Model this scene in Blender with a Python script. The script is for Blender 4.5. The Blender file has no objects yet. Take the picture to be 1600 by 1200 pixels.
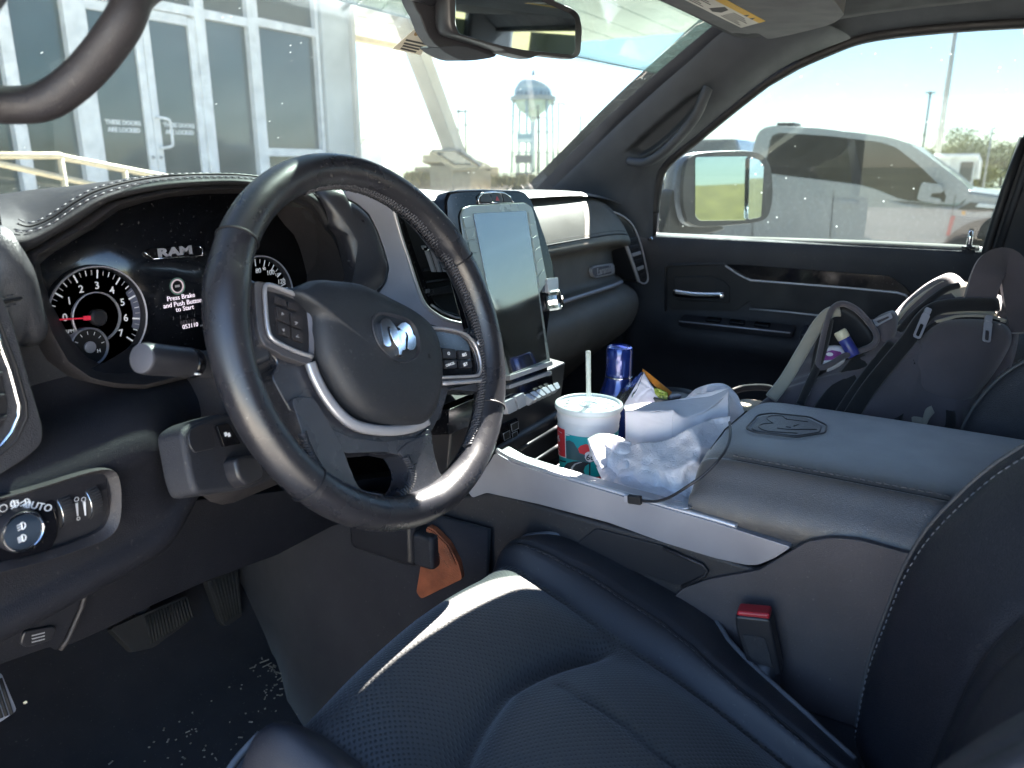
import bpy, bmesh, math, random
from mathutils import Vector as V, Matrix, noise as mnoise
R = math.radians
random.seed(7)
SC = bpy.context.scene
COL = SC.collection
# ------------------------------------------------------------------ camera, light, exposure
CAM = V((-.968, 0, 1.48)); YAW, PIT, FPX = R(59), R(15.8), 1200.0
cf = V((math.sin(YAW)*math.cos(PIT), math.cos(YAW)*math.cos(PIT), -math.sin(PIT)))
cr = V((math.cos(YAW), -math.sin(YAW), 0)); cu = cr.cross(cf)
cd = bpy.data.cameras.new('camera'); cam = bpy.data.objects.new('camera', cd); COL.objects.link(cam)
cam.location = CAM; cam.rotation_euler = cf.to_track_quat('-Z', 'Y').to_euler()
cd.sensor_width = 36; cd.lens = 36*FPX/1600; cd.clip_start = .02; cd.clip_end = 3000
cd.dof.use_dof = True; cd.dof.focus_distance = 1.0; cd.dof.aperture_fstop = 7.0
SC.camera = cam
SUN = V((.67, .114, .70)).normalized()
W = bpy.data.worlds.new('World'); SC.world = W; W.use_nodes = True
wn = W.node_tree.nodes; wl = W.node_tree.links
sky = wn.new('ShaderNodeTexSky'); sky.sky_type = 'NISHITA'; sky.sun_disc = False
sky.sun_elevation = math.asin(SUN.z); sky.sun_rotation = math.atan2(SUN.x, SUN.y)
sky.air_density = 1.0; sky.dust_density = .25; sky.ozone_density = 3.0
wn['Background'].inputs['Strength'].default_value = .05
wl.new(sky.outputs['Color'], wn['Background'].inputs['Color'])
sl = bpy.data.lights.new('sun', 'SUN'); sl.energy = 5.0; sl.angle = R(.55); sl.color = (1, .95, .86)
so = bpy.data.objects.new('sun', sl); COL.objects.link(so); so.rotation_euler = (-SUN).to_track_quat('-Z', 'Y').to_euler()
SC.view_settings.view_transform = 'Standard'; SC.view_settings.look = 'None'
SC.view_settings.gamma = 1; SC.view_settings.use_curve_mapping = False
SC.view_settings.exposure = 4.1
SC.render.engine = 'CYCLES'
SC.cycles.max_bounces = 10; SC.cycles.transparent_max_bounces = 16; SC.cycles.caustics_reflective = False; SC.cycles.caustics_refractive = False
SC.cycles.use_denoising = True; SC.cycles.sample_clamp_indirect = 6

# ------------------------------------------------------------------ helpers: points
def ray(px, py): return cf + cr*((px-800)/FPX) - cu*((py-600)/FPX)
def U(px, py, X=None, Y=None, Z=None):
    d = ray(px, py)
    t = (X-CAM.x)/d.x if X is not None else (Y-CAM.y)/d.y if Y is not None else (Z-CAM.z)/d.z
    return CAM + d*t
class Frame:
    "a flat working plane in the cab: origin, two unit axes, normal"
    def __init__(s, o, ex, ey):
        s.o = V(o); s.ex = V(ex).normalized(); s.n = s.ex.cross(V(ey)).normalized(); s.ey = s.n.cross(s.ex)
    def pt(s, u, v, w=0): return s.o + s.ex*u + s.ey*v + s.n*w
    def uv(s, px, py, w=0):
        d = ray(px, py); t = (s.o + s.n*w - CAM).dot(s.n)/d.dot(s.n); q = CAM + d*t - s.o
        return (q.dot(s.ex), q.dot(s.ey))
    def trace(s, pts, w=0): return [s.uv(a, b, w) for a, b in pts]
    def off(s, w): return Frame(s.pt(0, 0, w), s.ex, s.ey)
def spl(pts, n=5, closed=True):
    "Catmull-Rom through points of any dimension"
    P = [tuple(p) for p in pts]; out = []; m = len(P)
    for i in range(m if closed else m-1):
        if closed: a, b, c, d = P[i-1], P[i], P[(i+1) % m], P[(i+2) % m]
        else: a, b, c, d = P[max(i-1, 0)], P[i], P[i+1], P[min(i+2, m-1)]
        for k in range(n):
            t = k/n
            out.append(tuple(.5*(2*y+(z-x)*t+(2*x-5*y+4*z-w)*t*t+(3*y-x-3*z+w)*t**3) for x, y, z, w in zip(a, b, c, d)))
    if not closed: out.append(P[-1])
    return out
def rrect(w, h, r, n=4, cx=0, cy=0):
    out = []
    for sx, sy, a0 in ((1, 1, 0), (-1, 1, 90), (-1, -1, 180), (1, -1, 270)):
        for k in range(n+1):
            a = R(a0+90*k/n); out.append((cx+sx*(w/2-r)+r*math.cos(a), cy+sy*(h/2-r)+r*math.sin(a)))
    return out
def rnd(poly, r, n=3):
    "round the corners of a 2D polygon by r"
    out = []; m = len(poly)
    for i in range(m):
        p = V(poly[i]).to_2d(); a = V(poly[i-1]).to_2d()-p; b = V(poly[(i+1) % m]).to_2d()-p
        q = min(r, a.length*.45, b.length*.45); A = p+a.normalized()*q; B = p+b.normalized()*q
        for k in range(n+1):
            t = k/n; out.append(tuple(A*(1-t)**2 + p*2*t*(1-t) + B*t*t))
    return out
def circ(r, n=32, cx=0, cy=0, ry=None): return [(cx+r*math.cos(2*math.pi*k/n), cy+(ry or r)*math.sin(2*math.pi*k/n)) for k in range(n)]

# ------------------------------------------------------------------ helpers: objects
def tag(o, label=None, cat=None, group=None, kind=None):
    if label: o['label'] = label
    if cat: o['category'] = cat
    if group: o['group'] = group
    if kind: o['kind'] = kind
    return o
def thing(name, label, cat, loc=(0, 0, 0), group=None):
    o = bpy.data.objects.new(name, None); o.empty_display_size = .05; COL.objects.link(o); o.location = loc
    return tag(o, label, cat, group)
def wloc(o):
    p = V((0, 0, 0))
    while o is not None: p = p + o.location; o = o.parent
    return p
def obj(name, verts, faces, m, parent=None, smooth=True, bev=0, seg=2, sub=0, sharp=None, solid=0, kind=None):
    me = bpy.data.meshes.new(name); me.from_pydata([tuple(v) for v in verts], [], faces)
    b = bmesh.new(); b.from_mesh(me); bmesh.ops.remove_doubles(b, verts=b.verts, dist=1e-6); bmesh.ops.recalc_face_normals(b, faces=b.faces); b.to_mesh(me); b.free()
    for mm in (m if isinstance(m, (list, tuple)) else [m]): me.materials.append(mm)
    if smooth:
        me.shade_smooth()
        if sharp: me.set_sharp_from_angle(angle=R(sharp))
    o = bpy.data.objects.new(name, me); COL.objects.link(o)
    if parent is not None: o.parent = parent; o.location = -wloc(parent)
    if solid:
        s = o.modifiers.new('solid', 'SOLIDIFY'); s.thickness = abs(solid); s.offset = 1 if solid > 0 else -1
    if bev:
        s = o.modifiers.new('bevel', 'BEVEL'); s.width = bev; s.segments = seg; s.limit_method = 'ANGLE'; s.angle_limit = R(35); s.harden_normals = True; s.use_clamp_overlap = True
    if sub:
        s = o.modifiers.new('sub', 'SUBSURF'); s.levels = sub; s.render_levels = sub
    if kind: o['kind'] = kind
    return o
class MB:
    "collects several shapes into one mesh"
    def __init__(s): s.v = []; s.f = []
    def add(s, v, f):
        k = len(s.v); s.v += [V(p) for p in v]; s.f += [tuple(i+k for i in q) for q in f]; return s
    def build(s, name, m, parent=None, **k): return obj(name, s.v, s.f, m, parent, **k)
def g_plate(fr, poly, w0, w1, top=1.0):
    n = len(poly); cx = sum(p[0] for p in poly)/n; cy = sum(p[1] for p in poly)/n
    v = [fr.pt(x, y, w0) for x, y in poly] + [fr.pt(cx+(x-cx)*top, cy+(y-cy)*top, w1) for x, y in poly]
    f = [tuple(range(n-1, -1, -1)), tuple(range(n, 2*n))] + [(i, (i+1) % n, n+(i+1) % n, n+i) for i in range(n)]
    return v, f
def plate(name, fr, poly, w0, w1, m, parent=None, bev=.002, **k):
    v, f = g_plate(fr, poly, w0, w1); return obj(name, v, f, m, parent, bev=bev, sharp=k.pop('sharp', 40), **k)
def pillow(name, fr, poly, w0, prof, m, parent=None, c=None, **k):
    "poly outline raised through rings: prof = [(scale, w), ...], closing at the centre"
    n = len(poly); cx, cy = c or (sum(p[0] for p in poly)/n, sum(p[1] for p in poly)/n)
    v = [fr.pt(x, y, w0) for x, y in poly]; f = [tuple(range(n-1, -1, -1))]
    for j, (s, w) in enumerate(prof):
        v += [fr.pt(cx+(x-cx)*s, cy+(y-cy)*s, w) for x, y in poly]
        f += [(j*n+i, j*n+(i+1) % n, (j+1)*n+(i+1) % n, (j+1)*n+i) for i in range(n)]
    L = len(v); v.append(fr.pt(cx, cy, prof[-1][1]+k.pop('tip', 0))); b = len(prof)*n
    f += [(b+i, b+(i+1) % n, L) for i in range(n)]
    return obj(name, v, f, m, parent, sharp=k.pop('sharp', 50), **k)
def ring(name, fr, outer, inner, w0, w1, m, parent=None, wi0=None, wi1=None, **k):
    "frame with an opening (outer and inner have equal counts)"
    n = len(outer); wi0 = w0 if wi0 is None else wi0; wi1 = w1 if wi1 is None else wi1
    v = [fr.pt(x, y, w0) for x, y in outer]+[fr.pt(x, y, w1) for x, y in outer]+[fr.pt(x, y, wi1) for x, y in inner]+[fr.pt(x, y, wi0) for x, y in inner]
    f = [(a*n+i, a*n+(i+1) % n, b*n+(i+1) % n, b*n+i) for a, b in ((0, 1), (1, 2), (2, 3), (3, 0)) for i in range(n)]
    return obj(name, v, f, m, parent, bev=k.pop('bev', .0015), sharp=k.pop('sharp', 40), **k)
def g_loft(rows, cu_=False, cv_=False, caps=False):
    n = len(rows[0]); v = [p for r in rows for p in r]; f = []
    for j in range(len(rows)-(0 if cv_ else 1)):
        for i in range(n-(0 if cu_ else 1)):
            a = j*n; b = ((j+1) % len(rows))*n; f.append((a+i, a+(i+1) % n, b+(i+1) % n, b+i))
    if caps: f += [tuple(range(n-1, -1, -1)), tuple(range(len(v)-n, len(v)))]
    return v, f
def loft(name, rows, m, parent=None, cu_=False, cv_=False, caps=False, **k):
    v, f = g_loft(rows, cu_, cv_, caps); return obj(name, v, f, m, parent, **k)
def g_tube(path, rad, n=8, sec=None, up=None, closed=False):
    P = [V(p) for p in path]; m = len(P); rows = []; side = None
    for i in range(m):
        a = P[i-1] if (i or closed) else P[i]; b = P[(i+1) % m] if (i < m-1 or closed) else P[i]
        t = (b-a).normalized()
        if side is None:
            u0 = V(up) if up else (V((0, 0, 1)) if abs(t.z) < .9 else V((0, 1, 0))); side = t.cross(u0).normalized()
        else:
            if up: side = t.cross(V(up)).normalized()
            else: side = (side - t*side.dot(t)).normalized()
        u2 = side.cross(t); r = rad[i] if isinstance(rad, (list, tuple)) else rad
        S = sec or circ(1, n); rows.append([P[i]+side*(x*r)+u2*(y*r) for x, y in S])
    return g_loft(rows, True, closed, not closed)
def tube(name, path, rad, m, parent=None, n=8, sec=None, up=None, closed=False, **k):
    v, f = g_tube(path, rad, n, sec, up, closed); return obj(name, v, f, m, parent, **k)
def g_lathe(prof, o, ax=(0, 0, 1), n=32, loop=False):
    ax = V(ax).normalized(); a = ax.orthogonal().normalized(); b = ax.cross(a)
    rows = [[V(o)+ax*z+(a*math.cos(2*math.pi*k/n)+b*math.sin(2*math.pi*k/n))*max(r, 1e-4) for k in range(n)] for r, z in prof]
    return g_loft(rows, True, loop, not loop)
def lathe(name, prof, o, m, parent=None, ax=(0, 0, 1), n=32, **k):
    v, f = g_lathe(prof, o, ax, n, k.pop('loop', False)); return obj(name, v, f, m, parent, sharp=k.pop('sharp', 35), **k)
def g_box(c, s, rot=None):
    x, y, z = (V(s)/2); M = rot or Matrix.Identity(3)
    v = [V(c)+M @ V((a*x, b*y, d*z)) for d in (-1, 1) for a, b in ((-1, -1), (1, -1), (1, 1), (-1, 1))]
    return v, [(3, 2, 1, 0), (4, 5, 6, 7)]+[(i, (i+1) % 4, 4+(i+1) % 4, 4+i) for i in range(4)]
def box(name, c, s, m, parent=None, rot=None, bev=.004, **k):
    v, f = g_box(c, s, rot); return obj(name, v, f, m, parent, bev=bev, sharp=40, **k)
def rotm(rx=0, ry=0, rz=0): return Matrix.Rotation(R(rz), 3, 'Z') @ Matrix.Rotation(R(ry), 3, 'Y') @ Matrix.Rotation(R(rx), 3, 'X')
DG = None
def text(name, s, fr, u, v, size, m, parent=None, w=.0006, ext=.0003, rot=0, align='CENTER', sx=1.0, bold=0):
    c = bpy.data.curves.new(name, 'FONT'); c.body = s; c.size = size; c.align_x = align; c.align_y = 'CENTER'; c.extrude = ext; c.offset = bold; c.resolution_u = 3
    t = bpy.data.objects.new(name, c); COL.objects.link(t)
    dg = bpy.context.evaluated_depsgraph_get(); me = bpy.data.meshes.new_from_object(t.evaluated_get(dg)); bpy.data.objects.remove(t); bpy.data.curves.remove(c)
    ca, sa = math.cos(R(rot)), math.sin(R(rot))
    for q in me.vertices:
        x, y, z = q.co; x *= sx; q.co = fr.pt(u+x*ca-y*sa, v+x*sa+y*ca, w+z)
    me.materials.append(m); o = bpy.data.objects.new(name, me); COL.objects.link(o)
    if parent is not None: o.parent = parent; o.location = -wloc(parent)
    return o
def stitches(name, path, m, parent, ln=.0045, gap=.003, r=.0006, off=(0, 0, 0)):
    "thread: a row of short raised stitches along a path"
    P = [V(p)+V(off) for p in path]; mb = MB(); acc = 0; on = True; cur = [P[0]]
    for a, b in zip(P, P[1:]):
        L = (b-a).length; t = 0
        if L < 1e-7: continue
        while t < L:
            need = (ln if on else gap)-acc; st = min(need, L-t); t += st; acc += st
            q = a+(b-a)*(t/L)
            if on: cur.append(q)
            if acc >= (ln if on else gap)-1e-9:
                if on and len(cur) > 1: mb.add(*g_tube([cur[0], cur[-1]], r, 4))
                on = not on; acc = 0; cur = [q]
    return mb.build(name, m, parent, kind=None)
def copy_tree(o, parent=None):
    c = o.copy(); COL.objects.link(c)
    if parent is not None: c.parent = parent
    for ch in list(o.children): copy_tree(ch, c)
    return c

# ------------------------------------------------------------------ materials
def _mat(name):
    m = bpy.data.materials.new(name); m.use_nodes = True; nt = m.node_tree; return m, nt, nt.nodes['Principled BSDF'], nt.nodes, nt.links
def mat(name, col, rough=.5, metal=0, grain=0, gscale=500, gkind='voronoi', spec=.5, coat=0, var=.15, vscale=9, rvar=.12, sheen=0, dust=0, trans=0, ior=None, croughv=.08):
    m, nt, b, N, L = _mat(name)
    tc = N.new('ShaderNodeTexCoord'); n1 = N.new('ShaderNodeTexNoise'); n1.inputs['Scale'].default_value = vscale; n1.inputs['Detail'].default_value = 5
    L.new(tc.outputs['Object'], n1.inputs['Vector'])
    rp = N.new('ShaderNodeMapRange'); rp.inputs[1].default_value = .3; rp.inputs[2].default_value = .7; rp.inputs[3].default_value = 1-var; rp.inputs[4].default_value = 1+var
    L.new(n1.outputs['Fac'], rp.inputs[0])
    mx = N.new('ShaderNodeVectorMath'); mx.operation = 'SCALE'; mx.inputs[0].default_value = col[:3]; L.new(rp.outputs[0], mx.inputs['Scale'])
    out = mx.outputs[0]
    if dust:
        n3 = N.new('ShaderNodeTexNoise'); n3.inputs['Scale'].default_value = 260; n3.inputs['Detail'].default_value = 2; L.new(tc.outputs['Object'], n3.inputs['Vector'])
        d2 = N.new('ShaderNodeMapRange'); d2.inputs[1].default_value = .66; d2.inputs[2].default_value = .78; d2.inputs[4].default_value = dust; L.new(n3.outputs['Fac'], d2.inputs[0])
        mm = N.new('ShaderNodeMixRGB'); mm.inputs[2].default_value = (.35, .33, .3, 1); L.new(d2.outputs[0], mm.inputs[0]); L.new(out, mm.inputs[1]); out = mm.outputs[0]
    L.new(out, b.inputs['Base Color'])
    rr = N.new('ShaderNodeMapRange'); rr.inputs[1].default_value = .3; rr.inputs[2].default_value = .7; rr.inputs[3].default_value = max(.02, rough-rvar*rough); rr.inputs[4].default_value = min(1, rough+rvar*rough*1.5)
    n2 = N.new('ShaderNodeTexNoise'); n2.inputs['Scale'].default_value = 23; n2.inputs['Detail'].default_value = 6; L.new(tc.outputs['Object'], n2.inputs['Vector'])
    L.new(n2.outputs['Fac'], rr.inputs[0]); L.new(rr.outputs[0], b.inputs['Roughness'])
    b.inputs['Metallic'].default_value = metal; b.inputs['Specular IOR Level'].default_value = spec; b.inputs['Coat Weight'].default_value = coat; b.inputs['Coat Roughness'].default_value = croughv
    if sheen: b.inputs['Sheen Weight'].default_value = sheen; b.inputs['Sheen Roughness'].default_value = .5
    if ior: b.inputs['IOR'].default_value = ior
    if trans: b.inputs['Transmission Weight'].default_value = trans
    if grain:
        if gkind == 'voronoi':
            g = N.new('ShaderNodeTexVoronoi'); g.feature = 'DISTANCE_TO_EDGE'; g.inputs['Scale'].default_value = gscale; go = g.outputs['Distance']
            wv = N.new('ShaderNodeTexNoise'); wv.inputs['Scale'].default_value = gscale*.6; L.new(tc.outputs['Object'], wv.inputs['Vector'])
            ad = N.new('ShaderNodeVectorMath'); ad.operation = 'MULTIPLY_ADD'; ad.inputs[1].default_value = (1.2/gscale,)*3; L.new(wv.outputs['Color'], ad.inputs[0]); L.new(tc.outputs['Object'], ad.inputs[2]); L.new(ad.outputs[0], g.inputs['Vector'])
            pw = N.new('ShaderNodeMapRange'); pw.inputs[1].default_value = 0; pw.inputs[2].default_value = .35; L.new(go, pw.inputs[0]); go = pw.outputs[0]
        else:
            g = N.new('ShaderNodeTexNoise'); g.inputs['Scale'].default_value = gscale; g.inputs['Detail'].default_value = 4; go = g.outputs['Fac']; L.new(tc.outputs['Object'], g.inputs['Vector'])
        bp = N.new('ShaderNodeBump'); bp.inputs['Strength'].default_value = grain; bp.inputs['Distance'].default_value = .35/gscale
        L.new(go, bp.inputs['Height']); L.new(bp.outputs[0], b.inputs['Normal'])
    return m
def emit(name, col, s):
    m, nt, b, N, L = _mat(name); b.inputs['Base Color'].default_value = (*col, 1); b.inputs['Emission Color'].default_value = (*col, 1); b.inputs['Emission Strength'].default_value = s; b.inputs['Roughness'].default_value = .6
    return m
def glass(name, tint, dirt=.05, dcol=(.75, .8, .78), spec=1.0, band=None, rough=0.0, specks=.5):
    "see-through pane: tinted transparency, fresnel reflection, a film of dust with specks"
    m, nt, b, N, L = _mat(name); N.remove(b); out = N['Material Output']
    tr = N.new('ShaderNodeBsdfTransparent'); tr.inputs[0].default_value = (*tint, 1)
    gl = N.new('ShaderNodeBsdfGlossy'); gl.inputs['Roughness'].default_value = rough; gl.inputs[0].default_value = (spec, spec, spec, 1)
    lw = N.new('ShaderNodeLayerWeight'); lw.inputs[0].default_value = .5; pw = N.new('ShaderNodeMath'); pw.operation = 'POWER'; pw.inputs[1].default_value = 5; L.new(lw.outputs['Facing'], pw.inputs[0])
    fr = N.new('ShaderNodeMath'); fr.operation = 'MULTIPLY_ADD'; fr.inputs[1].default_value = .48; fr.inputs[2].default_value = .018; L.new(pw.outputs[0], fr.inputs[0])
    m1 = N.new('ShaderNodeMixShader'); L.new(fr.outputs[0], m1.inputs[0]); L.new(tr.outputs[0], m1.inputs[1]); L.new(gl.outputs[0], m1.inputs[2])
    df = N.new('ShaderNodeBsdfDiffuse'); df.inputs[0].default_value = (*dcol, 1); tl = N.new('ShaderNodeBsdfTranslucent'); tl.inputs[0].default_value = (*dcol, 1)
    dm = N.new('ShaderNodeMixShader'); L.new(df.outputs[0], dm.inputs[1]); L.new(tl.outputs[0], dm.inputs[2])
    tc = N.new('ShaderNodeTexCoord'); n1 = N.new('ShaderNodeTexNoise'); n1.inputs['Scale'].default_value = 5; n1.inputs['Detail'].default_value = 8; n1.inputs['Roughness'].default_value = .65; L.new(tc.outputs['Object'], n1.inputs['Vector'])
    r1 = N.new('ShaderNodeMapRange'); r1.inputs[1].default_value = .3; r1.inputs[2].default_value = .75; r1.inputs[3].default_value = dirt*.45; r1.inputs[4].default_value = dirt*1.6; L.new(n1.outputs['Fac'], r1.inputs[0])
    n2 = N.new('ShaderNodeTexVoronoi'); n2.inputs['Scale'].default_value = 38; L.new(tc.outputs['Object'], n2.inputs['Vector'])
    n3 = N.new('ShaderNodeTexNoise'); n3.inputs['Scale'].default_value = 9; L.new(tc.outputs['Object'], n3.inputs['Vector'])
    r2 = N.new('ShaderNodeMapRange'); r2.inputs[1].default_value = .09; r2.inputs[2].default_value = .04; r2.inputs[4].default_value = specks; L.new(n2.outputs['Distance'], r2.inputs[0])
    r3 = N.new('ShaderNodeMapRange'); r3.inputs[1].default_value = .52; r3.inputs[2].default_value = .62; L.new(n3.outputs['Fac'], r3.inputs[0])
    mu = N.new('ShaderNodeMath'); mu.operation = 'MULTIPLY'; L.new(r2.outputs[0], mu.inputs[0]); L.new(r3.outputs[0], mu.inputs[1])
    ad = N.new('ShaderNodeMath'); ad.operation = 'ADD'; ad.use_clamp = True; L.new(r1.outputs[0], ad.inputs[0]); L.new(mu.outputs[0], ad.inputs[1])
    m2 = N.new('ShaderNodeMixShader'); L.new(ad.outputs[0], m2.inputs[0]); L.new(m1.outputs[0], m2.inputs[1]); L.new(dm.outputs[0], m2.inputs[2])
    L.new(m2.outputs[0], out.inputs['Surface'])
    return m
def leather_perf(name, col, axis_scale=230):
    "leather with rows of fine punched holes"
    m, nt, b, N, L = _mat(name); tc = N.new('ShaderNodeTexCoord')
    mp = N.new('ShaderNodeMapping'); mp.inputs['Rotation'].default_value = (0, 0, R(45)); L.new(tc.outputs['Object'], mp.inputs['Vector'])
    fl = N.new('ShaderNodeVectorMath'); fl.operation = 'MULTIPLY'; fl.inputs[1].default_value = (1, 1, 0); L.new(mp.outputs[0], fl.inputs[0])
    g = N.new('ShaderNodeTexVoronoi'); g.voronoi_dimensions = '2D'; g.inputs['Scale'].default_value = axis_scale; g.inputs['Randomness'].default_value = .08; L.new(fl.outputs[0], g.inputs['Vector'])
    h = N.new('ShaderNodeMapRange'); h.inputs[1].default_value = .16; h.inputs[2].default_value = .34; L.new(g.outputs['Distance'], h.inputs[0])
    mx = N.new('ShaderNodeMixRGB'); mx.inputs[1].default_value = (.003, .003, .004, 1); mx.inputs[2].default_value = (*col, 1); L.new(h.outputs[0], mx.inputs[0]); L.new(mx.outputs[0], b.inputs['Base Color'])
    v2 = N.new('ShaderNodeTexVoronoi'); v2.feature = 'DISTANCE_TO_EDGE'; v2.inputs['Scale'].default_value = 420; L.new(tc.outputs['Object'], v2.inputs['Vector'])
    n0 = N.new('ShaderNodeTexNoise'); n0.inputs['Scale'].default_value = 30; n0.inputs['Detail'].default_value = 6; L.new(tc.outputs['Object'], n0.inputs['Vector'])
    ad = N.new('ShaderNodeMath'); ad.operation = 'MULTIPLY_ADD'; ad.inputs[1].default_value = .5; L.new(v2.outputs['Distance'], ad.inputs[0]); L.new(h.outputs[0], ad.inputs[2])
    bp = N.new('ShaderNodeBump'); bp.inputs['Strength'].default_value = .55; bp.inputs['Distance'].default_value = .0009; L.new(ad.outputs[0], bp.inputs['Height']); L.new(bp.outputs[0], b.inputs['Normal'])
    rr = N.new('ShaderNodeMapRange'); rr.inputs[3].default_value = .44; rr.inputs[4].default_value = .64; b.inputs['Specular IOR Level'].default_value = .5; b.inputs['Sheen Weight'].default_value = .35; b.inputs['Sheen Roughness'].default_value = .45; L.new(n0.outputs['Fac'], rr.inputs[0]); L.new(rr.outputs[0], b.inputs['Roughness'])
    return m
M = dict(
 leather=mat('black_leather', (.034, .034, .039), .42, grain=.4, gscale=800, dust=.10, spec=.8),
 leather_soft=mat('black_leather_smooth', (.030, .030, .037), .30, grain=.25, gscale=900, dust=.1, spec=.7),
 spoke=mat('spoke_leather', (.034, .035, .043), .26, grain=.12, gscale=900, coat=.45, dust=.1, spec=.8, croughv=.22),
 hoodpad=mat('shaded_hood_leather', (.022, .022, .025), .62, grain=.35, gscale=800, dust=.25, spec=.3),  # pad leather darkened, its shade put into the colour
 wheel=mat('wheel_leather', (.018, .018, .022), .28, grain=.16, gscale=900, dust=.25, spec=.6, rvar=.3),
 pad=mat('soft_dash_pad', (.044, .044, .050), .48, grain=.35, gscale=800, dust=.2),
 lowplastic=mat('shaded_lower_plastic', (.010, .0105, .015), .6, grain=.4, gscale=640, dust=.08, spec=.3),  # plastic darkened to paint the shade on the lower panels
 plastic=mat('grained_dark_plastic', (.021, .022, .028), .55, grain=.5, gscale=640, dust=.12),
 plastic2=mat('warm_dark_plastic', (.026, .0235, .026), .5, grain=.35, gscale=560, dust=.2),
 hard=mat('smooth_dark_plastic', (.02, .02, .024), .38, dust=.1),
 black=mat('matt_black', (.006, .006, .008), .6),
 gloss=mat('piano_black', (.006, .006, .008), .10, spec=.3, dust=.22),
 silver=mat('satin_silver_trim', (.48, .475, .50), .36, metal=.55, grain=.08, gscale=900, gkind='noise', dust=.04),
 steel=mat('brushed_grey_trim', (.40, .40, .45), .40, metal=.3, grain=.06, gscale=700, gkind='noise', dust=.05),
 chrome=mat('chrome', (.75, .76, .78), .07, metal=1, var=.03),
 rubber=mat('pedal_rubber', (.028, .027, .027), .7, grain=.3, gscale=500),
 carpet=mat('dark_carpet', (.018, .018, .024), .95, grain=1, gscale=900, gkind='noise', sheen=.12, dust=.12),
 headliner=mat('headliner_fabric', (.024, .028, .034), .9, grain=.4, gscale=1200, gkind='noise'),
 pillar=mat('pillar_trim', (.034, .039, .048), .6, grain=.4, gscale=700),
 white=emit('printed_white', (.7, .72, .75), .012),
 dimwhite=mat('grey_print', (.4, .4, .42), .6),
 thread=mat('grey_thread', (.11, .11, .125), .6),
 darkthread=mat('dark_thread', (.05, .05, .058), .5),
 red=mat('red_plastic', (.42, .02, .03), .35),
)
# ------------------------------------------------------------------ outside: ground, hill, building, trucks, far things
def resamp(poly, n):
    P = [V(p) for p in poly]; L = [0]
    for i in range(len(P)): L.append(L[-1]+(P[(i+1) % len(P)]-P[i]).length)
    out = []; j = 0
    for k in range(n):
        s = L[-1]*k/n
        while L[j+1] < s: j += 1
        t = (s-L[j])/max(L[j+1]-L[j], 1e-9); out.append(tuple(P[j].lerp(P[(j+1) % len(P)], t)))
    return out
def polar(poly, c, n, a0=0):
    out = []
    for k in range(n):
        a = a0+2*math.pi*k/n; d = V((math.cos(a), math.sin(a))); best = 0
        for p, q in zip(poly, poly[1:]+poly[:1]):
            p = V(p)-V(c); e = V(q)-V(c)-p; den = d.x*e.y-d.y*e.x
            if abs(den) < 1e-12: continue
            t = (p.x*e.y-p.y*e.x)/den; s = (p.x*d.y-p.y*d.x)/den
            if -1e-6 <= s <= 1+1e-6 and t > best: best = t
        out.append((c[0]+d.x*best, c[1]+d.y*best))
    return out
MO = dict(
 asphalt=mat('lot_concrete', (.50, .45, .39), .9, grain=.6, gscale=40, gkind='noise', var=.2, vscale=.7),
 paint=mat('lot_line_paint', (.75, .74, .7), .8),
 grass=mat('dry_grass', (.135, .115, .035), .95, grain=1, gscale=9, gkind='noise', var=.35, vscale=1.2),
 hill=mat('far_ground', (.16, .17, .11), 1, var=.3, vscale=.02),
 slab=mat('walkway_concrete', (.42, .40, .36), .9, grain=.4, gscale=60, gkind='noise'),
 alu=mat('white_aluminium', (.84, .85, .84), .45),
 cladding=mat('white_cladding', (.62, .64, .62), .6, vscale=2),
 cream=mat('cream_paint', (.66, .56, .38), .5),
 beige=mat('beige_steel', (.66, .63, .56), .55, vscale=2),
 tan=mat('tan_concrete', (.50, .42, .29), .9, grain=.4, gscale=50, gkind='noise'),
 pane=mat('storefront_glass', (.030, .062, .068), .06, spec=.8, var=.25, vscale=1.2),
 dark=mat('dark_grey_paint', (.05, .055, .062), .3, coat=.5),
 galv=mat('galvanised_steel', (.33, .34, .35), .5, metal=.4),
 wood=mat('weathered_pole', (.10, .085, .07), .9),
 tank=mat('tank_paint', (.52, .60, .60), .5, vscale=.2),
 tankdark=mat('tank_dark_print', (.10, .18, .26), .5),
 tankblue=mat('tank_blue_print', (.30, .42, .50), .5),
 paint_grey=mat('grey_car_paint', (.33, .34, .345), .25, metal=.25, coat=.8, var=.03),
 tyre=mat('tyre_rubber', (.012, .012, .013), .8),
 headlamp=mat('lamp_lens', (.55, .56, .58), .1, spec=.8),
 amber=mat('amber_lens', (.8, .35, .03), .2),
 lred=mat('red_gloss', (.5, .02, .03), .25),
 bark=mat('bark', (.08, .06, .045), .95, grain=.8, gscale=20, gkind='noise'),
 leaf=mat('yellow_green_leaves', (.25, .235, .04), .6, var=.5, vscale=1.5),
 leaf2=mat('olive_leaves', (.14, .155, .035), .6, var=.5, vscale=1.5),
 drygrass=mat('straw_grass', (.36, .29, .12), .9, var=.4, vscale=3),
)
tag(obj('ground', [(-1500, -1500, -.03), (1500, -1500, -.03), (1500, 1500, -.03), (-1500, 1500, -.03)], [(0, 1, 2, 3)], MO['hill']), kind='structure')
tag(obj('parking_lot', [(-30, -26, 0), (60, -26, 0), (60, 60, 0), (-30, 60, 0)], [(0, 1, 2, 3)], MO['asphalt']), kind='structure')
mb = MB()
for k in range(7): mb.add(*g_box((1.5+k*2.9, -.6, .004), (.11, 5.2, .004)))
tag(mb.build('lot_markings', MO['paint'], smooth=False), kind='structure')
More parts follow.
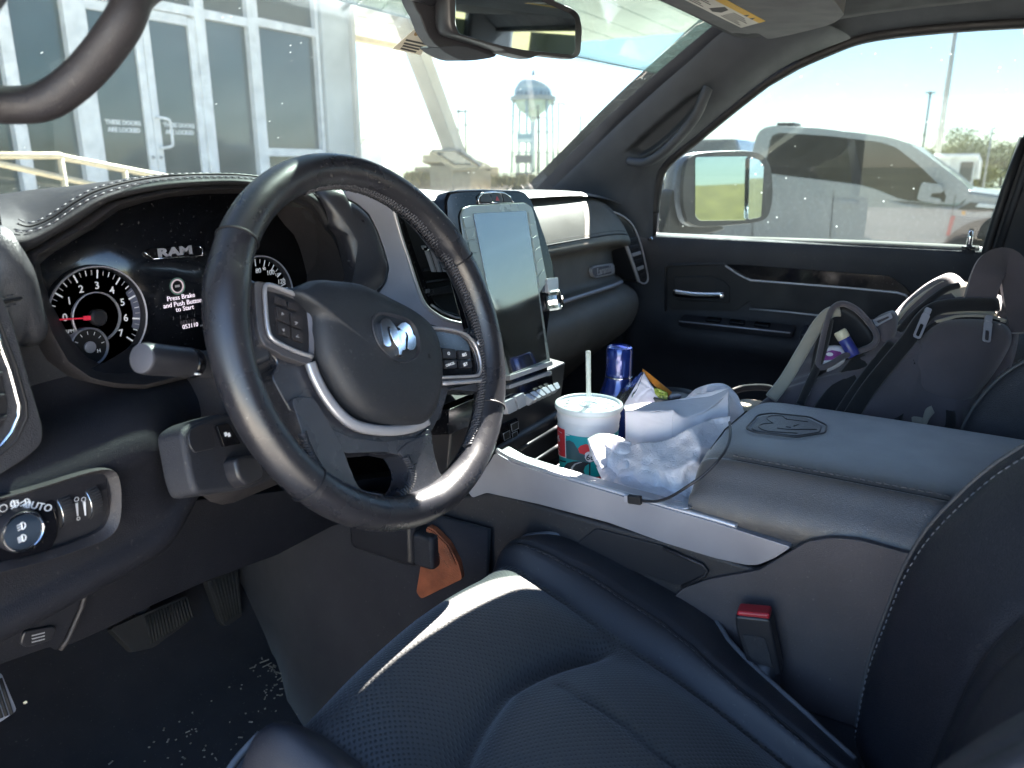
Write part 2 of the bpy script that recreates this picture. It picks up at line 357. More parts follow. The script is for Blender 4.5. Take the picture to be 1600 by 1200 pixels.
# grass bank behind the truck, seen in the door mirror
rows = []
for i in range(13):
    y = -27-i*4.5; rows.append([(x, y+1.2*mnoise.noise((x*.05, y*.1, 3)), -.03+4.0*(1-math.cos(min(1, i/9)*math.pi))/2+.35*mnoise.noise((x*.06, y*.08, 0))) for x in range(-140, 181, 8)])
tag(loft('grass_bank', rows, MO['grass'], sub=1), kind='structure')
rows = []
for i, (dst, h) in enumerate(((250, 0), (300, 4.5), (380, 8.2), (520, 9))):
    rows.append([(dst*math.cos(R(a)), dst*math.sin(R(a)), -.1+h*(1+.12*mnoise.noise((a*.11, i, 1)))) for a in range(-60, 121, 3)])
tag(loft('hills', rows, MO['hill']), kind='structure')
tag(box('walkway_slab', (2, 9.0, .36), (19, 4.4, .72), MO['slab'], bev=.02), kind='structure')

# ---- storefront
FF = Frame((0, 8, 0), (1, 0, 0), (0, 0, 1))
def fx(px, py=150): return FF.uv(px, py)[0]
def fz(px, py): return FF.uv(px, py)[1]
sf = thing('storefront', 'pale storefront with white framed glass doors seen through the windshield', 'building', (4, 8, .72))
zt, ztop, zl = 3.16, 6.4, .72
mull = [(-3.6, .1), (-2.0, .1), (-.5, .1), (1.1, .1), (2.4, .1), (3.21, .12), (3.86, .15), (5.37, .13), (6.14, .16), (7.22, .05)]
for x, w in mull: box('mullion', FF.pt(x, (zl+ztop)/2), (w, .12, ztop-zl), MO['alu'], sf, bev=.006)
for (a, wa), (b, wb) in zip(mull, mull[1:]):
    for z in ((zt, 4.75) if a != 6.14 else (zt+.03, 4.75, 1.66)):
        box('transom', FF.pt((a+wa/2+b-wb/2)/2, z), (b-a-wa/2-wb/2-.002, .10, .10), MO['alu'], sf, bev=.006)
    lv = [zl, zt, 4.75, ztop] if a != 6.14 else [zl, 1.66, zt+.03, 4.75, ztop]
    for z0, z1 in zip(lv, lv[1:]):
        if a == 3.86 and z0 == zl: continue
        box('pane', FF.pt((a+b)/2, (z0+z1)/2, -.03), (b-a-.02, .02, z1-z0-.02), MO['pane'], sf, bev=0)
def door_leaf(x0, x1, hs, words):
    d = box('door', FF.pt((x0+x1)/2, zl+.14, .012), (x1-x0, .05, .24), MO['alu'], sf, bev=.006)
    for x in (x0+.045, x1-.045): box('stile', FF.pt(x, (zl+zt)/2+.1, .012), (.09, .05, zt-zl-.35), MO['alu'], d, bev=.006)
    box('top_rail', FF.pt((x0+x1)/2, zt-.11, .012), (x1-x0-.182, .048, .1), MO['alu'], d, bev=.006)
    box('door_pane', FF.pt((x0+x1)/2, (zl+zt)/2+.08, 0), (x1-x0-.16, .015, zt-zl-.36), MO['pane'], d, bev=0)
    fw = FF.off(.012)
    for i, s in enumerate(words): text('door_lettering', s, fw, (x0+x1)/2+.01, 1.93-i*.075, .062, MO['alu'], d, ext=.001, bold=.003)
    if hs:
        p = [FF.pt(hs, 2.0, .04), FF.pt(hs, 2.0, .1), FF.pt(hs+.08, 1.98, .13), FF.pt(hs+.1, 1.93, .13), FF.pt(hs+.1, 1.75, .13), FF.pt(hs+.08, 1.7, .13), FF.pt(hs, 1.68, .1), FF.pt(hs, 1.68, .04)]
        tube('pull_handle', spl(p, 3, False), .016, MO['alu'], d)
    lathe('lock_cylinder', [(.018, 0), (.018, .012), (.012, .016)], FF.pt((x1 if not hs else x0)+(-.045 if not hs else .045), 1.58, .037), MO['galv'], d, ax=(0, -1, 0), n=12)
door_leaf(3.94, 4.625, 0, ['THESE DOORS', 'ARE LOCKED'])
door_leaf(4.632, 5.30, 4.68, ['THESE DOORS', 'ARE LOCKED'])
box('corner_pier', FF.pt(7.53, 3.55, -.4), (.52, 1.0, 5.7), MO['cladding'], sf, bev=.01)
box('pier_trim', FF.pt(7.83, 3.55, -.2), (.08, .7, 5.7), MO['beige'], sf, bev=.01)
box('parapet', FF.pt(2.0, ztop+.5, -.3), (11.6, .8, 1.0), MO['cladding'], sf, bev=.02)
box('interior_wall', FF.pt(2, 3.55, -2.4), (11, .2, 5.7), MO['dark'], sf, bev=0)
# ---- canopy on a slanted column
cn = thing('entrance_canopy', 'flat entrance canopy with ribbed beige underside beyond the storefront corner', 'canopy', (12, 8, 4.2))
for k in range(24):
    y = 3.2+k*.385; box('soffit_panel', (12.1, y, 4.25+.012*(k % 2)), (8.2, .365, .06), MO['cladding'], cn, bev=.008)
box('roof_deck', (12.1, 7.65, 4.5), (8.4, 9.5, .3), MO['cladding'], cn, bev=.02)
box('fascia', (12.1, 12.5, 4.36), (8.6, .16, .44), MO['cream'], cn, bev=.02)
A = V((10.25, 9, 4.22)); B = V((11.86, 9, 1.72)); dv = (B-A).normalized()
sc_ = thing('slanted_column', 'pale slanted column leaning from the canopy onto a tan block', 'column', B)
tube('shaft', [A, B], .135, MO['beige'], sc_, sec=[(-1, -1.2), (1, -1.2), (1, 1.2), (-1, 1.2)], up=(0, 1, 0), smooth=False, bev=.02)
tube('rib', [A+V((.15, -.08, 0)), B+V((.15, -.08, 0))], .05, MO['cream'], sc_, sec=[(-1, -1), (1, -1), (1, 1), (-1, 1)], up=(0, 1, 0), smooth=False)
box('base_plate', B+V((.05, 0, -.08)), (.75, .7, .06), MO['galv'], sc_, rot=rotm(0, 22, 0), bev=.01)
pd = thing('concrete_pedestal', 'tan concrete block under the foot of the slanted column', 'pedestal', (12.2, 9.2, 0))
box('block', (12.35, 9.3, .74), (1.3, 1.2, 1.47), MO['tan'], pd, bev=.03)
box('sloped_top', (12.2, 9.2, 1.53), (1.0, 1.0, .16), MO['cream'], pd, bev=.03, rot=rotm(0, 12, 0))
kb = thing('meter_box', 'small tan box with a sloped glass top beside the slanted column', 'kiosk', (10.9, 8.4, 0))
box('cabinet', (10.85, 8.4, .75), (.6, .5, 1.5), MO['tan'], kb, bev=.02)
box('sloped_panel', (10.85, 8.32, 1.58), (.75, .6, .07), MO['cream'], kb, rot=rotm(28, 0, 0), bev=.01)
box('glass_panel', (10.85, 8.30, 1.625), (.55, .42, .02), MO['pane'], kb, rot=rotm(28, 0, 0), bev=.004)
# ---- handrail
hr = thing('handrail', 'cream painted pipe handrail on the walkway before the glass doors', 'handrail', U(95, 260, Y=6.35))
def hp(px, py): return U(px, py, Y=6.35)
top = [hp(-260, 243), hp(92, 243), hp(100, 246), hp(260, 277), hp(420, 308)]
tube('top_rail', top, .028, MO['cream'], hr, n=10)
tube('mid_rail', [hp(-260, 238+0), hp(0, 256), hp(140, 287), hp(300, 325)], .024, MO['cream'], hr, n=10)
for px, py in ((95, 246), (195, 265), (-60, 243)):
    p = hp(px, py); tube('post', [p, V((p.x, p.y, .0))], .026, MO['cream'], hr, n=10)
# ---- low things beyond
def spt(px, py, s): return CAM+ray(px, py)*s
def base(px, py, s):
    p = spt(px, py, s); return V((p.x, p.y, 0))
wt = thing('water_tower', 'white water tower with a round tank on tall legs on the skyline', 'water tower', base(833, 150, 200))
c = spt(833, 153, 200)
tk = lathe('tank', [(.6, 5.2), (2.2, 5.0), (3.7, 4.0), (4.7, 2.4), (5.0, .4), (4.9, -.8), (4.2, -2.4), (2.6, -3.7), (1.2, -4.6), (.7, -6)], c, MO['tank'], wt, n=40)
lathe('lettering_band', [(4.42, 2.85), (4.9, 1.75), (5.03, .4), (5.06, -.3), (4.9, -.35), (4.9, 1.7)], c, MO['tankblue'], wt, n=40)
lathe('finial', [(.5, 5.1), (.4, 6.0), (.1, 6.8)], c, MO['galv'], wt, n=10)
lathe('walkway_ring', [(5.0, -.75), (6.0, -.75), (6.0, .3), (5.9, .3), (5.9, -.6), (5.0, -.6)], c, MO['galv'], wt, n=40)
for k in range(6):
    a = R(60*k+12); q = c+V((5.2*math.cos(a), 5.2*math.sin(a), -.6)); tube('tower_leg', [q, V((q.x+.5*math.cos(a), q.y+.5*math.sin(a), 0))], .33, MO['tank'], wt, n=8)
tube('riser', [c+V((0, 0, -5)), V((c.x, c.y, 0))], .7, MO['tank'], wt, n=12)
for z in (c.z-8.5, c.z-13.5):
    tube('brace_ring', [V((c.x+5.3*math.cos(R(60*k+12)), c.y+5.3*math.sin(R(60*k+12)), z)) for k in range(6)], .12, MO['tank'], wt, n=6, closed=True)
for i, (wd, hh) in enumerate(((.55, 1.5), (.28, 1.6), (.5, 1.4), (.22, 1.6), (.22, 1.6), (.6, 1.5), (.3, 1.5), (.55, 1.5))):
    a = (i-3.5)*.26; hd_ = V((cf.x, cf.y, 0)).normalized(); q = c+(cr*math.sin(a)-hd_*math.cos(a))*5.02+V((0, 0, .7)); f2 = Frame(q, cr*math.cos(a)+hd_*math.sin(a), (0, 0, 1))
    plate('tank_marking', f2, [(-wd, -hh*.45), (wd, -hh*.45), (wd*.8, hh*.45), (-wd*.6, hh*.45)], 0, .06, MO['tankdark'], wt, bev=0)
bb = thing('billboard', 'blue and white billboard on posts below the water tower', 'billboard', base(820, 230, 150))
p = spt(820, 216, 150); bf = Frame(p, cr, (0, 0, 1))
plate('sign_panel', bf, rrect(3.1, 1.7, .05), -.1, .1, MO['tankblue'], bb, bev=.02)
plate('white_strip', bf, [(-1.4, -.75), (1.4, -.75), (1.4, -.1), (-1.4, -.1)], .1, .13, MO['alu'], bb, bev=0)
for u in (-1.1, 1.1): tube('post', [bf.pt(u, -.8), V((bf.pt(u, 0).x, bf.pt(u, 0).y, 0))], .12, MO['galv'], bb)
rs = thing('roadside_sign', 'dark two-panel roadside sign beyond the lot under the tower', 'sign', base(818, 280, 60))
rf = Frame(spt(818, 255, 60), cr, (0, 0, 1))
plate('upper_panel', rf, [(-.65, .0), (.65, .0), (.65, .62), (-.65, .62)], -.05, .05, MO['dark'], rs, bev=.01)
plate('lower_panel', rf, [(-.65, -1.0), (.65, -1.0), (.65, -.7), (-.65, -.7)], -.05, .05, MO['dark'], rs, bev=.01)
for u in (-.55, .55): tube('post', [rf.pt(u, .6, -.06), V((rf.pt(u, 0, -.06).x, rf.pt(u, 0, -.06).y, 0))], .05, MO['galv'], rs)
def pole(name, label, cat, px, ytop, s, rad, m, arms=(), head=None, group=None):
    t = thing(name, label, cat, base(px, ytop, s), group); p = spt(px, ytop, s)
    tube('shaft', [V((p.x, p.y, 0)), p], [rad, rad*.75], m, t, n=8)
    for dz, L in arms: box('crossarm', p+V((0, 0, -dz)), (L, .12, .12), MO['wood'] if m is MO['wood'] else m, t, rot=Matrix.Rotation(-YAW, 3, 'Z'), bev=0)
    if head:
        for sx in head:
            q = p+cr*sx; tube('arm', [p, p.lerp(q, .5)+V((0, 0, .1)), q], rad*.4, m, t, n=6); box('lamp_head', q+V((0, 0, -.04)), (.7, .35, .14), m, t, rot=Matrix.Rotation(-YAW, 3, 'Z'), bev=.03)
    return t
pole('utility_pole', 'dark utility pole with crossarms left of the water tower', 'utility pole', 727, 170, 110, .16, MO['wood'], ((.4, 2.4), (2.2, 2.0)))
pole('utility_pole', 'thinner utility pole just left of the double-arm pole by the slanted column', 'utility pole', 716, 170, 120, .13, MO['wood'], ((.3, 1.6),))
pole('utility_pole', 'dark thin pole standing in front of the water tower legs', 'utility pole', 841, 164, 95, .12, MO['wood'], ((1.5, 1.8),))
pole('light_pole', 'tall light pole with a flat T head right of the water tower', 'light pole', 873, 162, 90, .13, MO['galv'], (), (-.7, .7))
pole('light_pole', 'shorter light pole with two raised lamp heads nearest the windshield pillar', 'light pole', 907, 182, 105, .15, MO['galv'], (), (-1.1, 1.1))
pole('light_pole', 'tallest light pole standing behind the grey pickup hood', 'light pole', 1497, 20, 36, .14, MO['beige'], (), (-.9, .9))
pole('light_pole', 'thin light pole with a flat head above the grey pickup windshield', 'light pole', 1454, 144, 70, .12, MO['galv'], (), (0,))
pole('antenna_mast', 'slim mast rising in front of the yellow green trees', 'mast', 1551, 200, 45, .05, MO['galv'])
wire = MB()
for (a, b) in (((540, 160), (718, 172)), ((540, 166), (727, 174)), ((727, 172), (840, 166))):
    P0, P1 = spt(*a, 110), spt(*b, 110); wire.add(*g_tube([P0.lerp(P1, t/8)+V((0, 0, -1.2*4*(t/8)*(1-t/8))) for t in range(9)], .03, 4))
tag(wire.build('power_line', MO['wood']), 'thin power lines strung between the utility poles', 'power line')
tr = thing('white_trailer', 'small white roofed trailer beyond the storefront corner', 'trailer', base(578, 250, 45))
tfm = Frame(spt(578, 243, 45), cr, (0, 0, 1))
v, f = g_plate(tfm, [(-.75, -.9), (.75, -.9), (.75, .45), (-.75, .45)], -2, 0); obj('trailer_body', v, f, MO['cladding'], tr, bev=.04)
v, f = g_plate(tfm, [(-.85, .45), (.85, .45), (.8, .62), (-.8, .62)], -2.1, .1); obj('trailer_roof', v, f, MO['alu'], tr, bev=.03)
for u in (-.45, .45): lathe('wheel', [(.3, -.1), (.3, .1), (.15, .12)], tfm.pt(u, -1.15, -.4), MO['tyre'], tr, ax=tuple(tfm.n), n=16)
# ---- grass tufts and trees
def tuft(name, label, px0, px1, py, s, h, m, n=900, kind='stuff'):
    mb = MB(); rg = random.Random(px0)
    for k in range(n):
        p = spt(px0+(px1-px0)*rg.random(), py, s*(1+.12*rg.random())); p.z = max(0, p.z-.1)
        a = rg.random()*6.28; w = .03+.03*rg.random(); hh = h*(.4+.6*rg.random()); d = V((math.cos(a), math.sin(a), 0)); l = V((rg.uniform(-.3, .3), rg.uniform(-.3, .3), 1))*hh
        mb.add([p-d*w, p+d*w, p+l], [(0, 1, 2)])
    return tag(mb.build(name, m, smooth=False), kind=kind)
tuft('dry_grass', '', 634, 700, 283, 14, .32, MO['drygrass'])
tuft('dry_grass', '', 770, 930, 292, 14, .38, MO['drygrass'], 1500)
def tree(label, px, pyt, s, crown_r, m, rg, shrub=False, group='trees beyond the parking lot'):
    t = thing('tree', label, 'tree', base(px, pyt, s), group); top = spt(px, pyt, s); g = V((top.x, top.y, 0)); H = top.z
    limbs = [[g, g+V((0, 0, H*.5)), g+V((.1, 0, H*.8))]]; ends = []
    for k in range(9):
        a = rg.random()*6.28; z0 = H*rg.uniform(.25, .6); q = g+V((math.cos(a), math.sin(a), 0))*crown_r*rg.uniform(.4, .9)+V((0, 0, z0+H*rg.uniform(.1, .35)))
        limbs.append([g+V((0, 0, z0)), (g+V((0, 0, z0))).lerp(q, .5)+V((0, 0, .2)), q]); ends += [q, limbs[-1][1]]
    mb = MB()
    for i, l in enumerate(limbs): mb.add(*g_tube(l, [.14 if i == 0 else .06, .1 if i == 0 else .04, .03], 6))
    mb.build('trunk', MO['bark'], t)
    mb = MB(); ends += [g+V((0, 0, H*.85)), g+V((0, 0, H*.7))]
    for e in ends:
        for b in range(7):
            cc = e+V([rg.gauss(0, .34)*crown_r for _ in range(3)])*.75
            cc.z = min(max(cc.z, H*.18), H)
            for q in range(26):
                p = cc+V([rg.gauss(0, .15)*crown_r for _ in range(3)]); d = V([rg.gauss(0, 1) for _ in range(3)]).normalized(); e2 = d.orthogonal().normalized()*rg.uniform(.05, .11); d = d*rg.uniform(.07, .16)
                mb.add([p-e2*.6, p+d, p+e2*.6, p-d], [(0, 1, 2, 3)])
    mb.build('crown', m, t, smooth=False)
rg = random.Random(4)
for px, py, s, r, m, lab in ((1478, 232, 60, 1.6, 'leaf', 'low yellow green tree just right of the thin light pole'), (1512, 207, 62, 2.3, 'leaf', 'largest yellow green tree with feathery top behind the grey pickup hood'), (1540, 228, 58, 2.0, 'leaf2', 'olive tree beside the slim mast'), (1572, 232, 60, 2.0, 'leaf', 'yellow green tree partly behind the door pillar'), (1525, 262, 48, 1.2, 'leaf', 'low bushy yellow tree under the largest tree'), (1600, 225, 64, 2.2, 'leaf2', 'olive tree farthest right behind the door pillar'), (551, 186, 70, 1.9, 'leaf2', 'olive tree just past the storefront corner')):
    tree(lab, px, py, s, r, MO[m], rg)
sh = thing('guard_booth', 'white booth with a curved roof beside the trees', 'booth', base(1505, 280, 30))
bfm = Frame(spt(1505, 255, 30), cr, (0, 0, 1))
v, f = g_plate(bfm, [(-.5, -1.7), (.5, -1.7), (.5, .25), (-.5, .25)], -1, 0); obj('booth_wall', v, f, MO['cladding'], sh, bev=.02)
v, f = g_plate(bfm, [(-.62, .2), (.42, .2), (.56, .05), (.6, -.6), (.68, -.6), (.66, .1), (.5, .36), (-.62, .36)], -1.1, .12); obj('booth_roof', v, f, MO['alu'], sh)
plate('booth_window', bfm, [(-.1, -.7), (.4, -.7), (.4, .05), (-.1, .05)], 0, .02, MO['dark'], sh, bev=.004)

# ---- pickups across the lot
G_car = glass('tinted_car_glass', (.025, .032, .05), .0005, spec=.45, specks=.0)
def pickup(name, label, PF, cab, win, belt_lo, wheels, paint, width=1.9):
    t = thing(name, label, 'pickup truck', PF.pt(0, 0, -width/2))
    low = rnd(belt_lo, .06); v, f = g_plate(PF, low, -width+.008, -.008); obj('body', v, f, paint, t, bev=.05, seg=3, sharp=40)
    cc_ = (sum(p[0] for p in win)/len(win)-.15, sum(p[1] for p in win)/len(win)+.02)
    o = polar(rnd(cab, .12), cc_, 120); i = polar(rnd(win, .07), cc_, 120)
    inn = lambda ps, w: [(x, y) for x, y in ps]
    for a, b in ((-.09, 0), (-width, -width+.09)): ring('cab_side', PF, o, i, a, b, paint, t, bev=.012)
    cx = sum(p[0] for p in o)/120
    rp = [p for p in o if p[1] > max(q[1] for q in o)-.25]; rp.sort()
    rows = [[PF.pt(x, y-.01, w) for x, y in rp] for w in (-.02, -width*.5, -width+.02)]
    loft('roof', rows, paint, t, solid=-.05)
    for w in (-.05, -width+.04): plate('side_window', PF, i, w, w+.012, G_car, t, bev=0)
    return t, o, i
PF = Frame((9.0, 0, 0), (0, -1, 0), (0, 0, 1))
T = PF.trace
cabp = T([(1172, 300), (1174, 240), (1184, 205), (1200, 196), (1270, 199), (1380, 212), (1418, 222), (1452, 245), (1520, 297), (1500, 320), (1180, 300)])
winp = T([(1192, 270), (1205, 212), (1216, 207), (1300, 213), (1375, 222), (1400, 230), (1440, 262), (1478, 300), (1478, 318), (1410, 313), (1370, 296), (1340, 288)])
zc = cabp[0][1]
lowp = [(cabp[0][0]-1.35, .55), (cabp[0][0]-1.35, zc+.02)]+[(p[0], p[1]) for p in T([(1172, 268), (1195, 272), (1340, 290), (1375, 300), (1410, 315), (1500, 322), (1508, 296), (1570, 305)])]
hx = lowp[-1][0]; lowp += [(hx+.55, lowp[-1][1]-.06), (hx+.62, .95), (hx+.6, .5), (hx+.2, .45)]
GP, o_, i_ = pickup('pickup_truck', 'grey crew cab pickup parked across the lot beyond the passenger window', PF, cabp, winp, lowp, (), MO['paint_grey'])
P_ = PF
plate('side_pillar', PF, T([(1322, 213), (1334, 215), (1349, 290), (1330, 287)]), -.05, -.03, M['black'], GP, bev=.003)
for lst in ([(1302, 298), (1296, 375), (1297, 375), (1303, 298)], [(1178, 270), (1174, 380), (1175, 380), (1179, 270)], [(1492, 305), (1478, 385), (1479, 385), (1494, 305)]):
    plate('door_gap', PF, T(lst), -.01, .004, M['black'], GP, bev=0)
plate('windshield', PF, T([(1421, 224), (1520, 299), (1514, 300), (1416, 227)]), -1.8, -.1, glass('pale_windshield', (.5, .62, .62), .3, specks=0), GP, bev=0)
hd = plate('door_handle', PF, rnd(T([(1309, 311), (1341, 314), (1340, 322), (1310, 319)]), .02), 0, .05, MO['paint_grey'], GP, bev=.012)
mr = plate('door_mirror', PF, rnd(T([(1443, 284), (1472, 288), (1476, 300), (1458, 301), (1456, 306), (1474, 310), (1470, 318), (1435, 311)]), .03), .05, .3, MO['paint_grey'], GP, bev=.03, seg=3)
plate('fender_vent', PF, T([(1495, 327), (1517, 316), (1560, 322), (1560, 330), (1520, 331)]), 0, .02, M['black'], GP, bev=.004)
plate('vent_badge', PF, T([(1530, 317), (1560, 320), (1558, 326), (1524, 323)]), .02, .03, MO['alu'], GP, bev=.003)
plate('side_marker', PF, rnd(T([(1503, 329), (1509, 330), (1508, 336), (1502, 335)]), .01), 0, .02, MO['amber'], GP, bev=.004)
plate('red_strip', PF, T([(1486, 337), (1493, 337), (1484, 368), (1478, 368)]), 0, .03, MO['lred'], GP, bev=.004)  # plain red strip on the fender side
for k in range(8): plate('fender_slat', PF, T([(1495-k*1.4, 339+k*4.2), (1552, 343+k*4.2), (1552, 345.2+k*4.2), (1494.5-k*1.4, 341.2+k*4.2)]), 0, .03, MO['galv'], GP, bev=.003)  # row of thin grey slats on the fender side
lathe('wheel_arch', [(.5, -.02), (.5, .03), (.42, .03)], PF.pt(hx-.05, .45, 0), M['black'], GP, ax=(-1, 0, 0), n=28)
for u in (hx-.05, hx-3.45):
    w = lathe('wheel', [(.4, -.3), (.4, .02), (.36, .05), (.25, .05)], PF.pt(u, .4, -.02), MO['tyre'], GP, ax=(-1, 0, 0), n=28)
    lathe('rim', [(.25, .03), (.22, .05), (.06, .04)], PF.pt(u, .4, -.02), MO['galv'], w, ax=(-1, 0, 0), n=20)
box('roof_light', PF.pt(*T([(1206, 192)])[0], -.95), (.5, .22, .09), M['black'], GP, bev=.03)
for u in T([(1270, 290), (1400, 300)]): box('seat', PF.pt(u[0]-.1, 1.25, -.6), (.5, .2, .75), M['plastic'], GP, bev=.06); box('seat', PF.pt(u[0]-.1, 1.25, -1.35), (.5, .2, .75), M['plastic'], GP, bev=.06)
# second pickup nose-on behind the door mirror
NF = Frame((11.5, 4.6, 0), (0, -1, 0), (0, 0, 1))
d2 = thing('dark_pickup', 'dark pickup facing the camera with a chrome lettered grille, seen left of the door mirror', 'pickup truck', (11.5, 4.6, 0))
v, f = g_plate(NF, rrect(2.0, 1.05, .12, cy=.98), -4.6, 0); obj('body', v, f, MO['paint_grey'], d2, bev=.06, seg=3, sharp=40)
v, f = g_plate(NF.off(-1.6), [(-.9, 1.45), (.9, 1.45), (.72, 1.95), (-.72, 1.95)], -1.8, 0); obj('cab', v, f, MO['paint_grey'], d2, bev=.06)
plate('grille_surround', NF, rrect(1.5, .30, .05, cy=1.36), 0, .05, M['chrome'], d2, bev=.012)
plate('grille', NF, rrect(1.36, .17, .03, cy=1.36), .05, .06, MO['alu'], d2, bev=.004)
text('grille_lettering', 'GMC', NF, .03, 1.36, .2, M['black'], d2, w=.061, ext=.006, sx=1.5, bold=.006)
plate('lower_grille', NF, rrect(1.4, .22, .06, cy=1.08), 0, .03, M['black'], d2, bev=.01)
plate('bumper', NF, rrect(1.95, .28, .08, cy=.68), 0, .16, MO['galv'], d2, bev=.03)
for sx in (-1, 1):
    plate('headlight', NF, rrect(.26, .26, .05, cx=.86*sx, cy=1.33), 0, .04, MO['headlamp'], d2, bev=.012)
    lathe('wheel', [(.4, -.13), (.4, .13), (.3, .15)], NF.pt(.82*sx, .4, -.9), MO['tyre'], d2, ax=(0, 1, 0), n=24)
# ------------------------------------------------------------------ truck shell: glass, pillars, roof, door, mirrors
def nframe(o, n):
    n = V(n).normalized(); ex = V((0, 0, 1)).cross(n); return Frame(o, ex, n.cross(ex))
def lerp(a, b, t): return a+(b-a)*t
def ws(s, t):
    "windshield surface, s across -1..1, t 0 base .. 1 header"
    b = V((.745*s, 1.24-.31*s*s, 1.395+.012*s*s)); h = V((.625*s, .565-.095*s*s, 1.765-.028*s*s))
    p = b.lerp(h, t); n = V((0, .42, .9)); return p+n*((.05*math.sin(math.pi*t)*(1-.6*s*s))*.5+.012)
hood = loft('hood', [[(x*(1-.02*i), 1.27+.13*i-.14*(x/.8)**2, 1.375+.035*math.sin(min(i, 6)/6*1.57)-.05*max(0, i-7)/3-.03*(x/.85)**4+(.012 if abs(abs(x)-.35) < .1 else 0)) for x in [k*.085 for k in range(-10, 11)]] for i in range(11)], mat('hood_silver_paint', (.55, .56, .57), .22, metal=.2, coat=.8, var=.02), solid=-.02, sub=1)
tag(hood, 'bright silver hood of the truck beyond the base of the windshield', 'hood')
G_ws = glass('windshield_glass', (.52, .555, .56), .010, specks=.3)
G_band = glass('shade_band_glass', (.36, .41, .40), .045, dcol=(.45, .62, .60), specks=.1)
G_side = glass('door_glass', (.395, .435, .442), .007, specks=.6)
wsh = thing('windshield', 'curved windshield with a green shade band along the top', 'windshield', (0, 1.2, 1.4))
S_ = [k/12*.965 for k in range(-12, 13)]
loft('glass', [[ws(s, t/10*.72) for s in S_] for t in range(11)], G_ws, wsh, solid=.004)
loft('shade_band', [[ws(s, .72+t/6*.28) for s in S_] for t in range(7)], G_band, wsh, solid=.004)
dots = MB()
for i in range(100):
    for j in range(5):
        s = -1+i*.02+(.01 if j % 2 else 0); c = ws(min(s, 1), .012+j*.016)+V((0, -.003, -.006)); r = .0030-.0004*j
        dots.add(*g_plate(Frame(c, (1, 0, 0), (0, -.883, .468)), circ(r, 6), 0, .0006))
dots.build('dot_band', M['black'], wsh, smooth=False, kind='stuff')
stk = thing('inspection_sticker', 'small pale paper sticker on the windshield beside the mirror housing', 'sticker', U(645, 68, Y=.7))
def wsfit(px, py):
    d = ray(px, py); q = CAM
    for i in range(600):
        q = CAM+d*(.5+i*.003); t = max(0, min(1, (q.z-1.40)/.36)); s = max(-1, min(1, q.x/(.745-.12*t))); b = ws(s, t)
        if q.y >= b.y-.02: return q
    return q
sfr = nframe(wsfit(645, 66), V((-.10, -.60, -.75)))
SPX = [(614, 76), (650, 44), (678, 54), (657, 86)]
spoly = [sfr.uv(*p) for p in SPX]
paper = mat('sticker_paper', (.62, .58, .48), .7)
plate('paper', sfr, spoly, -.0008, .0002, paper, stk, bev=0)
ink = mat('brown_print', (.30, .18, .07), .7); ink2 = mat('dark_print', (.06, .06, .06), .7)
for (x0, y0), (x1, y1) in (((634, 62), (670, 70)), ((631, 67), (667, 75)), ((629, 71), (655, 77)), ((626, 75), (650, 81))):
    q0, q1 = sfr.uv(x0, y0), sfr.uv(x1, y1); d_ = (V(q1)-V(q0)).normalized(); n__ = V((-d_.y, d_.x))*.0016
    plate('print_line', sfr, [tuple(V(q0)-n__), tuple(V(q1)-n__), tuple(V(q1)+n__), tuple(V(q0)+n__)], .0003, .0006, ink2, stk, bev=0)
e0 = sfr.uv(651, 52); plate('emblem', sfr, circ(.0045, 12, e0[0], e0[1]), .0003, .0006, ink, stk, bev=0)

# ---- pillars
def inpoly(x, y, P):
    c = False
    for (x0, y0), (x1, y1) in zip(P, P[1:]+P[:1]):
        if (y0 > y) != (y1 > y) and x < (x1-x0)*(y-y0)/(y1-y0)+x0: c = not c
    return c
def dpoly(x, y, P):
    m = 1e9
    for a, b in zip(P, P[1:]+P[:1]):
        A, B, q = V(a), V(b), V((x, y)); t = max(0, min(1, (q-A).dot(B-A)/(B-A).length_squared)); m = min(m, (A.lerp(B, t)-q).length)
    return m
Lp = [(836, 320, .745), (852, 305, .74), (905, 254, .718), (960, 200, .698), (1020, 145, .672), (1080, 93, .645), (1126, 52, .625), (1190, 12, .60)]
Rp = [(1020, 376, .79), (1022, 300, .785), (1034, 258, .778), (1085, 214, .765), (1145, 164, .752), (1196, 124, .742), (1250, 92, .73), (1330, 60, .715)]
def P3(p): return tuple(U(p[0], p[1], X=p[2]))
Lw = spl([P3(p) for p in Lp], 9, False); Rw = spl([P3(p) for p in Rp], 9, False)
rec = [(977, 236), (1030, 187), (1075, 150), (1104, 133), (1101, 150), (1090, 168), (1074, 188), (1045, 216), (1020, 236), (1005, 243)]
def proj(p):
    d = V(p)-CAM; z = d.dot(cf); return 800+FPX*d.dot(cr)/z, 600-FPX*d.dot(cu)/z
rows = []
NC = 36
for a, b in zip(Lw, Rw):
    r = []
    for k in range(NC+1):
        t = k/NC; p = V(a).lerp(V(b), t)+V((-.6, -.75, -.1)).normalized()*.038*math.sin(math.pi*t)**.8
        r.append(p)
    rows.append(r)
for r in rows:
    for k, p in enumerate(r):
        x, y = proj(p)
        dd = dpoly(x, y, rec); q = max(0, min(1, dd/7)) if inpoly(x, y, rec) else 0
        r[k] = p+(p-CAM).normalized()*(.03*q*q*(3-2*q))
ap = thing('windshield_pillar', 'dark passenger side windshield pillar with a recessed grab handle', 'pillar', (.75, .9, 1.36))
loft('pillar_trim', rows, M['pillar'], ap, sub=1)
out = [[V(p)+V((.05, .07, .03)) for p in r[::4]] for r in rows[::3]]
loft('pillar_body', out, M['black'], ap, solid=.02)
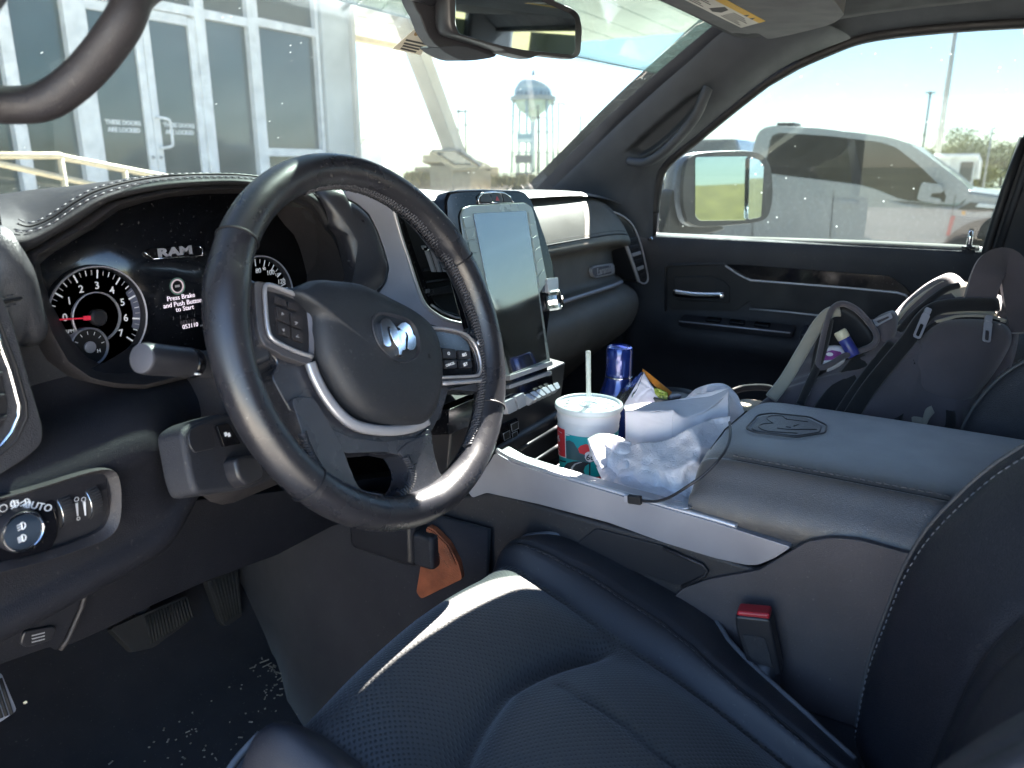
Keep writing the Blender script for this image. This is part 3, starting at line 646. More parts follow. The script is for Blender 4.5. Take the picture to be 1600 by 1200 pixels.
hpth = [U(px, py, X=X) for px, py, X in ((984, 252, .70), (1008, 254, .685), (1034, 240, .675), (1066, 209, .665), (1088, 180, .655), (1099, 155, .65), (1106, 138, .655))]
tube('grab_handle', spl(hpth, 5, False), .0105, M['pillar'], ap, n=12, sec=[(1.25*math.cos(R(a)), .9*math.sin(R(a))) for a in range(0, 360, 30)])
dp = thing('windshield_pillar', 'dark driver side windshield pillar at the top left corner', 'pillar', (-.75, .9, 1.36))
mir = [[V((-p[0], p[1]+.0, p[2])) for p in r[::4]] for r in rows]
loft('pillar_trim', mir, M['pillar'], dp, solid=-.03)
gh = thing('grab_handle', 'thick dark grab handle loop on the driver side pillar at the top left', 'grab handle', (-.66, .47, 1.53))
gp = [U(px, py, X=X) for px, py, X in ((262, -75, -.60), (214, -12, -.625), (190, 40, -.64), (134, 112, -.655), (76, 156, -.67), (20, 164, -.685), (-28, 156, -.70), (-70, 120, -.72))]
gp = [gp[0]+V((-.115, .075, .05)), gp[0]+V((-.05, .035, .03))]+gp
tube('grip', spl(gp, 6, False), .0118, M['plastic2'], gh, n=14, sec=[(1.2*math.cos(R(a)), 1.0*math.sin(R(a))) for a in range(0, 360, 24)])
gs = [p+(CAM-p).normalized()*.0122 for p in spl([tuple(q) for q in gp], 6, False) for p in [V(p)]]
tube('mould_line', gs, .0008, M['black'], gh, n=6)
box('end_cap', gp[-1]+V((-.01, 0, .005)), (.05, .04, .05), M['plastic2'], gh, bev=.012)

# ---- roof, visor, header
def rl(x, y):  # headliner height
    return 1.775-.035*max(0, (y-.1)/.45)**2-.05*(abs(x)/.66)**3
ys = [.54, .48, .41, .25, .05, -.2, -.6, -1.0, -1.4, -1.75]
rows = [[(x, y-(.095*(x/.62)**2*max(0, min(1, (y-.2)/.3))), rl(x, y)) for x in [k*.0775 for k in range(-8, 9)]] for y in ys]
hl = loft('headliner', rows, M['headliner'], solid=.03, sub=1); tag(hl, 'dark grey fabric headliner under the truck roof', 'headliner')
rf_ = loft('roof', [[(x, y-.095*(x/.625)**2*max(0, min(1, (y-.1)/.3)), 1.86-.05*(abs(x)/.75)**3-.03*max(0, y)) for x in [k*.094 for k in range(-8, 9)]] for y in (.55, .45, .2, -.2, -.8, -1.4, -1.8)], M['steel'], solid=.02)
tag(rf_, 'outer roof panel of the truck above the headliner', 'roof')
# roof rail over the passenger door (runs into the pillar)
re = [U(px, py, X=.735) for px, py in ((1245, 94), (1290, 74), (1350, 52), (1450, 38), (1600, 27), (1780, 22))]+[V((.735, -.6, 1.73)), V((.735, -1.7, 1.70))]
re = [V(p) for p in spl([tuple(q) for q in re], 5, False)]
rows = [[p+V((.05, 0, .0)), p+V((.012, 0, -.004)), p, p+V((-.02, 0, .012)), p+V((-.07, 0, .05)), V((p.x-.12, p.y, max(p.z+.065, rl(.6, p.y)+.012))), p+V((-.05, 0, .14)), p+V((.06, 0, .1))] for p in re]
rr_ = thing('roof_rail', 'dark curved roof rail trim over the passenger door window', 'roof rail', (.735, .3, 1.70))
loft('rail_trim', rows, M['pillar'], rr_, cu_=True, caps=True)
tube('rubber_seal', [V(p)+V((.012, 0, -.004)) for p in spl([tuple(U(a, b, X=c)) for a, b, c in ((1020, 330, .79), (1024, 296, .787), (1036, 257, .78), (1085, 214, .767), (1145, 164, .755), (1196, 124, .746))], 6, False)]+[p+V((.012, 0, -.006)) for p in re], .011, M['black'], rr_, n=8)
rows = [[V((-q.x, q.y, q.z)) for q in r] for r in rows]
rl2 = loft('roof_rail', rows, M['pillar'], cu_=True, caps=True); tag(rl2, 'dark roof rail trim over the open driver doorway', 'roof rail')
vz = Frame((.35, .40, 1.718), (1, 0, 0), (0, -1, -.06))   # faces down
vis = thing('sun_visor', 'grey folded sun visor with a warning label above the windshield', 'sun visor', (.35, .42, 1.72))
vo = [(930, -40), (1000, -18), (1060, 8), (1148, 50), (1158, 53), (1172, 49), (1186, 49), (1197, 56), (1212, 56), (1290, 37), (1316, 22), (1316, 12), (1290, -20), (1240, -70)]
plate('visor_pad', vz, spl(vz.trace(vo), 3), -.016, .004, mat('visor_vinyl', (.10, .105, .112), .75, grain=.4, gscale=700), vis, bev=.006, seg=3)
lab = vz.trace([(1046, -12), (1158, 43.5), (1196, 33), (1098, -20)], .0045)
lb = plate('warning_label', vz, lab, .004, .0046, mat('label_paper', (.55, .54, .50), .6), vis, bev=0)
yl = vz.trace([(1186, 36), (1196, 33), (1098, -20), (1084, -17)], .005)
plate('yellow_header', vz, yl, .0047, .0052, mat('label_yellow', (.62, .38, .05), .6), lb, bev=0)
for k in range(9):
    f0 = .08+k*.095
    def lp(a, b): # a along long side, b across
        A, B, C_, D = lab; p = V(A).lerp(V(B), a); q = V(D).lerp(V(C_), a); return tuple(p.lerp(q, b))
for a0, a1 in ((.03, .36), (.62, .93)):
    for b in range(6):
        b0 = .12+b*.09; plate('print_line', vz, [lp(a0, b0), lp(a1-.06*(b % 3), b0), lp(a1-.06*(b % 3), b0+.03), lp(a0, b0+.03)], .0047, .005, ink2, lb, bev=0)
plate('pictogram', vz, [lp(.42, .2), lp(.5, .12), lp(.56, .3), lp(.54, .6), lp(.46, .66)], .0047, .005, ink2, lb, bev=0)
for k in (0, 1): plate('warning_triangle', vz, [lp(.72+.1*k, .76), lp(.77+.1*k, .76), lp(.745+.1*k, .92)], .0053, .0056, ink2, lb, bev=0)

# ---- passenger door
DF = Frame((.79, 0, 0), (0, -1, 0), (0, 0, 1))
door = thing('passenger_door', 'black passenger door with chrome pull handle and glossy trim band', 'door', (.84, .3, .66))
prof = [(.075, 1.325), (.02, 1.327), (.004, 1.322), (-.002, 1.30), (.0, 1.27), (.012, 1.235), (.012, 1.16), (.006, 1.14), (-.02, 1.125), (-.035, 1.11), (-.035, 1.085), (-.02, 1.06), (.008, 1.03), (.012, .95), (-.008, .90), (-.02, .84), (-.02, .74), (.0, .70), (.03, .62), (.06, .58)]
rows = []
for y in [.74, .715, .70, .66, .6, .5, .4, .3, .2, .1, 0, -.06, -.1, -.13, -.16]:
    k = .015 if y in (.74, -.16) else 0
    shelf = max(0, min(1, (.66-y)/.06))*max(0, min(1, (y+.1)/.1))
    rows.append([(.79+(x if x > 0 else x*shelf)+k, y, z) for x, z in prof])
loft('door_panel', rows, M['plastic'], door, sub=1, solid=-.004)
box('outer_skin', (.885, .29, .95), (.05, .92, .74), M['steel'], door, bev=.01)
belt = [U(px, py, X=.80) for px, py in ((1062, 374), (1085, 371), (1200, 374), (1350, 379), (1480, 385), (1530, 388))]
tube('belt_strip', [p+V((.022, 0, -.004)) for p in belt], .013, mat('sunlit_belt_felt', (.30, .285, .25), .95, grain=.5, gscale=900, gkind='noise'), door, n=10, sec=[(1.6*math.cos(R(a)), .55*math.sin(R(a))) for a in range(0, 360, 30)], up=(0, 0, 1))  # felt paled to stand in for sun on the sill top
# handle bezel with stepped outline
bz = rnd(DF.trace([(1041, 416), (1130, 413), (1152, 427), (1172, 437), (1400, 456), (1420, 466), (1424, 480), (1424, 500), (1172, 480), (1172, 470), (1150, 486), (1046, 484), (1040, 470)]), .008)
DB = DF.off(.0)
plate('bezel', DF, bz, -.03, -.004, M['black'], door, bev=.005, seg=3)
tube('bezel_edge', [DF.pt(*DF.uv(px, py), .0) for px, py in ((1040, 486), (1040, 418), (1046, 414), (1130, 412), (1150, 425), (1168, 434))], .0035, M['hard'], door, n=8)
plate('gloss_band', DF, rnd(DF.trace([(1134, 413), (1170, 414), (1390, 431), (1412, 446), (1424, 460), (1176, 436)]), .004), -.01, .002, M['gloss'], door, bev=.003)
tube('chrome_line', [DF.pt(*DF.uv(px, py), .001) for px, py in ((1134, 415), (1155, 429), (1173, 438), (1240, 443), (1330, 450), (1402, 457), (1415, 461), (1422, 470))], .0028, M['silver'], door, n=8)
tube('chrome_line', [DF.pt(*DF.uv(px, py), .004) for px, py in ((1172, 482), (1230, 487), (1294, 494), (1420, 505))], .002, M['silver'], door, n=8)
cup_ = plate('handle_cup', DF, rnd(DF.trace([(1052, 432), (1110, 431), (1130, 438), (1140, 448), (1140, 474), (1060, 470), (1054, 460)]), .006), -.02, -.001, M['black'], door, bev=.003)
h0 = [DF.pt(*DF.uv(px, py), .014) for px, py in ((1056, 456), (1075, 459), (1100, 461), (1134, 461))]
tube('pull_handle', spl([tuple(p) for p in h0], 4, False), .0068, M['chrome'], door, n=12, sec=[(.5*math.cos(R(a)), 1.25*math.sin(R(a))) for a in range(0, 360, 30)], up=(0, 0, 1))
AF = Frame((.755, .5, 1.128), (0, -1, 0), (1, 0, .25))
sw = rnd([(-.16+.0, -.0), (.09, .0), (.09, .05), (-.16, .05)], .01)
SWF = Frame((.76, .56, 1.132), (0, -1, 0), (1, 0, .3))
swp = plate('switch_panel', SWF, rnd([(-.02, -.012), (.24, -.012), (.24, .03), (-.02, .03)], .008), -.01, .003, M['hard'], door, bev=.003)
for k in range(3): plate('window_switch', SWF, rrect(.035, .018, .004, cx=.06+k*.055, cy=.009), .003, .009, M['gloss'], swp, bev=.002)
tube('chrome_line', [SWF.pt(-.015, -.012, .004), SWF.pt(.235, -.012, .004)], .0016, M['steel'], door, n=6)
plate('armrest_pad', SWF, rnd([(.255, -.02), (.62, -.02), (.62, .035), (.255, .035)], .012), -.03, .006, M['leather_soft'], door, bev=.006, seg=3)
# glass and gaskets
gl_o = DF.trace([(1018, 372), (1022, 300), (1036, 256), (1085, 214), (1145, 164), (1196, 124), (1250, 94), (1350, 54), (1450, 39), (1600, 28), (1612, 190), (1540, 388)])
plate('window_glass', DF, gl_o, -.045, -.04, G_side, door, bev=0)
tube('window_channel', [DF.pt(*DF.uv(px, py), -.015) for px, py in ((1016, 376), (1019, 330), (1022, 300), (1033, 258))], .009, M['black'], door, n=8)
lp0 = U(1513, 388, X=.80); tube('lock_pin', [lp0+V((0, 0, -.01)), lp0+V((0, 0, .022)), lp0+V((0, 0, .034))], [.0052, .005, .0036], M['chrome'], door, n=12)
lathe('lock_pin_boot', [(.012, 0), (.012, .004), (.006, .006)], lp0, M['black'], door, n=14)
s0 = U(1016, 374, X=.77); lathe('trim_screw', [(.006, 0), (.006, .003), (.003, .006)], s0, M['chrome'], door, ax=(-1, -.6, .3), n=12)
bp = thing('door_pillar', 'black middle pillar between the passenger and rear doors', 'pillar', (.76, -.15, .7))
BF = Frame((.77, 0, 0), (0, -1, 0), (0, 0, 1))
q = BF.trace([(1604, 200), (1536, 392), (1500, 600), (1760, 600), (1760, 200)]); q = [q[0], q[1], (q[1][0], .7), (.36, .7), (.30, 1.72), (q[0][0]+.02, 1.72)]
plate('pillar_trim', BF, q, -.06, -.0, M['plastic'], bp, bev=.012, seg=3)
tube('door_seal', [BF.pt(*BF.uv(1600, 215), .004), BF.pt(*BF.uv(1570, 300), .004), BF.pt(*BF.uv(1542, 388), .004), BF.pt(q[1][0]+.004, .75, .004)], .008, M['black'], bp, n=8)
tube('inner_edge', [BF.pt(*BF.uv(1618, 215), .006), BF.pt(*BF.uv(1590, 300), .006), BF.pt(*BF.uv(1560, 388), .006)], .006, M['plastic'], bp, n=8)
# rear of the cab (out of frame, seen only in mirrors and as light blocker)
box('rear_door', (.84, -.85, 1.0), (.1, .98, .64), M['plastic'], None, bev=.02); tag(bpy.context.scene.objects['rear_door'], 'dark rear passenger door behind the middle pillar', 'door')
o = box('rear_door', (-.84, -.95, 1.0), (.1, .9, .64), M['plastic'], None, bev=.02); tag(o, 'dark rear door on the driver side behind the seats', 'door')
rw = thing('cab_back_wall', 'back wall of the cab with a tinted rear window', 'wall', (0, -1.6, .7))
box('lower_panel', (0, -1.62, 1.0), (1.6, .06, .7), M['plastic'], rw, bev=.02)
for sx in (-1, 1): box('corner_post', (.72*sx, -1.6, 1.55), (.2, .08, .42), M['pillar'], rw, bev=.02)
box('rear_glass', (0, -1.62, 1.53), (1.24, .006, .38), glass('rear_tint', (.13, .15, .16), .02, specks=0), rw, bev=0)
for sx in (-1, 1):
    o = box('rear_window_glass', (.80*sx, -.86, 1.5), (.006, .92, .4), glass('privacy_tint', (.15, .17, .18), .02, specks=0), None, bev=0)
    tag(o, 'tinted rear door window on the %s side' % ('passenger' if sx > 0 else 'driver'), 'window')
o = box('door_pillar', (-.77, -.42, 1.25), (.10, .16, 1.1), M['plastic'], None, bev=.02); tag(o, 'black middle pillar behind the driver doorway', 'pillar')

# ---- door mirror
mc = U(1135, 296, X=1.17)
nrm = V((-.50, -.865, .04)).normalized()
MF = nframe(mc, nrm)
dm = thing('door_mirror', 'dark passenger door mirror showing a grassy bank and sky', 'mirror', mc)
ho = spl(MF.trace([(1066, 262), (1074, 246), (1090, 239), (1130, 236), (1168, 236), (1190, 244), (1201, 264), (1204, 300), (1199, 332), (1188, 345), (1160, 350), (1110, 354), (1078, 352), (1066, 335), (1062, 300)]), 3)
hsg = mat('mirror_housing', (.07, .066, .064), .45, coat=.2)
pillow('housing', MF, ho, 0, [(1.0, .004), (.985, .010)], hsg, dm)
n = len(ho); cxm = sum(p[0] for p in ho)/n; cym = sum(p[1] for p in ho)/n
rows = [[MF.pt(cxm+(x-cxm)*s, cym+(y-cym)*s, w) for x, y in ho] for s, w in ((1, .0), (1.03, -.02), (1.0, -.06), (.85, -.10), (.5, -.125), (.05, -.13))]
loft('back_shell', rows, mat('mirror_cap_paint', (.50, .51, .52), .25, metal=.2, coat=.7), dm, cu_=True, caps=True, sub=1)
mirr = mat('mirror_silver', (.74, .84, .74), .015, metal=1, var=.01, rvar=0)
mirr2 = mat('blue_mirror_silver', (.72, .84, .95), .015, metal=1, var=.01, rvar=0)
g1 = rnd(MF.trace([(1086, 245), (1169, 244), (1166, 344), (1094, 345), (1086, 338)], .012), .008)
plate('mirror_glass', MF, g1, .008, .0125, mirr, dm, bev=.0008)
MF2 = Frame(MF.pt(*MF.uv(1184, 296, .012), .012), MF.ex.lerp(-MF.n, .0), MF.ey)
nn = (MF.n+MF.ex*.17+V((0, 0, -.06))).normalized(); MF2 = Frame(MF2.o, MF.ex-nn*MF.ex.dot(nn), MF.ey)
g2 = rnd(MF2.trace([(1171, 245), (1186, 250), (1198, 268), (1199, 310), (1194, 332), (1186, 340), (1168, 343)]), .008)
plate('blind_spot_glass', MF2, g2, -.004, .0015, mirr2, dm, bev=.0006)
arm = spl(MF.trace([(1040, 330), (1046, 300), (1062, 292), (1084, 296), (1090, 320), (1098, 345), (1130, 356), (1100, 366), (1060, 370), (1030, 372)], -.03), 3)
v, f = g_plate(MF, arm, -.07, -.02); obj('arm', v, f, hsg, dm, bev=.012, seg=3)

# ---- interior mirror and sensor housing
rn = V((-.33, -.94, -.09)).normalized(); rc = U(808, 44, Y=.60)
RF = nframe(rc, rn)
im = thing('rear_view_mirror', 'dark interior rear view mirror hanging below the windshield header', 'mirror', rc)
mo = rnd(RF.trace([(698, -22), (700, 38), (706, 54), (787, 78), (790, 83), (826, 92), (840, 86), (896, 92), (906, 84), (909, 44), (904, 22), (892, 12), (800, -24)]), .006)
pillow('housing', RF, mo, -.03, [(1.03, -.018), (1.02, -.004), (1.0, .001), (.975, .003)], M['hard'], im)
gi = rnd(RF.trace([(712, -20), (711, 38), (717, 53), (784, 72), (820, 79), (894, 86), (899, 80), (899, 30), (893, 22), (800, -20)], .004), .004)
plate('mirror_glass', RF, gi, .002, .0042, mat('dark_mirror_silver', (.34, .42, .46), .02, metal=1, var=.01, rvar=0), im, bev=.0008)
HF = Frame(U(715, 45, Y=.66), RF.ex, RF.ey)
ho2 = spl(HF.trace([(636, -30), (640, 4), (651, 24), (659, 46), (673, 67), (688, 77), (708, 88), (728, 94), (750, 92), (769, 88), (771, 81), (766, 76), (738, 66), (712, 58), (700, 44), (696, 20), (700, -30)]), 2)
ho2 = [(x+.006, y) for x, y in ho2]
v, f = g_plate(HF, ho2, -.028, 0); obj('sensor_housing', v, f, M['hard'], im, bev=.012, seg=3)
v, f = g_plate(HF, spl(HF.trace([(686, 74), (706, 71), (730, 72), (766, 86), (766, 90), (750, 93), (728, 95), (708, 89)], .001), 2), -.05, .001); obj('sensor_cover', v, f, M['pillar'], im, bev=.002)
box('hub_sun_block', (-.02, .60, 1.728), (.34, .17, .022), M['hard'], im, rot=rotm(-24, 0, 0), bev=.008)  # unseen block added to keep sun off the wheel hub
# ---- floor
fp = [(-1.7, .60), (-.3, .60), (.2, .60), (.80, .60), (.98, .645), (1.10, .74), (1.22, .90), (1.26, 1.1)]
fl_ = loft('floor', [[(x, y, z+(.16 if abs(x) < .17 and y > .6 else 0)) for y, z in fp] for x in (-.88, -.8, -.5, -.25, -.17, .17, .25, .5, .8, .93)], M['carpet'], solid=-.03); tag(fl_, kind='structure')
fw = box('firewall', (0, 1.27, 1.1), (1.7, .03, .56), M['carpet'], bev=0); tag(fw, 'dark carpeted firewall behind the pedals', 'wall')
kp = box('kick_panel', (-.845, .99, .98), (.03, .54, .82), M['plastic'], bev=.01); tag(kp, 'dark plastic kick panel beside the parking brake pedal', 'panel')
kp2_ = box('kick_panel', (.86, .99, .97), (.06, .58, .84), M['plastic'], bev=.01); tag(kp2_, 'dark plastic kick panel at the front of the passenger footwell', 'panel')
sl_ = box('door_sill', (-.84, .2, .60), (.10, 1.2, .06), M['hard'], bev=.015); tag(sl_, 'black plastic sill plate of the driver doorway', 'sill')

# open driver door, swung out left of the camera
OD = Frame((-.90, .74, 0), (-math.sin(R(82)), -math.cos(R(82)), 0), (0, 0, 1))
od = thing('driver_door', 'open driver door swung out beside the camera, its dark trim facing the cab', 'door', OD.pt(.4, .9))
plate('door_panel', OD, rnd([(0.02, .62), (.98, .62), (1.0, 1.33), (.02, 1.33)], .05), -.08, .08, M['plastic'], od, bev=.02)
tube('window_frame', [OD.pt(.02, 1.33), OD.pt(.30, 1.70), OD.pt(.60, 1.80), OD.pt(.98, 1.78), OD.pt(1.0, 1.33)], .025, M['black'], od, n=8)
plate('window_glass', OD, [(.04, 1.33), (.31, 1.68), (.60, 1.78), (.96, 1.76), (.98, 1.33)], -.003, .003, G_side, od, bev=0)
plate('armrest', OD, rnd([(.25, 1.05), (.9, 1.05), (.9, 1.13), (.25, 1.13)], .02), .08 if OD.n.y < 0 else -.14, .14 if OD.n.y < 0 else -.08, M['leather'], od, bev=.015)
# ------------------------------------------------------------------ dashboard
dash = thing('dashboard', 'black stitched leather dashboard with gauges, tall centre screen and glove box', 'dashboard', (0, .75, 1.2))
def YF(y, tilt=0): return Frame((0, y, 1.3), (1, 0, 0), (0, math.sin(R(tilt)), math.cos(R(tilt))))
# driver hood pad
cols = [((30, 408), (12, 382), (2, 352), (1, 338), (-2, 322)), ((46, 399), (30, 380), (22, 362), (28, 345), (20, 315)), ((66, 388), (52, 373), (44, 362.5), (47, 351), (40, 308)), ((100, 368), (86, 354), (80, 349), (76, 338), (70, 299)), ((138, 346), (124, 332), (118, 323), (113, 314), (104, 290)),
 ((180, 316), (165, 308), (156, 304), (146, 297), (140, 285)), ((220, 304), (212, 296), (205, 290), (195, 284), (185, 279)), ((260, 296), (256, 289), (250, 282.5), (246, 276), (235, 270.5)), ((320, 290), (318, 284), (316, 278), (314, 273), (310, 268)), ((386, 288.6), (386, 283.5), (385, 279.5), (384, 275), (382, 271)),
 ((452, 303), (455, 297), (456, 291), (455, 286), (450, 277)), ((492, 319), (495, 313), (493, 306), (486, 300), (474, 287)), ((513, 353), (517, 349), (512, 330), (503, 314), (490, 297))]
YS = (.700, .692, .705, .722, .79)
pre = [(-200, 560, -200, 470, -180, 370, -150, 350, -140, 330)]
rows = [[] for _ in range(9)]
for c in cols:
    P = [U(*p, Y=y) for p, y in zip(c, YS)]
    A2 = P[0]+V((0, .035, .004)); rows[0].append(A2); rows[1].append(P[0]+V((0, .006, -.003)))
    for k in range(1, 5): rows[k+1].append(P[k])
    x = P[4].x; rows[6].append(V((x, .90, 1.455))); rows[7].append(V((x, 1.04, 1.425))); rows[8].append(V((x*1.02, 1.20-.33*(x/.75)**2, 1.392)))
rows2 = [spl([tuple(p) for p in r], 4, False) for r in rows]
loft('hood_pad', rows2, M['hoodpad'], dash, sub=1)
st1 = [U(*c[2], Y=YS[2])+V((0, -.0022, .0006)) for c in cols[1:]]; st2 = [U(*c[3], Y=YS[3])+V((0, -.0016, .0015)) for c in cols[1:]]
stitches('stitching', spl([tuple(p) for p in st1], 8, False), M['thread'], dash, .0055, .003, .0007)
stitches('stitching', spl([tuple(p) for p in st2], 8, False), M['thread'], dash, .0055, .003, .0007)
mid = [(V(a)+V(b))/2+V((0, -.0018, .0012)) for a, b in zip(spl([tuple(p) for p in st1], 8, False), spl([tuple(p) for p in st2], 8, False))]
tube('seam', mid, .0011, M['black'], dash, n=5)
box('dash_light_block', (0, 1.03, 1.20), (1.62, .36, .34), M['black'], dash, bev=0)  # hidden box added inside the dash to stop sun leaking through
# left end of the dash top and centre / passenger top
rows = [[], [], [], [], []]
for x in [-.86, -.80, -.74, -.68, -.63, -.60]:
    for r, (y, z) in zip(rows, ((.72, 1.40), (.73, 1.44), (.80, 1.445), (1.0, 1.425), (1.20-.33*(x/.75)**2, 1.39))): r.append((x, y, z-.02*max(0, -x-.7)/.1))
loft('end_pad', rows, M['hoodpad'], dash, sub=1)
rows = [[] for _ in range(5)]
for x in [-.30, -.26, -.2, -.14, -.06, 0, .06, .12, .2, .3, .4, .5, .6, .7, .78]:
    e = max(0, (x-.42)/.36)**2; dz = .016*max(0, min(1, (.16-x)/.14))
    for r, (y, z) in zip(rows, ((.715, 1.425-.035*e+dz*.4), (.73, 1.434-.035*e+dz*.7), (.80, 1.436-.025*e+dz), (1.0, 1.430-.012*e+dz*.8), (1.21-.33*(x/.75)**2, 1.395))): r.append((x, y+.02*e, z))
loft('top_pad', rows, mat('sunlit_dusty_dash_top', (.10, .098, .095), .42, grain=.35, gscale=800, dust=.3, spec=.6), dash, sub=1)  # base lightened to carry the sun glare, dust specks over it
gr = MB()
for k in range(14): gr.add(*g_box((-.06+k*.0085, .93, 1.4325), (.004, .05, .004), rotm(0, 0, -18)))
gr.build('speaker_grille', M['black'], dash, smooth=False)
# cluster bezel and face
A_ = [c[0] for c in cols[1:]]
outer = A_+[(532, 374), (542, 408), (550, 445), (545, 490), (515, 540), (450, 575), (360, 585), (290, 592), (225, 608), (180, 606), (140, 598), (102, 570), (76, 525), (62, 480), (50, 430)]
inner = [(62, 412), (80, 397), (110, 379), (146, 357), (186, 328), (226, 316), (264, 308), (320, 303), (386, 302), (445, 315), (470, 335), (478, 370), (480, 420), (478, 470), (455, 530), (400, 552), (330, 548), (260, 560), (200, 567), (160, 567), (136, 556), (106, 520), (82, 478), (68, 440)]
cc = (270, 440); NP = 96
oo = [U(*p, Y=.705) for p in polar(outer, cc, NP)]; ii = [U(*p, Y=.785) for p in polar(inner, cc, NP)]
m1 = [U(*p, Y=.702) for p in polar([(x+(270-x)*.03, y+(440-y)*.04) for x, y in outer], cc, NP)]
ext = [p+V((0, .12, 0)) for p in oo]
loft('cluster_bezel', [ext, oo, m1, [a.lerp(b, .5) for a, b in zip(m1, ii)], ii], M['plastic2'], dash, cu_=True, sharp=60)
clu = loft('instrument_cluster', [ii, [V((p.x, p.y+.004, p.z)) for p in ii]], mat('cluster_face', (.006, .007, .010), .16, coat=.3, dust=.25), dash, cu_=True, caps=True)
CL = YF(.784)
def cuv(px, py): return CL.uv(px, py)
def gauge(cx, cy, r, name):
    g = lathe(name, [(r, -.002), (r, .006), (r*.975, .0075), (r*.93, .004), (r*.93, -.002)], CL.pt(cx, cy, .001), M['hard'], clu, ax=tuple(CL.n), n=64)
    lathe('gauge_rim', [(r, .005), (r*.985, .0082), (r*.96, .0076), (r*.965, .0055)], CL.pt(cx, cy, .001), M['steel'], clu, ax=tuple(CL.n), n=64, loop=True)
    return g
def tick(a, r0, r1, w, cx, cy, z=.0022):
    d = V((math.cos(R(a)), math.sin(R(a)))); p = V((-d.y, d.x))*w/2; c = V((cx, cy))
    return [CL.pt(*(c+d*r0-p), z), CL.pt(*(c+d*r1-p), z), CL.pt(*(c+d*r1+p), z), CL.pt(*(c+d*r0+p), z)]
tcx, tcy = cuv(149, 495); tr = .0545
gauge(tcx, tcy, tr, 'gauge_ring')
lathe('gauge_hub_ring', [(.0265, 0), (.0265, .003), (.0255, .0035), (.025, 0)], CL.pt(tcx, tcy, .001), M['steel'], clu, ax=tuple(CL.n), n=48)
mb = MB(); m2 = MB(); a0, a1 = 172, -42
for k in range(29):
    a = a0+(a1-a0)*k/28; big = k % 4 == 0
    (mb if k % 2 == 0 else m2).add(tick(a, tr*(.74 if big else .80), tr*.9, .0017 if big else .0009, tcx, tcy), [(0, 1, 2, 3)])
mb.build('tick_marks', M['white'], clu, smooth=False, kind='stuff'); m2.build('tick_marks', M['dimwhite'], clu, smooth=False, kind='stuff')
red = MB()
for k in range(12):
    b0, b1 = 30-k*4.6, 30-(k+1)*4.6
    q0 = tick(b0, tr*.76, tr*.92, .0001, tcx, tcy, .0016); q1 = tick(b1, tr*.76, tr*.92, .0001, tcx, tcy, .0016); red.add([q0[0], q0[1], q1[1], q1[0]], [(0, 1, 2, 3)])
red.build('rev_band', mat('grey_blue_band', (.10, .11, .16), .5), clu, smooth=False)
for k, s in enumerate('01234567'):
    a = a0+(a1-a0)*k/7; text('dial_number', s, CL, tcx+tr*.60*math.cos(R(a)), tcy+tr*.60*math.sin(R(a)), .0108, M['white'], clu, w=.002, bold=.0001)
text('dial_text', 'RPM', CL, tcx-.030, tcy-.010, .0052, M['white'], clu, w=.002); text('dial_text', 'x1000', CL, tcx-.029, tcy-.0145, .0036, M['dimwhite'], clu, w=.002)
obj('needle', [V(p) for p in tick(174, .008, tr*.88, .0014, tcx, tcy, .005)]+[V(p) for p in tick(174, .006, tr*.3, .0046, tcx, tcy, .0058)], [(0, 1, 2, 3), (4, 5, 6, 7)], emit('needle_red', (.55, .02, .05), .03), clu, smooth=False, solid=.0008)
lathe('needle_cap', [(.009, 0), (.009, .006), (.007, .008)], CL.pt(tcx, tcy, .001), M['hard'], clu, ax=tuple(CL.n), n=28)
sx_, sy_ = cuv(134, 541)
lathe('small_gauge_ring', [(.0205, 0), (.0205, .006), (.0195, .007), (.0185, .004), (.0185, 0)], CL.pt(sx_, sy_, .002), M['steel'], clu, ax=tuple(CL.n), n=40)
lathe('small_gauge_face', [(.0184, 0), (.0184, .0045)], CL.pt(sx_, sy_, .002), M['black'], clu, ax=tuple(CL.n), n=32)
lathe('small_gauge_hub', [(.006, 0), (.006, .002), (.0052, .0024)], CL.pt(sx_, sy_, .0068), M['steel'], clu, ax=tuple(CL.n), n=24)
mb = MB()
for a in (150, 118, 90, 62, 35, 8): mb.add([p for p in tick(a, .013, .0165, .0007, sx_, sy_, .0072)], [(0, 1, 2, 3)])
mb.build('tick_marks', M['white'], clu, smooth=False, kind='stuff'); text('dial_text', 'H', CL, sx_+.009, sy_-.006, .0055, M['white'], clu, w=.0072)
scx, scy = cuv(402, 465); gauge(scx, scy, tr, 'gauge_ring')
mb = MB()
for k in range(29): mb.add(tick(222-264*k/28, tr*(.74 if k % 2 == 0 else .80), tr*.9, .0017 if k % 2 == 0 else .0009, scx, scy), [(0, 1, 2, 3)])
mb.build('tick_marks', M['white'], clu, smooth=False, kind='stuff')
for px, py, s, z in ((387, 424, '70', .009), (402, 423, '80', .009), (411, 420, '90', .0055), (421, 426, '100', .009), (432, 429, '110', .0055), (438, 440, '120', .009), (447, 451, 'MPH', .005)):
    text('dial_number', s, CL, *cuv(px, py), z, M['white'], clu, w=.002)
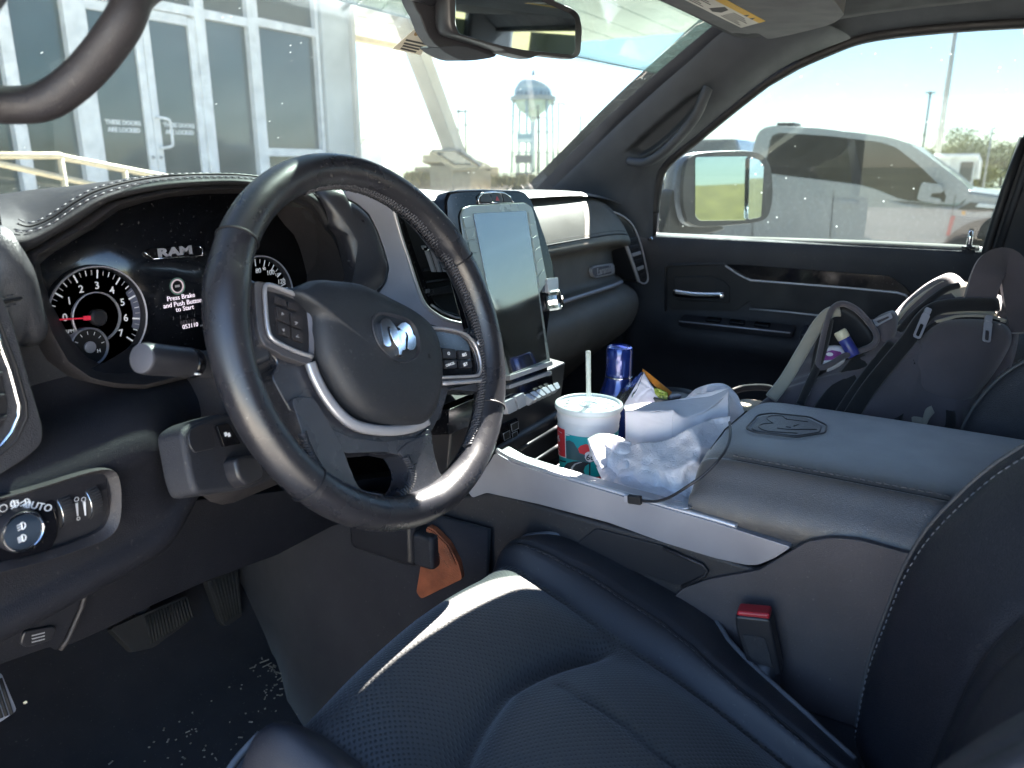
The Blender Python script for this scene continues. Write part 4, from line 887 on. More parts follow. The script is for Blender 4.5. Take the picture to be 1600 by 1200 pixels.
# badge, message and odometer
bpoly = CL.trace([(222, 394), (233, 388), (308, 384.5), (313, 390), (312, 399), (300, 401), (236, 404)], .002)
plate('badge', CL, rnd(bpoly, .002), .001, .004, M['gloss'], clu, bev=.0008)
for a, b in (((222, 394), (236, 404)), ((236, 404), (312, 399)), ((308, 384.5), (313, 390)), ((313, 390), (312, 399))): tube('badge_edge', [CL.pt(*CL.uv(*a), .0045), CL.pt(*CL.uv(*b), .0045)], .0007, M['chrome'], clu, n=6)
u, v_ = cuv(270, 393); text('badge_lettering', 'RAM', CL, u, v_, .0125, M['steel'], clu, w=.0042, ext=.0006, sx=1.75, bold=.0006)
msg = emit('display_white', (.85, .75, .85), .045)
def lcd(s, px, py, px2, py2, size):
    a = CL.uv(px, py); b = CL.uv(px2, py2); text('display_text', s, CL, (a[0]+b[0])/2, (a[1]+b[1])/2, size, msg, clu, w=.001, sx=1.0)
lcd('Press Brake', 265, 466, 299, 462, .0078); lcd('and Push Button', 261, 477, 309, 470, .0078); lcd('to Start', 277, 483.5, 299, 480, .0078); lcd('053110', 284, 511, 309, 507, .0072)
text('display_text', 'mi', CL, *cuv(314, 508), .004, M['dimwhite'], clu, w=.001)
su, sv = cuv(276, 447)
lathe('start_icon_ring', [(.0098, 0), (.0098, .0008), (.0088, .0008), (.0088, 0)], CL.pt(su, sv, .001), mat('icon_green', (.10, .22, .17), .5), clu, loop=True, ax=tuple(CL.n), n=32)
lathe('start_icon_ring', [(.0082, 0), (.0082, .0008), (.0066, .0008), (.0066, 0)], CL.pt(su, sv, .001), emit('icon_pink', (.7, .55, .6), .02), clu, loop=True, ax=tuple(CL.n), n=32)
plate('start_icon', CL, [(su-.003, sv-.0012), (su+.003, sv-.0012), (su+.003, sv+.0014), (su-.003, sv+.0014)], .001, .0016, M['dimwhite'], clu, bev=0)
for k in range(4): plate('display_line', CL, [(lambda q: (q[0]-.0003, q[1]-.002))(cuv(270+k*11, 497-k*1.5)), (lambda q: (q[0]+.0003, q[1]-.002))(cuv(270+k*11, 497-k*1.5)), (lambda q: (q[0]+.0003, q[1]+.002))(cuv(270+k*11, 497-k*1.5)), (lambda q: (q[0]-.0003, q[1]+.002))(cuv(270+k*11, 497-k*1.5))], .001, .0013, M['thread'], clu, bev=0)
# left column pad + stitched seam
LF = YF(.70)
lp_ = spl(LF.trace([(-40, 380), (2, 352), (18, 372), (36, 400), (46, 430), (57, 478), (66, 508), (64, 528), (48, 542), (26, 540), (0, 560), (-60, 560)]), 3)
pillow('side_pad', LF, lp_, -.05, [(1.0, .0), (.94, .010), (.8, .018), (.5, .022)], M['leather'], dash)
for a, b in (((-8, 467), (50, 455)), ((-4, 482), (54, 470))): stitches('stitching', [LF.pt(*LF.uv(*p, .021), .0262-.004*i) for i, p in enumerate((a, ((a[0]+b[0])/2, (a[1]+b[1])/2-1.5), b))], M['thread'], dash, .0055, .003, .0007)
tube('seam', [LF.pt(*LF.uv(-8, 474, .021), .0235), LF.pt(*LF.uv(24, 467, .021), .0235), LF.pt(*LF.uv(53, 462, .02), .0155)], .0014, M['black'], dash, n=5)
# left air vent
VF = YF(.655)
vo_ = VF.trace([(-120, 420), (-30, 420), (-4, 440), (25, 522), (38, 570), (58, 636), (67, 668), (66, 694), (38, 718), (0, 742), (-120, 790)])
lv = plate('air_vent', VF, rnd(vo_, .006), -.05, .0, M['plastic'], dash, bev=.006, seg=3)
seam = [(-20, 440), (0, 507), (25, 572), (41, 630), (42, 652), (25, 690), (0, 712), (-60, 745)]
tube('vent_seam', [VF.pt(*VF.uv(*p), .0) for p in seam], .0012, M['black'], lv, n=5)
tube('chrome_line', [VF.pt(*VF.uv(*p), .001) for p in [(-20, 480), (0, 540), (15, 580), (29, 632), (28, 650), (17, 675), (0, 697), (-60, 730)]], .0022, M['chrome'], lv, n=8)
plate('vent_opening', VF, rnd(VF.trace([(-120, 500), (-24, 500), (4, 592), (12, 640), (4, 668), (-60, 712)]), .006), -.01, .0012, M['black'], lv, bev=.001)
for k in range(4): plate('slat', VF, VF.trace([(-120, 560+k*38), (-4+k*3, 545+k*34), (-4+k*3, 551+k*34), (-120, 568+k*38)]), .001, .006, M['hard'], lv, bev=.001)
# inner grain panel between vent and column
plate('inner_panel', YF(.735), rnd(YF(.735).trace([(10, 480), (60, 535), (110, 580), (150, 600), (240, 600), (330, 590), (330, 720), (60, 740), (10, 700)]), .01), -.02, .0, M['plastic'], dash, bev=.004)
# knee roll, with light switch panel
pr = [(.735, 1.285), (.72, 1.262), (.69, 1.258), (.668, 1.247), (.655, 1.23), (.652, 1.212), (.656, 1.20), (.660, 1.19), (.664, 1.135), (.658, 1.128), (.652, 1.118), (.654, 1.104), (.668, 1.094), (.69, 1.09), (.72, 1.085)]
rows = []
for i, x in enumerate([-.86, -.80, -.74, -.70, -.66, -.62, -.58, -.55, -.53, -.51, -.49, -.47, -.45]):
    k = max(0, min(1, (x+.56)/.11)); k = k*k*(3-2*k)
    rows.append([(x, y+.05*k*(1 if z > 1.15 else .6), z+.012*(x+.6)/.2+(.0 if z > 1.15 else .045*k)) for y, z in pr])
loft('knee_panel', rows, M['lowplastic'], dash, sub=2)
KF = YF(.649)
sp_o = spl(KF.trace([(-90, 795), (0, 776), (60, 760), (130, 738), (166, 732), (182, 742), (187, 775), (184, 815), (168, 838), (130, 855), (60, 878), (0, 893), (-90, 925)]), 3)
sp_i = spl(KF.trace([(-88, 803), (0, 784), (60, 768), (130, 746), (160, 741), (172, 750), (177, 778), (174, 810), (160, 830), (126, 846), (60, 868), (0, 882), (-88, 912)]), 3)
ring('switch_surround', KF, sp_o, sp_i, -.01, .004, M['plastic2'], dash, wi0=-.012, wi1=-.004, bev=.001)
swb = plate('switch_panel', KF, sp_i, -.02, -.009, M['hard'], dash, bev=.0)
NF_ = KF.off(-.008)
ck = NF_.uv(24, 822); cp = plate('knob_plate', NF_, rnd(NF_.trace([(-90, 812), (0, 778), (60, 766), (82, 775), (90, 800), (88, 840), (70, 866), (0, 886), (-90, 905)]), .006), -.002, .003, M['gloss'], swb, bev=.002)
kn = lathe('light_knob', [(.0180, 0), (.0180, .010), (.0170, .0125), (.0150, .013), (.0146, .0118), (.0, .0118)], NF_.pt(*NF_.uv(32, 829, .01), .002), M['hard'], swb, ax=tuple(KF.n), n=48)
lathe('chrome_ring', [(.0170, .0115), (.0167, .0138), (.0155, .0140), (.0149, .0122)], NF_.pt(*NF_.uv(32, 829, .01), .002), M['chrome'], swb, ax=tuple(KF.n), n=48)
KT = NF_.off(.0142)
def icon_lamp(fr, px, py, s, parent, rays, flip=1):
    u, v = fr.uv(px, py); mb = MB()
    pts = [(u+flip*(-.001+.45*s*math.cos(R(a))), v+.5*s*math.sin(R(a))) for a in range(-90, 91, 20)]; 
    mb.add(*g_tube([fr.pt(*p, .0004) for p in pts+[pts[0]]], s*.07, 4))
    for k in range(rays): yy = v+(.35-.7*k/(max(rays-1, 1)))*s; mb.add(*g_tube([fr.pt(u-flip*.0016, yy, .0004), fr.pt(u-flip*(.0016+.5*s), yy-.1*s, .0004)], s*.06, 4))
    mb.build('printed_icon', M['white'], parent, smooth=False)
icon_lamp(KT, 36, 821, .0062, swb, 3); icon_lamp(KT, 37, 840, .006, swb, 4)
kp2 = NF_.off(.0036)
icon_lamp(kp2, 42, 786, .008, swb, 3); icon_lamp(kp2, 25, 787, .006, swb, 3); icon_lamp(kp2, 20, 787, .006, swb, 3, -1)
u, v_ = kp2.uv(5, 794); tube('printed_icon', [kp2.pt(u+.003*math.cos(R(a)), v_+.003*math.sin(R(a)), 0) for a in range(0, 361, 30)], .0004, M['white'], swb, n=4)
u, v_ = kp2.uv(59, 791); text('switch_text', 'AUTO', kp2, u, v_, .0088, M['white'], swb, rot=-32)
for px, py in ((104, 799), (148, 785)):
    u, v_ = NF_.uv(px, py, .004)
    w_ = lathe('dimmer_wheel', [(.0165, -.0055), (.0172, -.0045), (.0172, .0045), (.0165, .0055)], NF_.pt(u, v_, -.008), M['rubber'], swb, ax=(1, 0, 0), n=40)
    mb = MB()
    for k in range(40):
        a = 2*math.pi*k/40; mb.add(*g_box(NF_.pt(u, v_+.0172*math.sin(a), -.008+.0172*math.cos(a)), (.009, .0012, .0012)))
    mb.build('wheel_ridges', M['hard'], swb, smooth=False, kind='stuff')
    tube('chrome_edge', [NF_.pt(u-.006, v_+.0172*math.sin(R(a)), -.008+.0174*math.cos(R(a))) for a in range(-60, 61, 15)], .0006, M['chrome'], swb, n=4)
for a, b in (((119, 786), (121, 806)), ((131, 784), (133, 805))):
    p, q = NF_.uv(*a), NF_.uv(*b); plate('printed_bar', NF_, [(p[0]-.0011, p[1]), (p[0]+.0012, p[1]), (q[0]+.0005, q[1]), (q[0]-.0005, q[1])], .0002, .0008, M['white'], swb, bev=0)
for px, py, r in ((122, 810, .0014), (130, 780, .002), (119, 780, .002)):
    u, v_ = NF_.uv(px, py); tube('printed_icon', [NF_.pt(u+r*math.cos(R(a)), v_+r*math.sin(R(a)), .0006) for a in range(0, 361, 45)], .0003, M['white'], swb, n=4)
# lower trim panels
LP = YF(.70, -8)
pl = plate('lower_panel', LP, rnd(LP.trace([(-120, 935), (0, 905), (139, 868), (138, 898), (124, 948), (98, 1004), (88, 1018), (80, 1010), (0, 1038), (-120, 1075)]), .006), -.02, .0, M['lowplastic'], dash, bev=.004, seg=3)
LQ = YF(.712, -8)
plate('lower_panel', LQ, rnd(LQ.trace([(144, 866), (196, 842), (235, 806), (262, 786), (420, 770), (640, 740), (640, 790), (520, 822), (432, 868), (330, 905), (240, 945), (160, 985), (104, 1010), (128, 950), (142, 898)]), .006), -.02, .0, M['lowplastic'], dash, bev=.005, seg=3)
tube('panel_edge', [LP.pt(*LP.uv(px, py), .002) for px, py in ((141, 872), (139, 898), (126, 948), (104, 998), (92, 1014))], .0026, M['plastic2'], dash, n=8)
plate('latch', LP, rnd(LP.trace([(34, 985), (80, 976), (86, 980), (78, 998), (40, 1010), (28, 1005)]), .004), -.002, .004, M['hard'], pl, bev=.002)
for k in range(3): plate('latch_print', LP, LP.trace([(46, 990+k*5), (66, 985+k*5), (66, 986.2+k*5), (46, 991.2+k*5)]), .004, .0045, M['dimwhite'], pl, bev=0)
# right hand leather column, silver trim, vent
RFm = Frame(U(550, 370, Y=.685), (.90, -.43, 0), (.05, .1, .99))
rp_ = spl(RFm.trace([(513, 352), (506, 330), (494, 300), (512, 291), (532, 294), (537, 309), (556, 320), (574, 336), (587, 362), (598, 392), (605, 418), (601, 440), (590, 453), (566, 470), (540, 470), (549, 438), (541, 405), (530, 370)]), 3)
pillow('column_pad', RFm, rp_, -.06, [(1.0, .0), (.95, .006), (.8, .013), (.5, .017)], M['leather_soft'], dash)
for a, b in (((544, 408), (601, 399)), ((547, 419), (603, 410))):
    stitches('stitching', [RFm.pt(*RFm.uv(*p, .014), w+.0008) for p, w in ((a, .007), ((a[0]*.7+b[0]*.3, a[1]*.7+b[1]*.3), .0145), ((a[0]*.35+b[0]*.65, a[1]*.35+b[1]*.65), .0145), (b, .006))], M['darkthread'], dash, .005, .003, .0006)
TF = Frame(U(610, 400, Y=.672), (.88, -.47, 0), (.03, .08, .99))
stp = [(537, 299), (548, 295), (565, 296), (590, 307), (612, 325), (624, 370), (636, 406), (650, 450), (661, 476), (676, 490), (700, 502), (726, 507), (745, 510), (745, 535), (690, 530), (640, 515), (600, 500), (575, 475), (592, 456), (603, 440), (607, 418), (600, 392), (589, 361), (576, 335), (558, 319), (539, 309)]
plate('silver_trim', TF, rnd(TF.trace(stp), .004), -.03, .003, M['steel'], dash, bev=.003, seg=3)
cl_ = [(608, 318), (613, 326), (625, 370), (637, 406), (651, 450), (662, 475), (678, 490), (702, 502), (745, 510)]
tube('chrome_line', [TF.pt(*TF.uv(*p), .003) for p in spl(cl_, 3, False)], .0028, M['silver'], dash, n=8)
vent = plate('air_vent', YF(.70), YF(.70).trace([(606, 315), (640, 322), (700, 320), (740, 400), (760, 510), (730, 505), (690, 494), (664, 470), (640, 400)]), -.03, .0, M['black'], dash, bev=.003)
ring('vent_bezel', YF(.69), resamp(YF(.69).trace([(618, 326), (720, 316), (760, 500), (725, 503), (684, 492), (664, 470), (640, 400)]), 40), resamp(YF(.69).trace([(626, 332), (714, 324), (748, 486), (722, 494), (690, 484), (672, 466), (648, 400)]), 40), -.012, .003, M['gloss'], vent, bev=.0015)
v2f = YF(.686)
for k in range(7):
    y0 = 345+k*19; x0 = 640+k*4.4
    plate('slat', Frame((0, .69, 1.3), (1, 0, 0), (0, .35, .94)), Frame((0, .69, 1.3), (1, 0, 0), (0, .35, .94)).trace([(x0, y0), (745+k, y0-12), (745+k, y0-8), (x0, y0+4)]), -.006, .006, M['plastic'], vent, bev=.001)
for k in range(5): plate('vane', v2f, v2f.trace([(668+k*9, 392), (671+k*9, 392), (682+k*9, 425), (679+k*9, 425)]), -.006, .0, M['steel'], vent, bev=0)
plate('vent_tab', v2f, rnd(v2f.trace([(657, 384), (675, 382), (677, 388), (660, 390)]), .002), .0, .008, M['silver'], vent, bev=.001)
lathe('vent_tab_knob', [(.004, 0), (.004, .006), (.002, .008)], v2f.pt(*v2f.uv(661, 387), .004), M['chrome'], vent, ax=tuple(v2f.n), n=14)
plate('thumb_wheel', v2f, rnd(v2f.trace([(672, 452), (700, 446), (702, 454), (674, 460)]), .002), .0, .005, M['hard'], vent, bev=.001)
for px, py in ((667, 455), (708, 450)): plate('thumb_mark', v2f, v2f.trace([(px-3, py-3), (px+3, py-4), (px+3, py+2), (px-3, py+3)]), .0, .002, M['thread'], vent, bev=0)
tube('chrome_line', [v2f.pt(*v2f.uv(*p), .002) for p in ((672, 476), (690, 488), (710, 496), (745, 500))], .0018, M['silver'], vent, n=6)
# ---- centre stack
SF = Frame(U(770, 322, Y=.606), (1, 0, 0), (0, .203, .979))
stk_o = [(697, 345), (696, 312), (702, 299), (720, 296), (755, 295), (812, 297), (822, 301), (831, 312), (841, 338), (853, 372), (864, 410), (868, 440), (860, 490), (856, 520), (856, 566), (858, 600), (790, 650), (762, 600), (746, 525), (724, 445), (706, 380)]
scr = plate('touchscreen', SF, rnd(SF.trace(stk_o), .004), -.022, .0, M['gloss'], dash, bev=.004, seg=3)
sil = mat('bezel_grey_green', (.30, .335, .325), .25, metal=.3, dust=.1)
bo = rnd(SF.trace([(717, 338), (721, 326), (732, 321.5), (818, 317), (829, 324), (834, 342), (843, 388), (853, 440), (841, 458), (858, 566), (790, 592), (752, 470), (738, 420), (722, 372)]), .004)
plate('screen_bezel', SF, bo, 0, .003, sil, scr, bev=.0015)
scrm = mat('dusty_screen', (.035, .037, .036), .045, spec=1.0, ior=2.3, var=.4, vscale=26, rvar=.5, dust=.35)
plate('display', SF, rnd(SF.trace([(736, 334.5), (819, 330), (838, 458), (851, 562), (793, 585), (764, 478)]), .0015), .003, .0042, scrm, scr, bev=.0005)
for side in (0, 1):
    for k in range(6):
        f0, f1 = k/6+.012, (k+1)/6-.012
        if side == 0: a, b, c, d = (719.5, 340), (733, 336), (755, 458), (745, 452)
        else: a, b, c, d = (822, 331), (829.5, 330), (850, 438), (840, 452)
        q = [tuple(V(a).lerp(V(d), f0)), tuple(V(b).lerp(V(c), f0)), tuple(V(b).lerp(V(c), f1)), tuple(V(a).lerp(V(d), f1))]
        plate('screen_button', SF, rnd(SF.trace(q), .0012), .003, .0042, sil, scr, bev=.0008)
tr_ = [(747, 318), (746, 308), (752, 302.5), (770, 301), (786, 302), (796, 308), (801, 317)]
tube('chrome_frame', [SF.pt(*SF.uv(*p), .001) for p in tr_+[tr_[0]]], .0019, M['chrome'], scr, n=6)
for a, b in (((764, 302), (768, 317.5)), ((781, 302), (785, 317.5))): tube('chrome_divider', [SF.pt(*SF.uv(*a), .001), SF.pt(*SF.uv(*b), .001)], .0011, M['chrome'], scr, n=6)
for q in ([(749, 316), (748, 309), (753, 304), (763, 303), (767, 316)], [(765, 303), (780, 303), (784, 316), (768, 316)], [(783, 303), (786, 304), (795, 309), (799, 316), (786, 316)]): plate('hazard_button', SF, rnd(SF.trace(q), .002), -.001, .0025, M['hard'], scr, bev=.001)
plate('hazard_mark', SF, SF.trace([(772, 314), (778, 314), (774, 307)]), .0025, .0029, M['red'], scr, bev=0)
kc = SF.pt(*SF.uv(859, 470), -.004); kx = (SF.n+V((.25, 0, 0))).normalized()
kb_ = lathe('volume_knob', [(.0155, 0), (.0165, .002), (.0165, .020), (.0150, .0225), (.0125, .0225), (.012, .0205)], kc, M['chrome'], dash, ax=tuple(kx), n=14, smooth=False)
lathe('knob_face', [(.0119, .018), (.0119, .0208), (.009, .0215)], kc, M['gloss'], kb_, ax=tuple(kx), n=28)
plate('sunlit_bezel_tip', SF, rnd(SF.trace([(850, 436), (867, 434), (868, 452), (852, 458)]), .002), -.004, .006, M['silver'], dash, bev=.002)  # silver stands in for sun on the bezel tip
CF2 = Frame(SF.pt(*SF.uv(826, 600), 0), (1, 0, 0), (0, .25, .968))
for p, w in (([(790, 587), (856, 564.5), (857, 571), (790, 595)], .008), ([(790, 602), (856, 580), (857, 585), (790, 608)], .007)):
    plate('silver_strip', SF, rnd(SF.trace(p), .0015), 0, w, M['silver'], dash, bev=.001)
cb = plate('climate_panel', SF, rnd(SF.trace([(700, 640), (780, 606), (862, 586), (864, 606), (790, 640), (700, 680)]), .003), -.03, .001, M['gloss'], dash, bev=.002)
KFr = Frame(SF.pt(*SF.uv(840, 612), .012), (1, 0, 0), (0, .75, .66))
for k in range(6):
    t0, t1 = k/6+.02, (k+1)/6-.02; a, b, c, d = V((817, 618)), V((872, 597)), V((876, 606)), V((832, 627))
    q = [tuple(a.lerp(b, t0)), tuple(a.lerp(b, t1)), tuple(d.lerp(c, t1)), tuple(d.lerp(c, t0))]
    plate('toggle_key', KFr, rnd(KFr.trace(q), .002), -.012, .001, M['silver'] if k > 0 else M['steel'], dash, bev=.0025, seg=3)
for q in ([(795, 620), (808, 614), (812, 634), (800, 640)], [(778, 628), (792, 622), (798, 641), (784, 648)]):
    plate('toggle_switch', SF, rnd(SF.trace(q), .002), 0, .012, M['steel'], dash, bev=.003)
# lower centre: dark tray wall with ports
DFm = Frame(SF.pt(*SF.uv(826, 640), -.03), (1, 0, 0), (0, -.12, .99))
lw = plate('lower_stack', DFm, [(-.16, -.17), (.17, -.17), (.17, .04), (-.16, .04)], -.05, -.0, M['hard'], dash, bev=.004)
pp = plate('port_panel', DFm, rnd(DFm.trace([(770, 668), (806, 652), (810, 676), (784, 696), (766, 702)]), .003), 0, .003, M['gloss'], dash, bev=.001)
for q in ([(794, 662), (805, 657), (806, 668), (796, 673)], [(782, 676), (792, 671), (793, 682), (784, 687)], [(796, 676), (804, 672), (805, 680), (797, 684)]): plate('usb_port', DFm, rnd(DFm.trace(q), .0015), .003, .005, M['black'], pp, bev=.0005); tube('port_edge', [DFm.pt(*DFm.uv(*p), .005) for p in q+[q[0]]], .0005, M['steel'], pp, n=4)
ct = U(716, 632, Y=.60)
lathe('start_button', [(.016, 0), (.016, .006), (.0135, .008), (.012, .0065), (.0, .0065)], U(722, 624, Y=.62), M['steel'], dash, ax=(0, -.96, .25), n=32)
# ---- passenger side
pf = [(.80, 1.428), (.745, 1.424), (.716, 1.413), (.692, 1.393), (.672, 1.367), (.657, 1.340), (.653, 1.330), (.660, 1.322), (.686, 1.317), (.703, 1.312), (.700, 1.29), (.694, 1.25), (.690, 1.238), (.676, 1.2345), (.670, 1.231), (.671, 1.226), (.680, 1.223), (.672, 1.219), (.652, 1.211), (.640, 1.198), (.636, 1.18), (.640, 1.155), (.652, 1.13), (.675, 1.105), (.71, 1.08), (.78, 1.02), (.85, .95)]
rows = []
for x in [.04, .10, .2, .3, .4, .5, .56, .60, .64, .68, .72, .755, .775]:
    e = max(0, (x-.5)/.275); rows.append([(x, y+.075*e*e*e if z > 1.225 else y+.07*e**4, z-.036*e*e*(1 if z > 1.3 else .25)) for y, z in pf])
loft('glove_box', rows, mat('sunlit_dusty_glove', (.125, .117, .102), .5, grain=.35, gscale=800, dust=.2), dash, sub=1)  # base paled and warmed to carry the sun patch; specks are dust
tube('glove_seam', [V((x, .6592+.075*max(0, (x-.5)/.275)**3, 1.345-.036*max(0, (x-.5)/.275)**2)) for x in (.12, .2, .3, .4, .5, .56, .6, .64)], .0016, M['black'], dash, n=6)
stitches('stitching', [V((x, .6615+.075*max(0, (x-.5)/.275)**3, 1.3515-.036*max(0, (x-.5)/.275)**2)) for x in (.12, .2, .3, .4, .5, .56, .6, .64)], M['darkthread'], dash, .005, .003, .0006)
tube('glove_lip', [V((x, .667+.075*max(0, (x-.5)/.275)**3, 1.2315)) for x in (.08, .2, .3, .4, .5, .56, .60, .635)], .0042, M['steel'], dash, n=8)
GF = Frame((0, .694, 1.3), (1, 0, 0), (0, .06, .998))
bd = plate('badge', GF, rnd(GF.trace([(922, 423), (923, 418), (928, 415.5), (954, 411.5), (957.5, 414), (958.5, 425), (956, 428.5), (930, 434.5), (925, 432)]), .004), -.004, .004, M['silver'], dash, bev=.0012)
bi = rnd(GF.trace([(925, 421), (929, 418), (953, 414.5), (956, 424), (954, 427), (930, 432), (926.5, 429)], .004), .002)
plate('badge_inset', GF, bi, .004, .0048, M['thread'], bd, bev=0)
a = GF.uv(926, 425); b = GF.uv(956, 419.5); text('badge_lettering', 'Laramie', GF, (a[0]+b[0])/2, (a[1]+b[1])/2, .021, M['silver'], bd, w=.005, ext=.0008, sx=1.15, bold=.0004)
# right air vent
RV = Frame((.7, .69, 1.3), (.93, -.36, 0), (0, 0, 1))
ov = RV.trace([(944, 331), (956, 331), (972, 338), (988, 352), (1000, 380), (1008, 412), (1012, 436), (1006, 443), (996, 440), (990, 420), (980, 392), (968, 362), (956, 343)])
rv = plate('air_vent', RV, rnd(ov, .003), -.06, .0, M['hard'], dash, bev=.002)
tube('chrome_line', [RV.pt(*RV.uv(*p), .001) for p in spl([(945, 331), (957, 342), (969, 362), (981, 392), (991, 420), (997, 439)], 3, False)], .0042, M['silver'], rv, n=8)
tube('chrome_line', [RV.pt(*RV.uv(*p), .001) for p in spl([(958, 331), (973, 338), (988, 352), (1000, 380), (1008, 412), (1012, 436), (1006, 443), (997, 439)], 3, False)], .002, M['silver'], rv, n=8)
plate('vent_opening', RV, RV.trace([(962, 342), (978, 348), (992, 368), (1003, 410), (1007, 434), (1000, 434), (994, 416), (984, 388), (972, 360)]), 0, .0012, M['black'], rv, bev=0)
for k in range(6): plate('slat', RV, RV.trace([(977+k*4.2, 374+k*11), (995+k*2.2, 370+k*11), (996+k*2.2, 375+k*11), (979+k*4.2, 379+k*11)]), .001, .004, M['hard'] if k not in (2, 4) else M['silver'], rv, bev=.001)
# ---- steering column, stalk
WC = V((-.379, .510, 1.310)); TL = R(19.85); AZ = R(-1.73)
wn_ = V((math.sin(AZ)*math.cos(TL), -math.cos(AZ)*math.cos(TL), math.sin(TL)))
WF = Frame(WC, (math.cos(AZ), math.sin(AZ), 0), wn_.cross(V((math.cos(AZ), math.sin(AZ), 0))))
col_ = thing('steering_column', 'dark steering column cover with a pedal switch and tilt lever', 'steering column', WF.pt(0, -.03, -.16))
def csec(w, h, r, w0, dy=0, dx=0): return [WF.pt(x+dx, y+dy, w0) for x, y in rrect(w, h, r)]
loft('shroud', [csec(.11, .10, .035, -.055, -.01), csec(.135, .125, .04, -.075, -.012), csec(.15, .135, .04, -.13, -.016), csec(.17, .15, .04, -.20, -.03), csec(.19, .18, .04, -.25, -.04)], M['plastic2'], col_, cu_=True, caps=True, sharp=50)
PFc = Frame(U(330, 700, Y=.615), V((1, .25, 0)), V((.0, .30, 1)))
pc = plate('lower_cover', PFc, rnd(PFc.trace([(284, 672), (302, 658), (345, 645), (440, 650), (450, 740), (400, 762), (308, 774), (298, 748)]), .008), -.035, .0, M['plastic'], col_, bev=.008, seg=3)
plate('finger_recess', PFc, rnd(PFc.trace([(292, 674), (308, 664), (330, 660), (336, 700), (302, 708), (294, 696)]), .006), -.001, .002, M['hard'], pc, bev=.001)
ps = plate('pedal_switch', PFc, rnd(PFc.trace([(334, 666), (352, 663), (372, 694), (346, 699)]), .002), 0, .004, M['gloss'], pc, bev=.001)
q = PFc.uv(355, 679, .004)
for dx, dy in ((-.002, .001), (.002, -.001)): plate('pedal_icon', PFc, [(q[0]+dx-.0017, q[1]+dy-.002), (q[0]+dx+.0017, q[1]+dy-.002), (q[0]+dx+.0017, q[1]+dy+.002), (q[0]+dx-.0017, q[1]+dy+.002)], .004, .0045, M['white'], pc, bev=0)
tl = rnd(PFc.trace([(348, 722), (356, 716), (384, 714), (396, 744), (392, 754), (368, 764), (354, 750)]), .006)
plate('tilt_lever', PFc, tl, -.01, .016, M['hard'], col_, bev=.006, seg=3)
E_ = U(222, 560, Y=.555); B0 = WF.pt(-.055, -.005, -.085)
st = thing('turn_signal_stalk', 'black turn signal stalk with a round grey end left of the steering wheel', 'stalk', B0)
ax_ = (E_-B0).normalized(); L_ = (E_-B0).length
lathe('arm', [(.009, 0), (.0095, L_*.35), (.0115, L_*.62), (.012, L_*.70)], B0, M['plastic'], st, ax=tuple(ax_), n=28)
lathe('collar', [(.0124, L_*.70), (.0130, L_*.71), (.0130, L_*.74), (.0122, L_*.745)], B0, M['gloss'], st, ax=tuple(ax_), n=28)
lathe('twist_grip', [(.0120, L_*.745), (.0128, L_*.75), (.0130, L_*.975), (.0122, L_*.995)], B0, M['hard'], st, ax=tuple(ax_), n=32)
lathe('end_cap', [(.0122, L_*.995), (.0118, L_*1.005), (.009, L_*1.01)], B0, mat('stalk_end', (.055, .055, .065), .5, grain=.3, gscale=700), st, ax=tuple(ax_), n=32)
mb = MB()
for k in range(5): a = B0+ax_*L_*(.60-.05*k)+V((0, -.0118, .0035)); mb.add(*g_box(a, (.004, .001, .002)))
mb.build('printed_icon', M['white'], st, smooth=False)
tube('index_mark', [B0+ax_*L_*.72+V((0, -.0105, -.0085)), B0+ax_*L_*.755+V((0, -.0105, -.0085))], .0008, M['white'], st, n=4)
# ------------------------------------------------------------------ steering wheel
sw_ = thing('steering_wheel', 'black leather steering wheel with silver spoke trim and a chrome ram head emblem', 'steering wheel', WC)
RR_, rr0 = .1765, .0187
def wpt(a, r, w=0): return WF.pt(r*math.cos(R(a)), r*math.sin(R(a)), w)
def rimsec(a, grow=0):
    th = 1+.10*(math.exp(-((a-28) % 360-0)**2/250)+math.exp(-((a-152) % 360)**2/250))
    r = (rr0+grow)*th; out = []
    for k in range(24):
        b = 2*math.pi*k/24; out.append(wpt(a, RR_+r*.93*math.cos(b), r*1.04*math.sin(b)))
    return out
loft('rim', [rimsec(a) for a in range(0, 360, 4)], M['wheel'], sw_, cu_=True, cv_=True, sub=1)
for a in (139, 217, 22, -38):
    tube('rim_seam', rimsec(a, .0002), .0010, M['black'], sw_, n=6, closed=True)
mb = MB(); rs_ = random.Random(3)
for a in [x*1.25 for x in range(-48, 84)]+[x*1.25 for x in range(150, 196)]:
    if 3 < a < 21 and 0: continue
    def q(da, b): return wpt(a+da, RR_+(rr0+.0006)*.93*math.cos(R(b)), (rr0+.0006)*1.04*math.sin(R(b)))
    j = rs_.uniform(-3, 3)
    mb.add(*g_tube([q(-.5, 196+j), q(.1, 183+j), q(.5, 172+j)], .0012, 5)); mb.add(*g_tube([q(.5, 160+j), q(.1, 171), q(-.3, 180+j)], .0010, 5))
mb.build('rim_stitching', M['darkthread'], sw_, kind='stuff')
tube('rim_join', [wpt(a, RR_-(rr0+.0002)*.93, .0012) for a in range(-62, 106, 3)], .0009, M['black'], sw_, n=5)
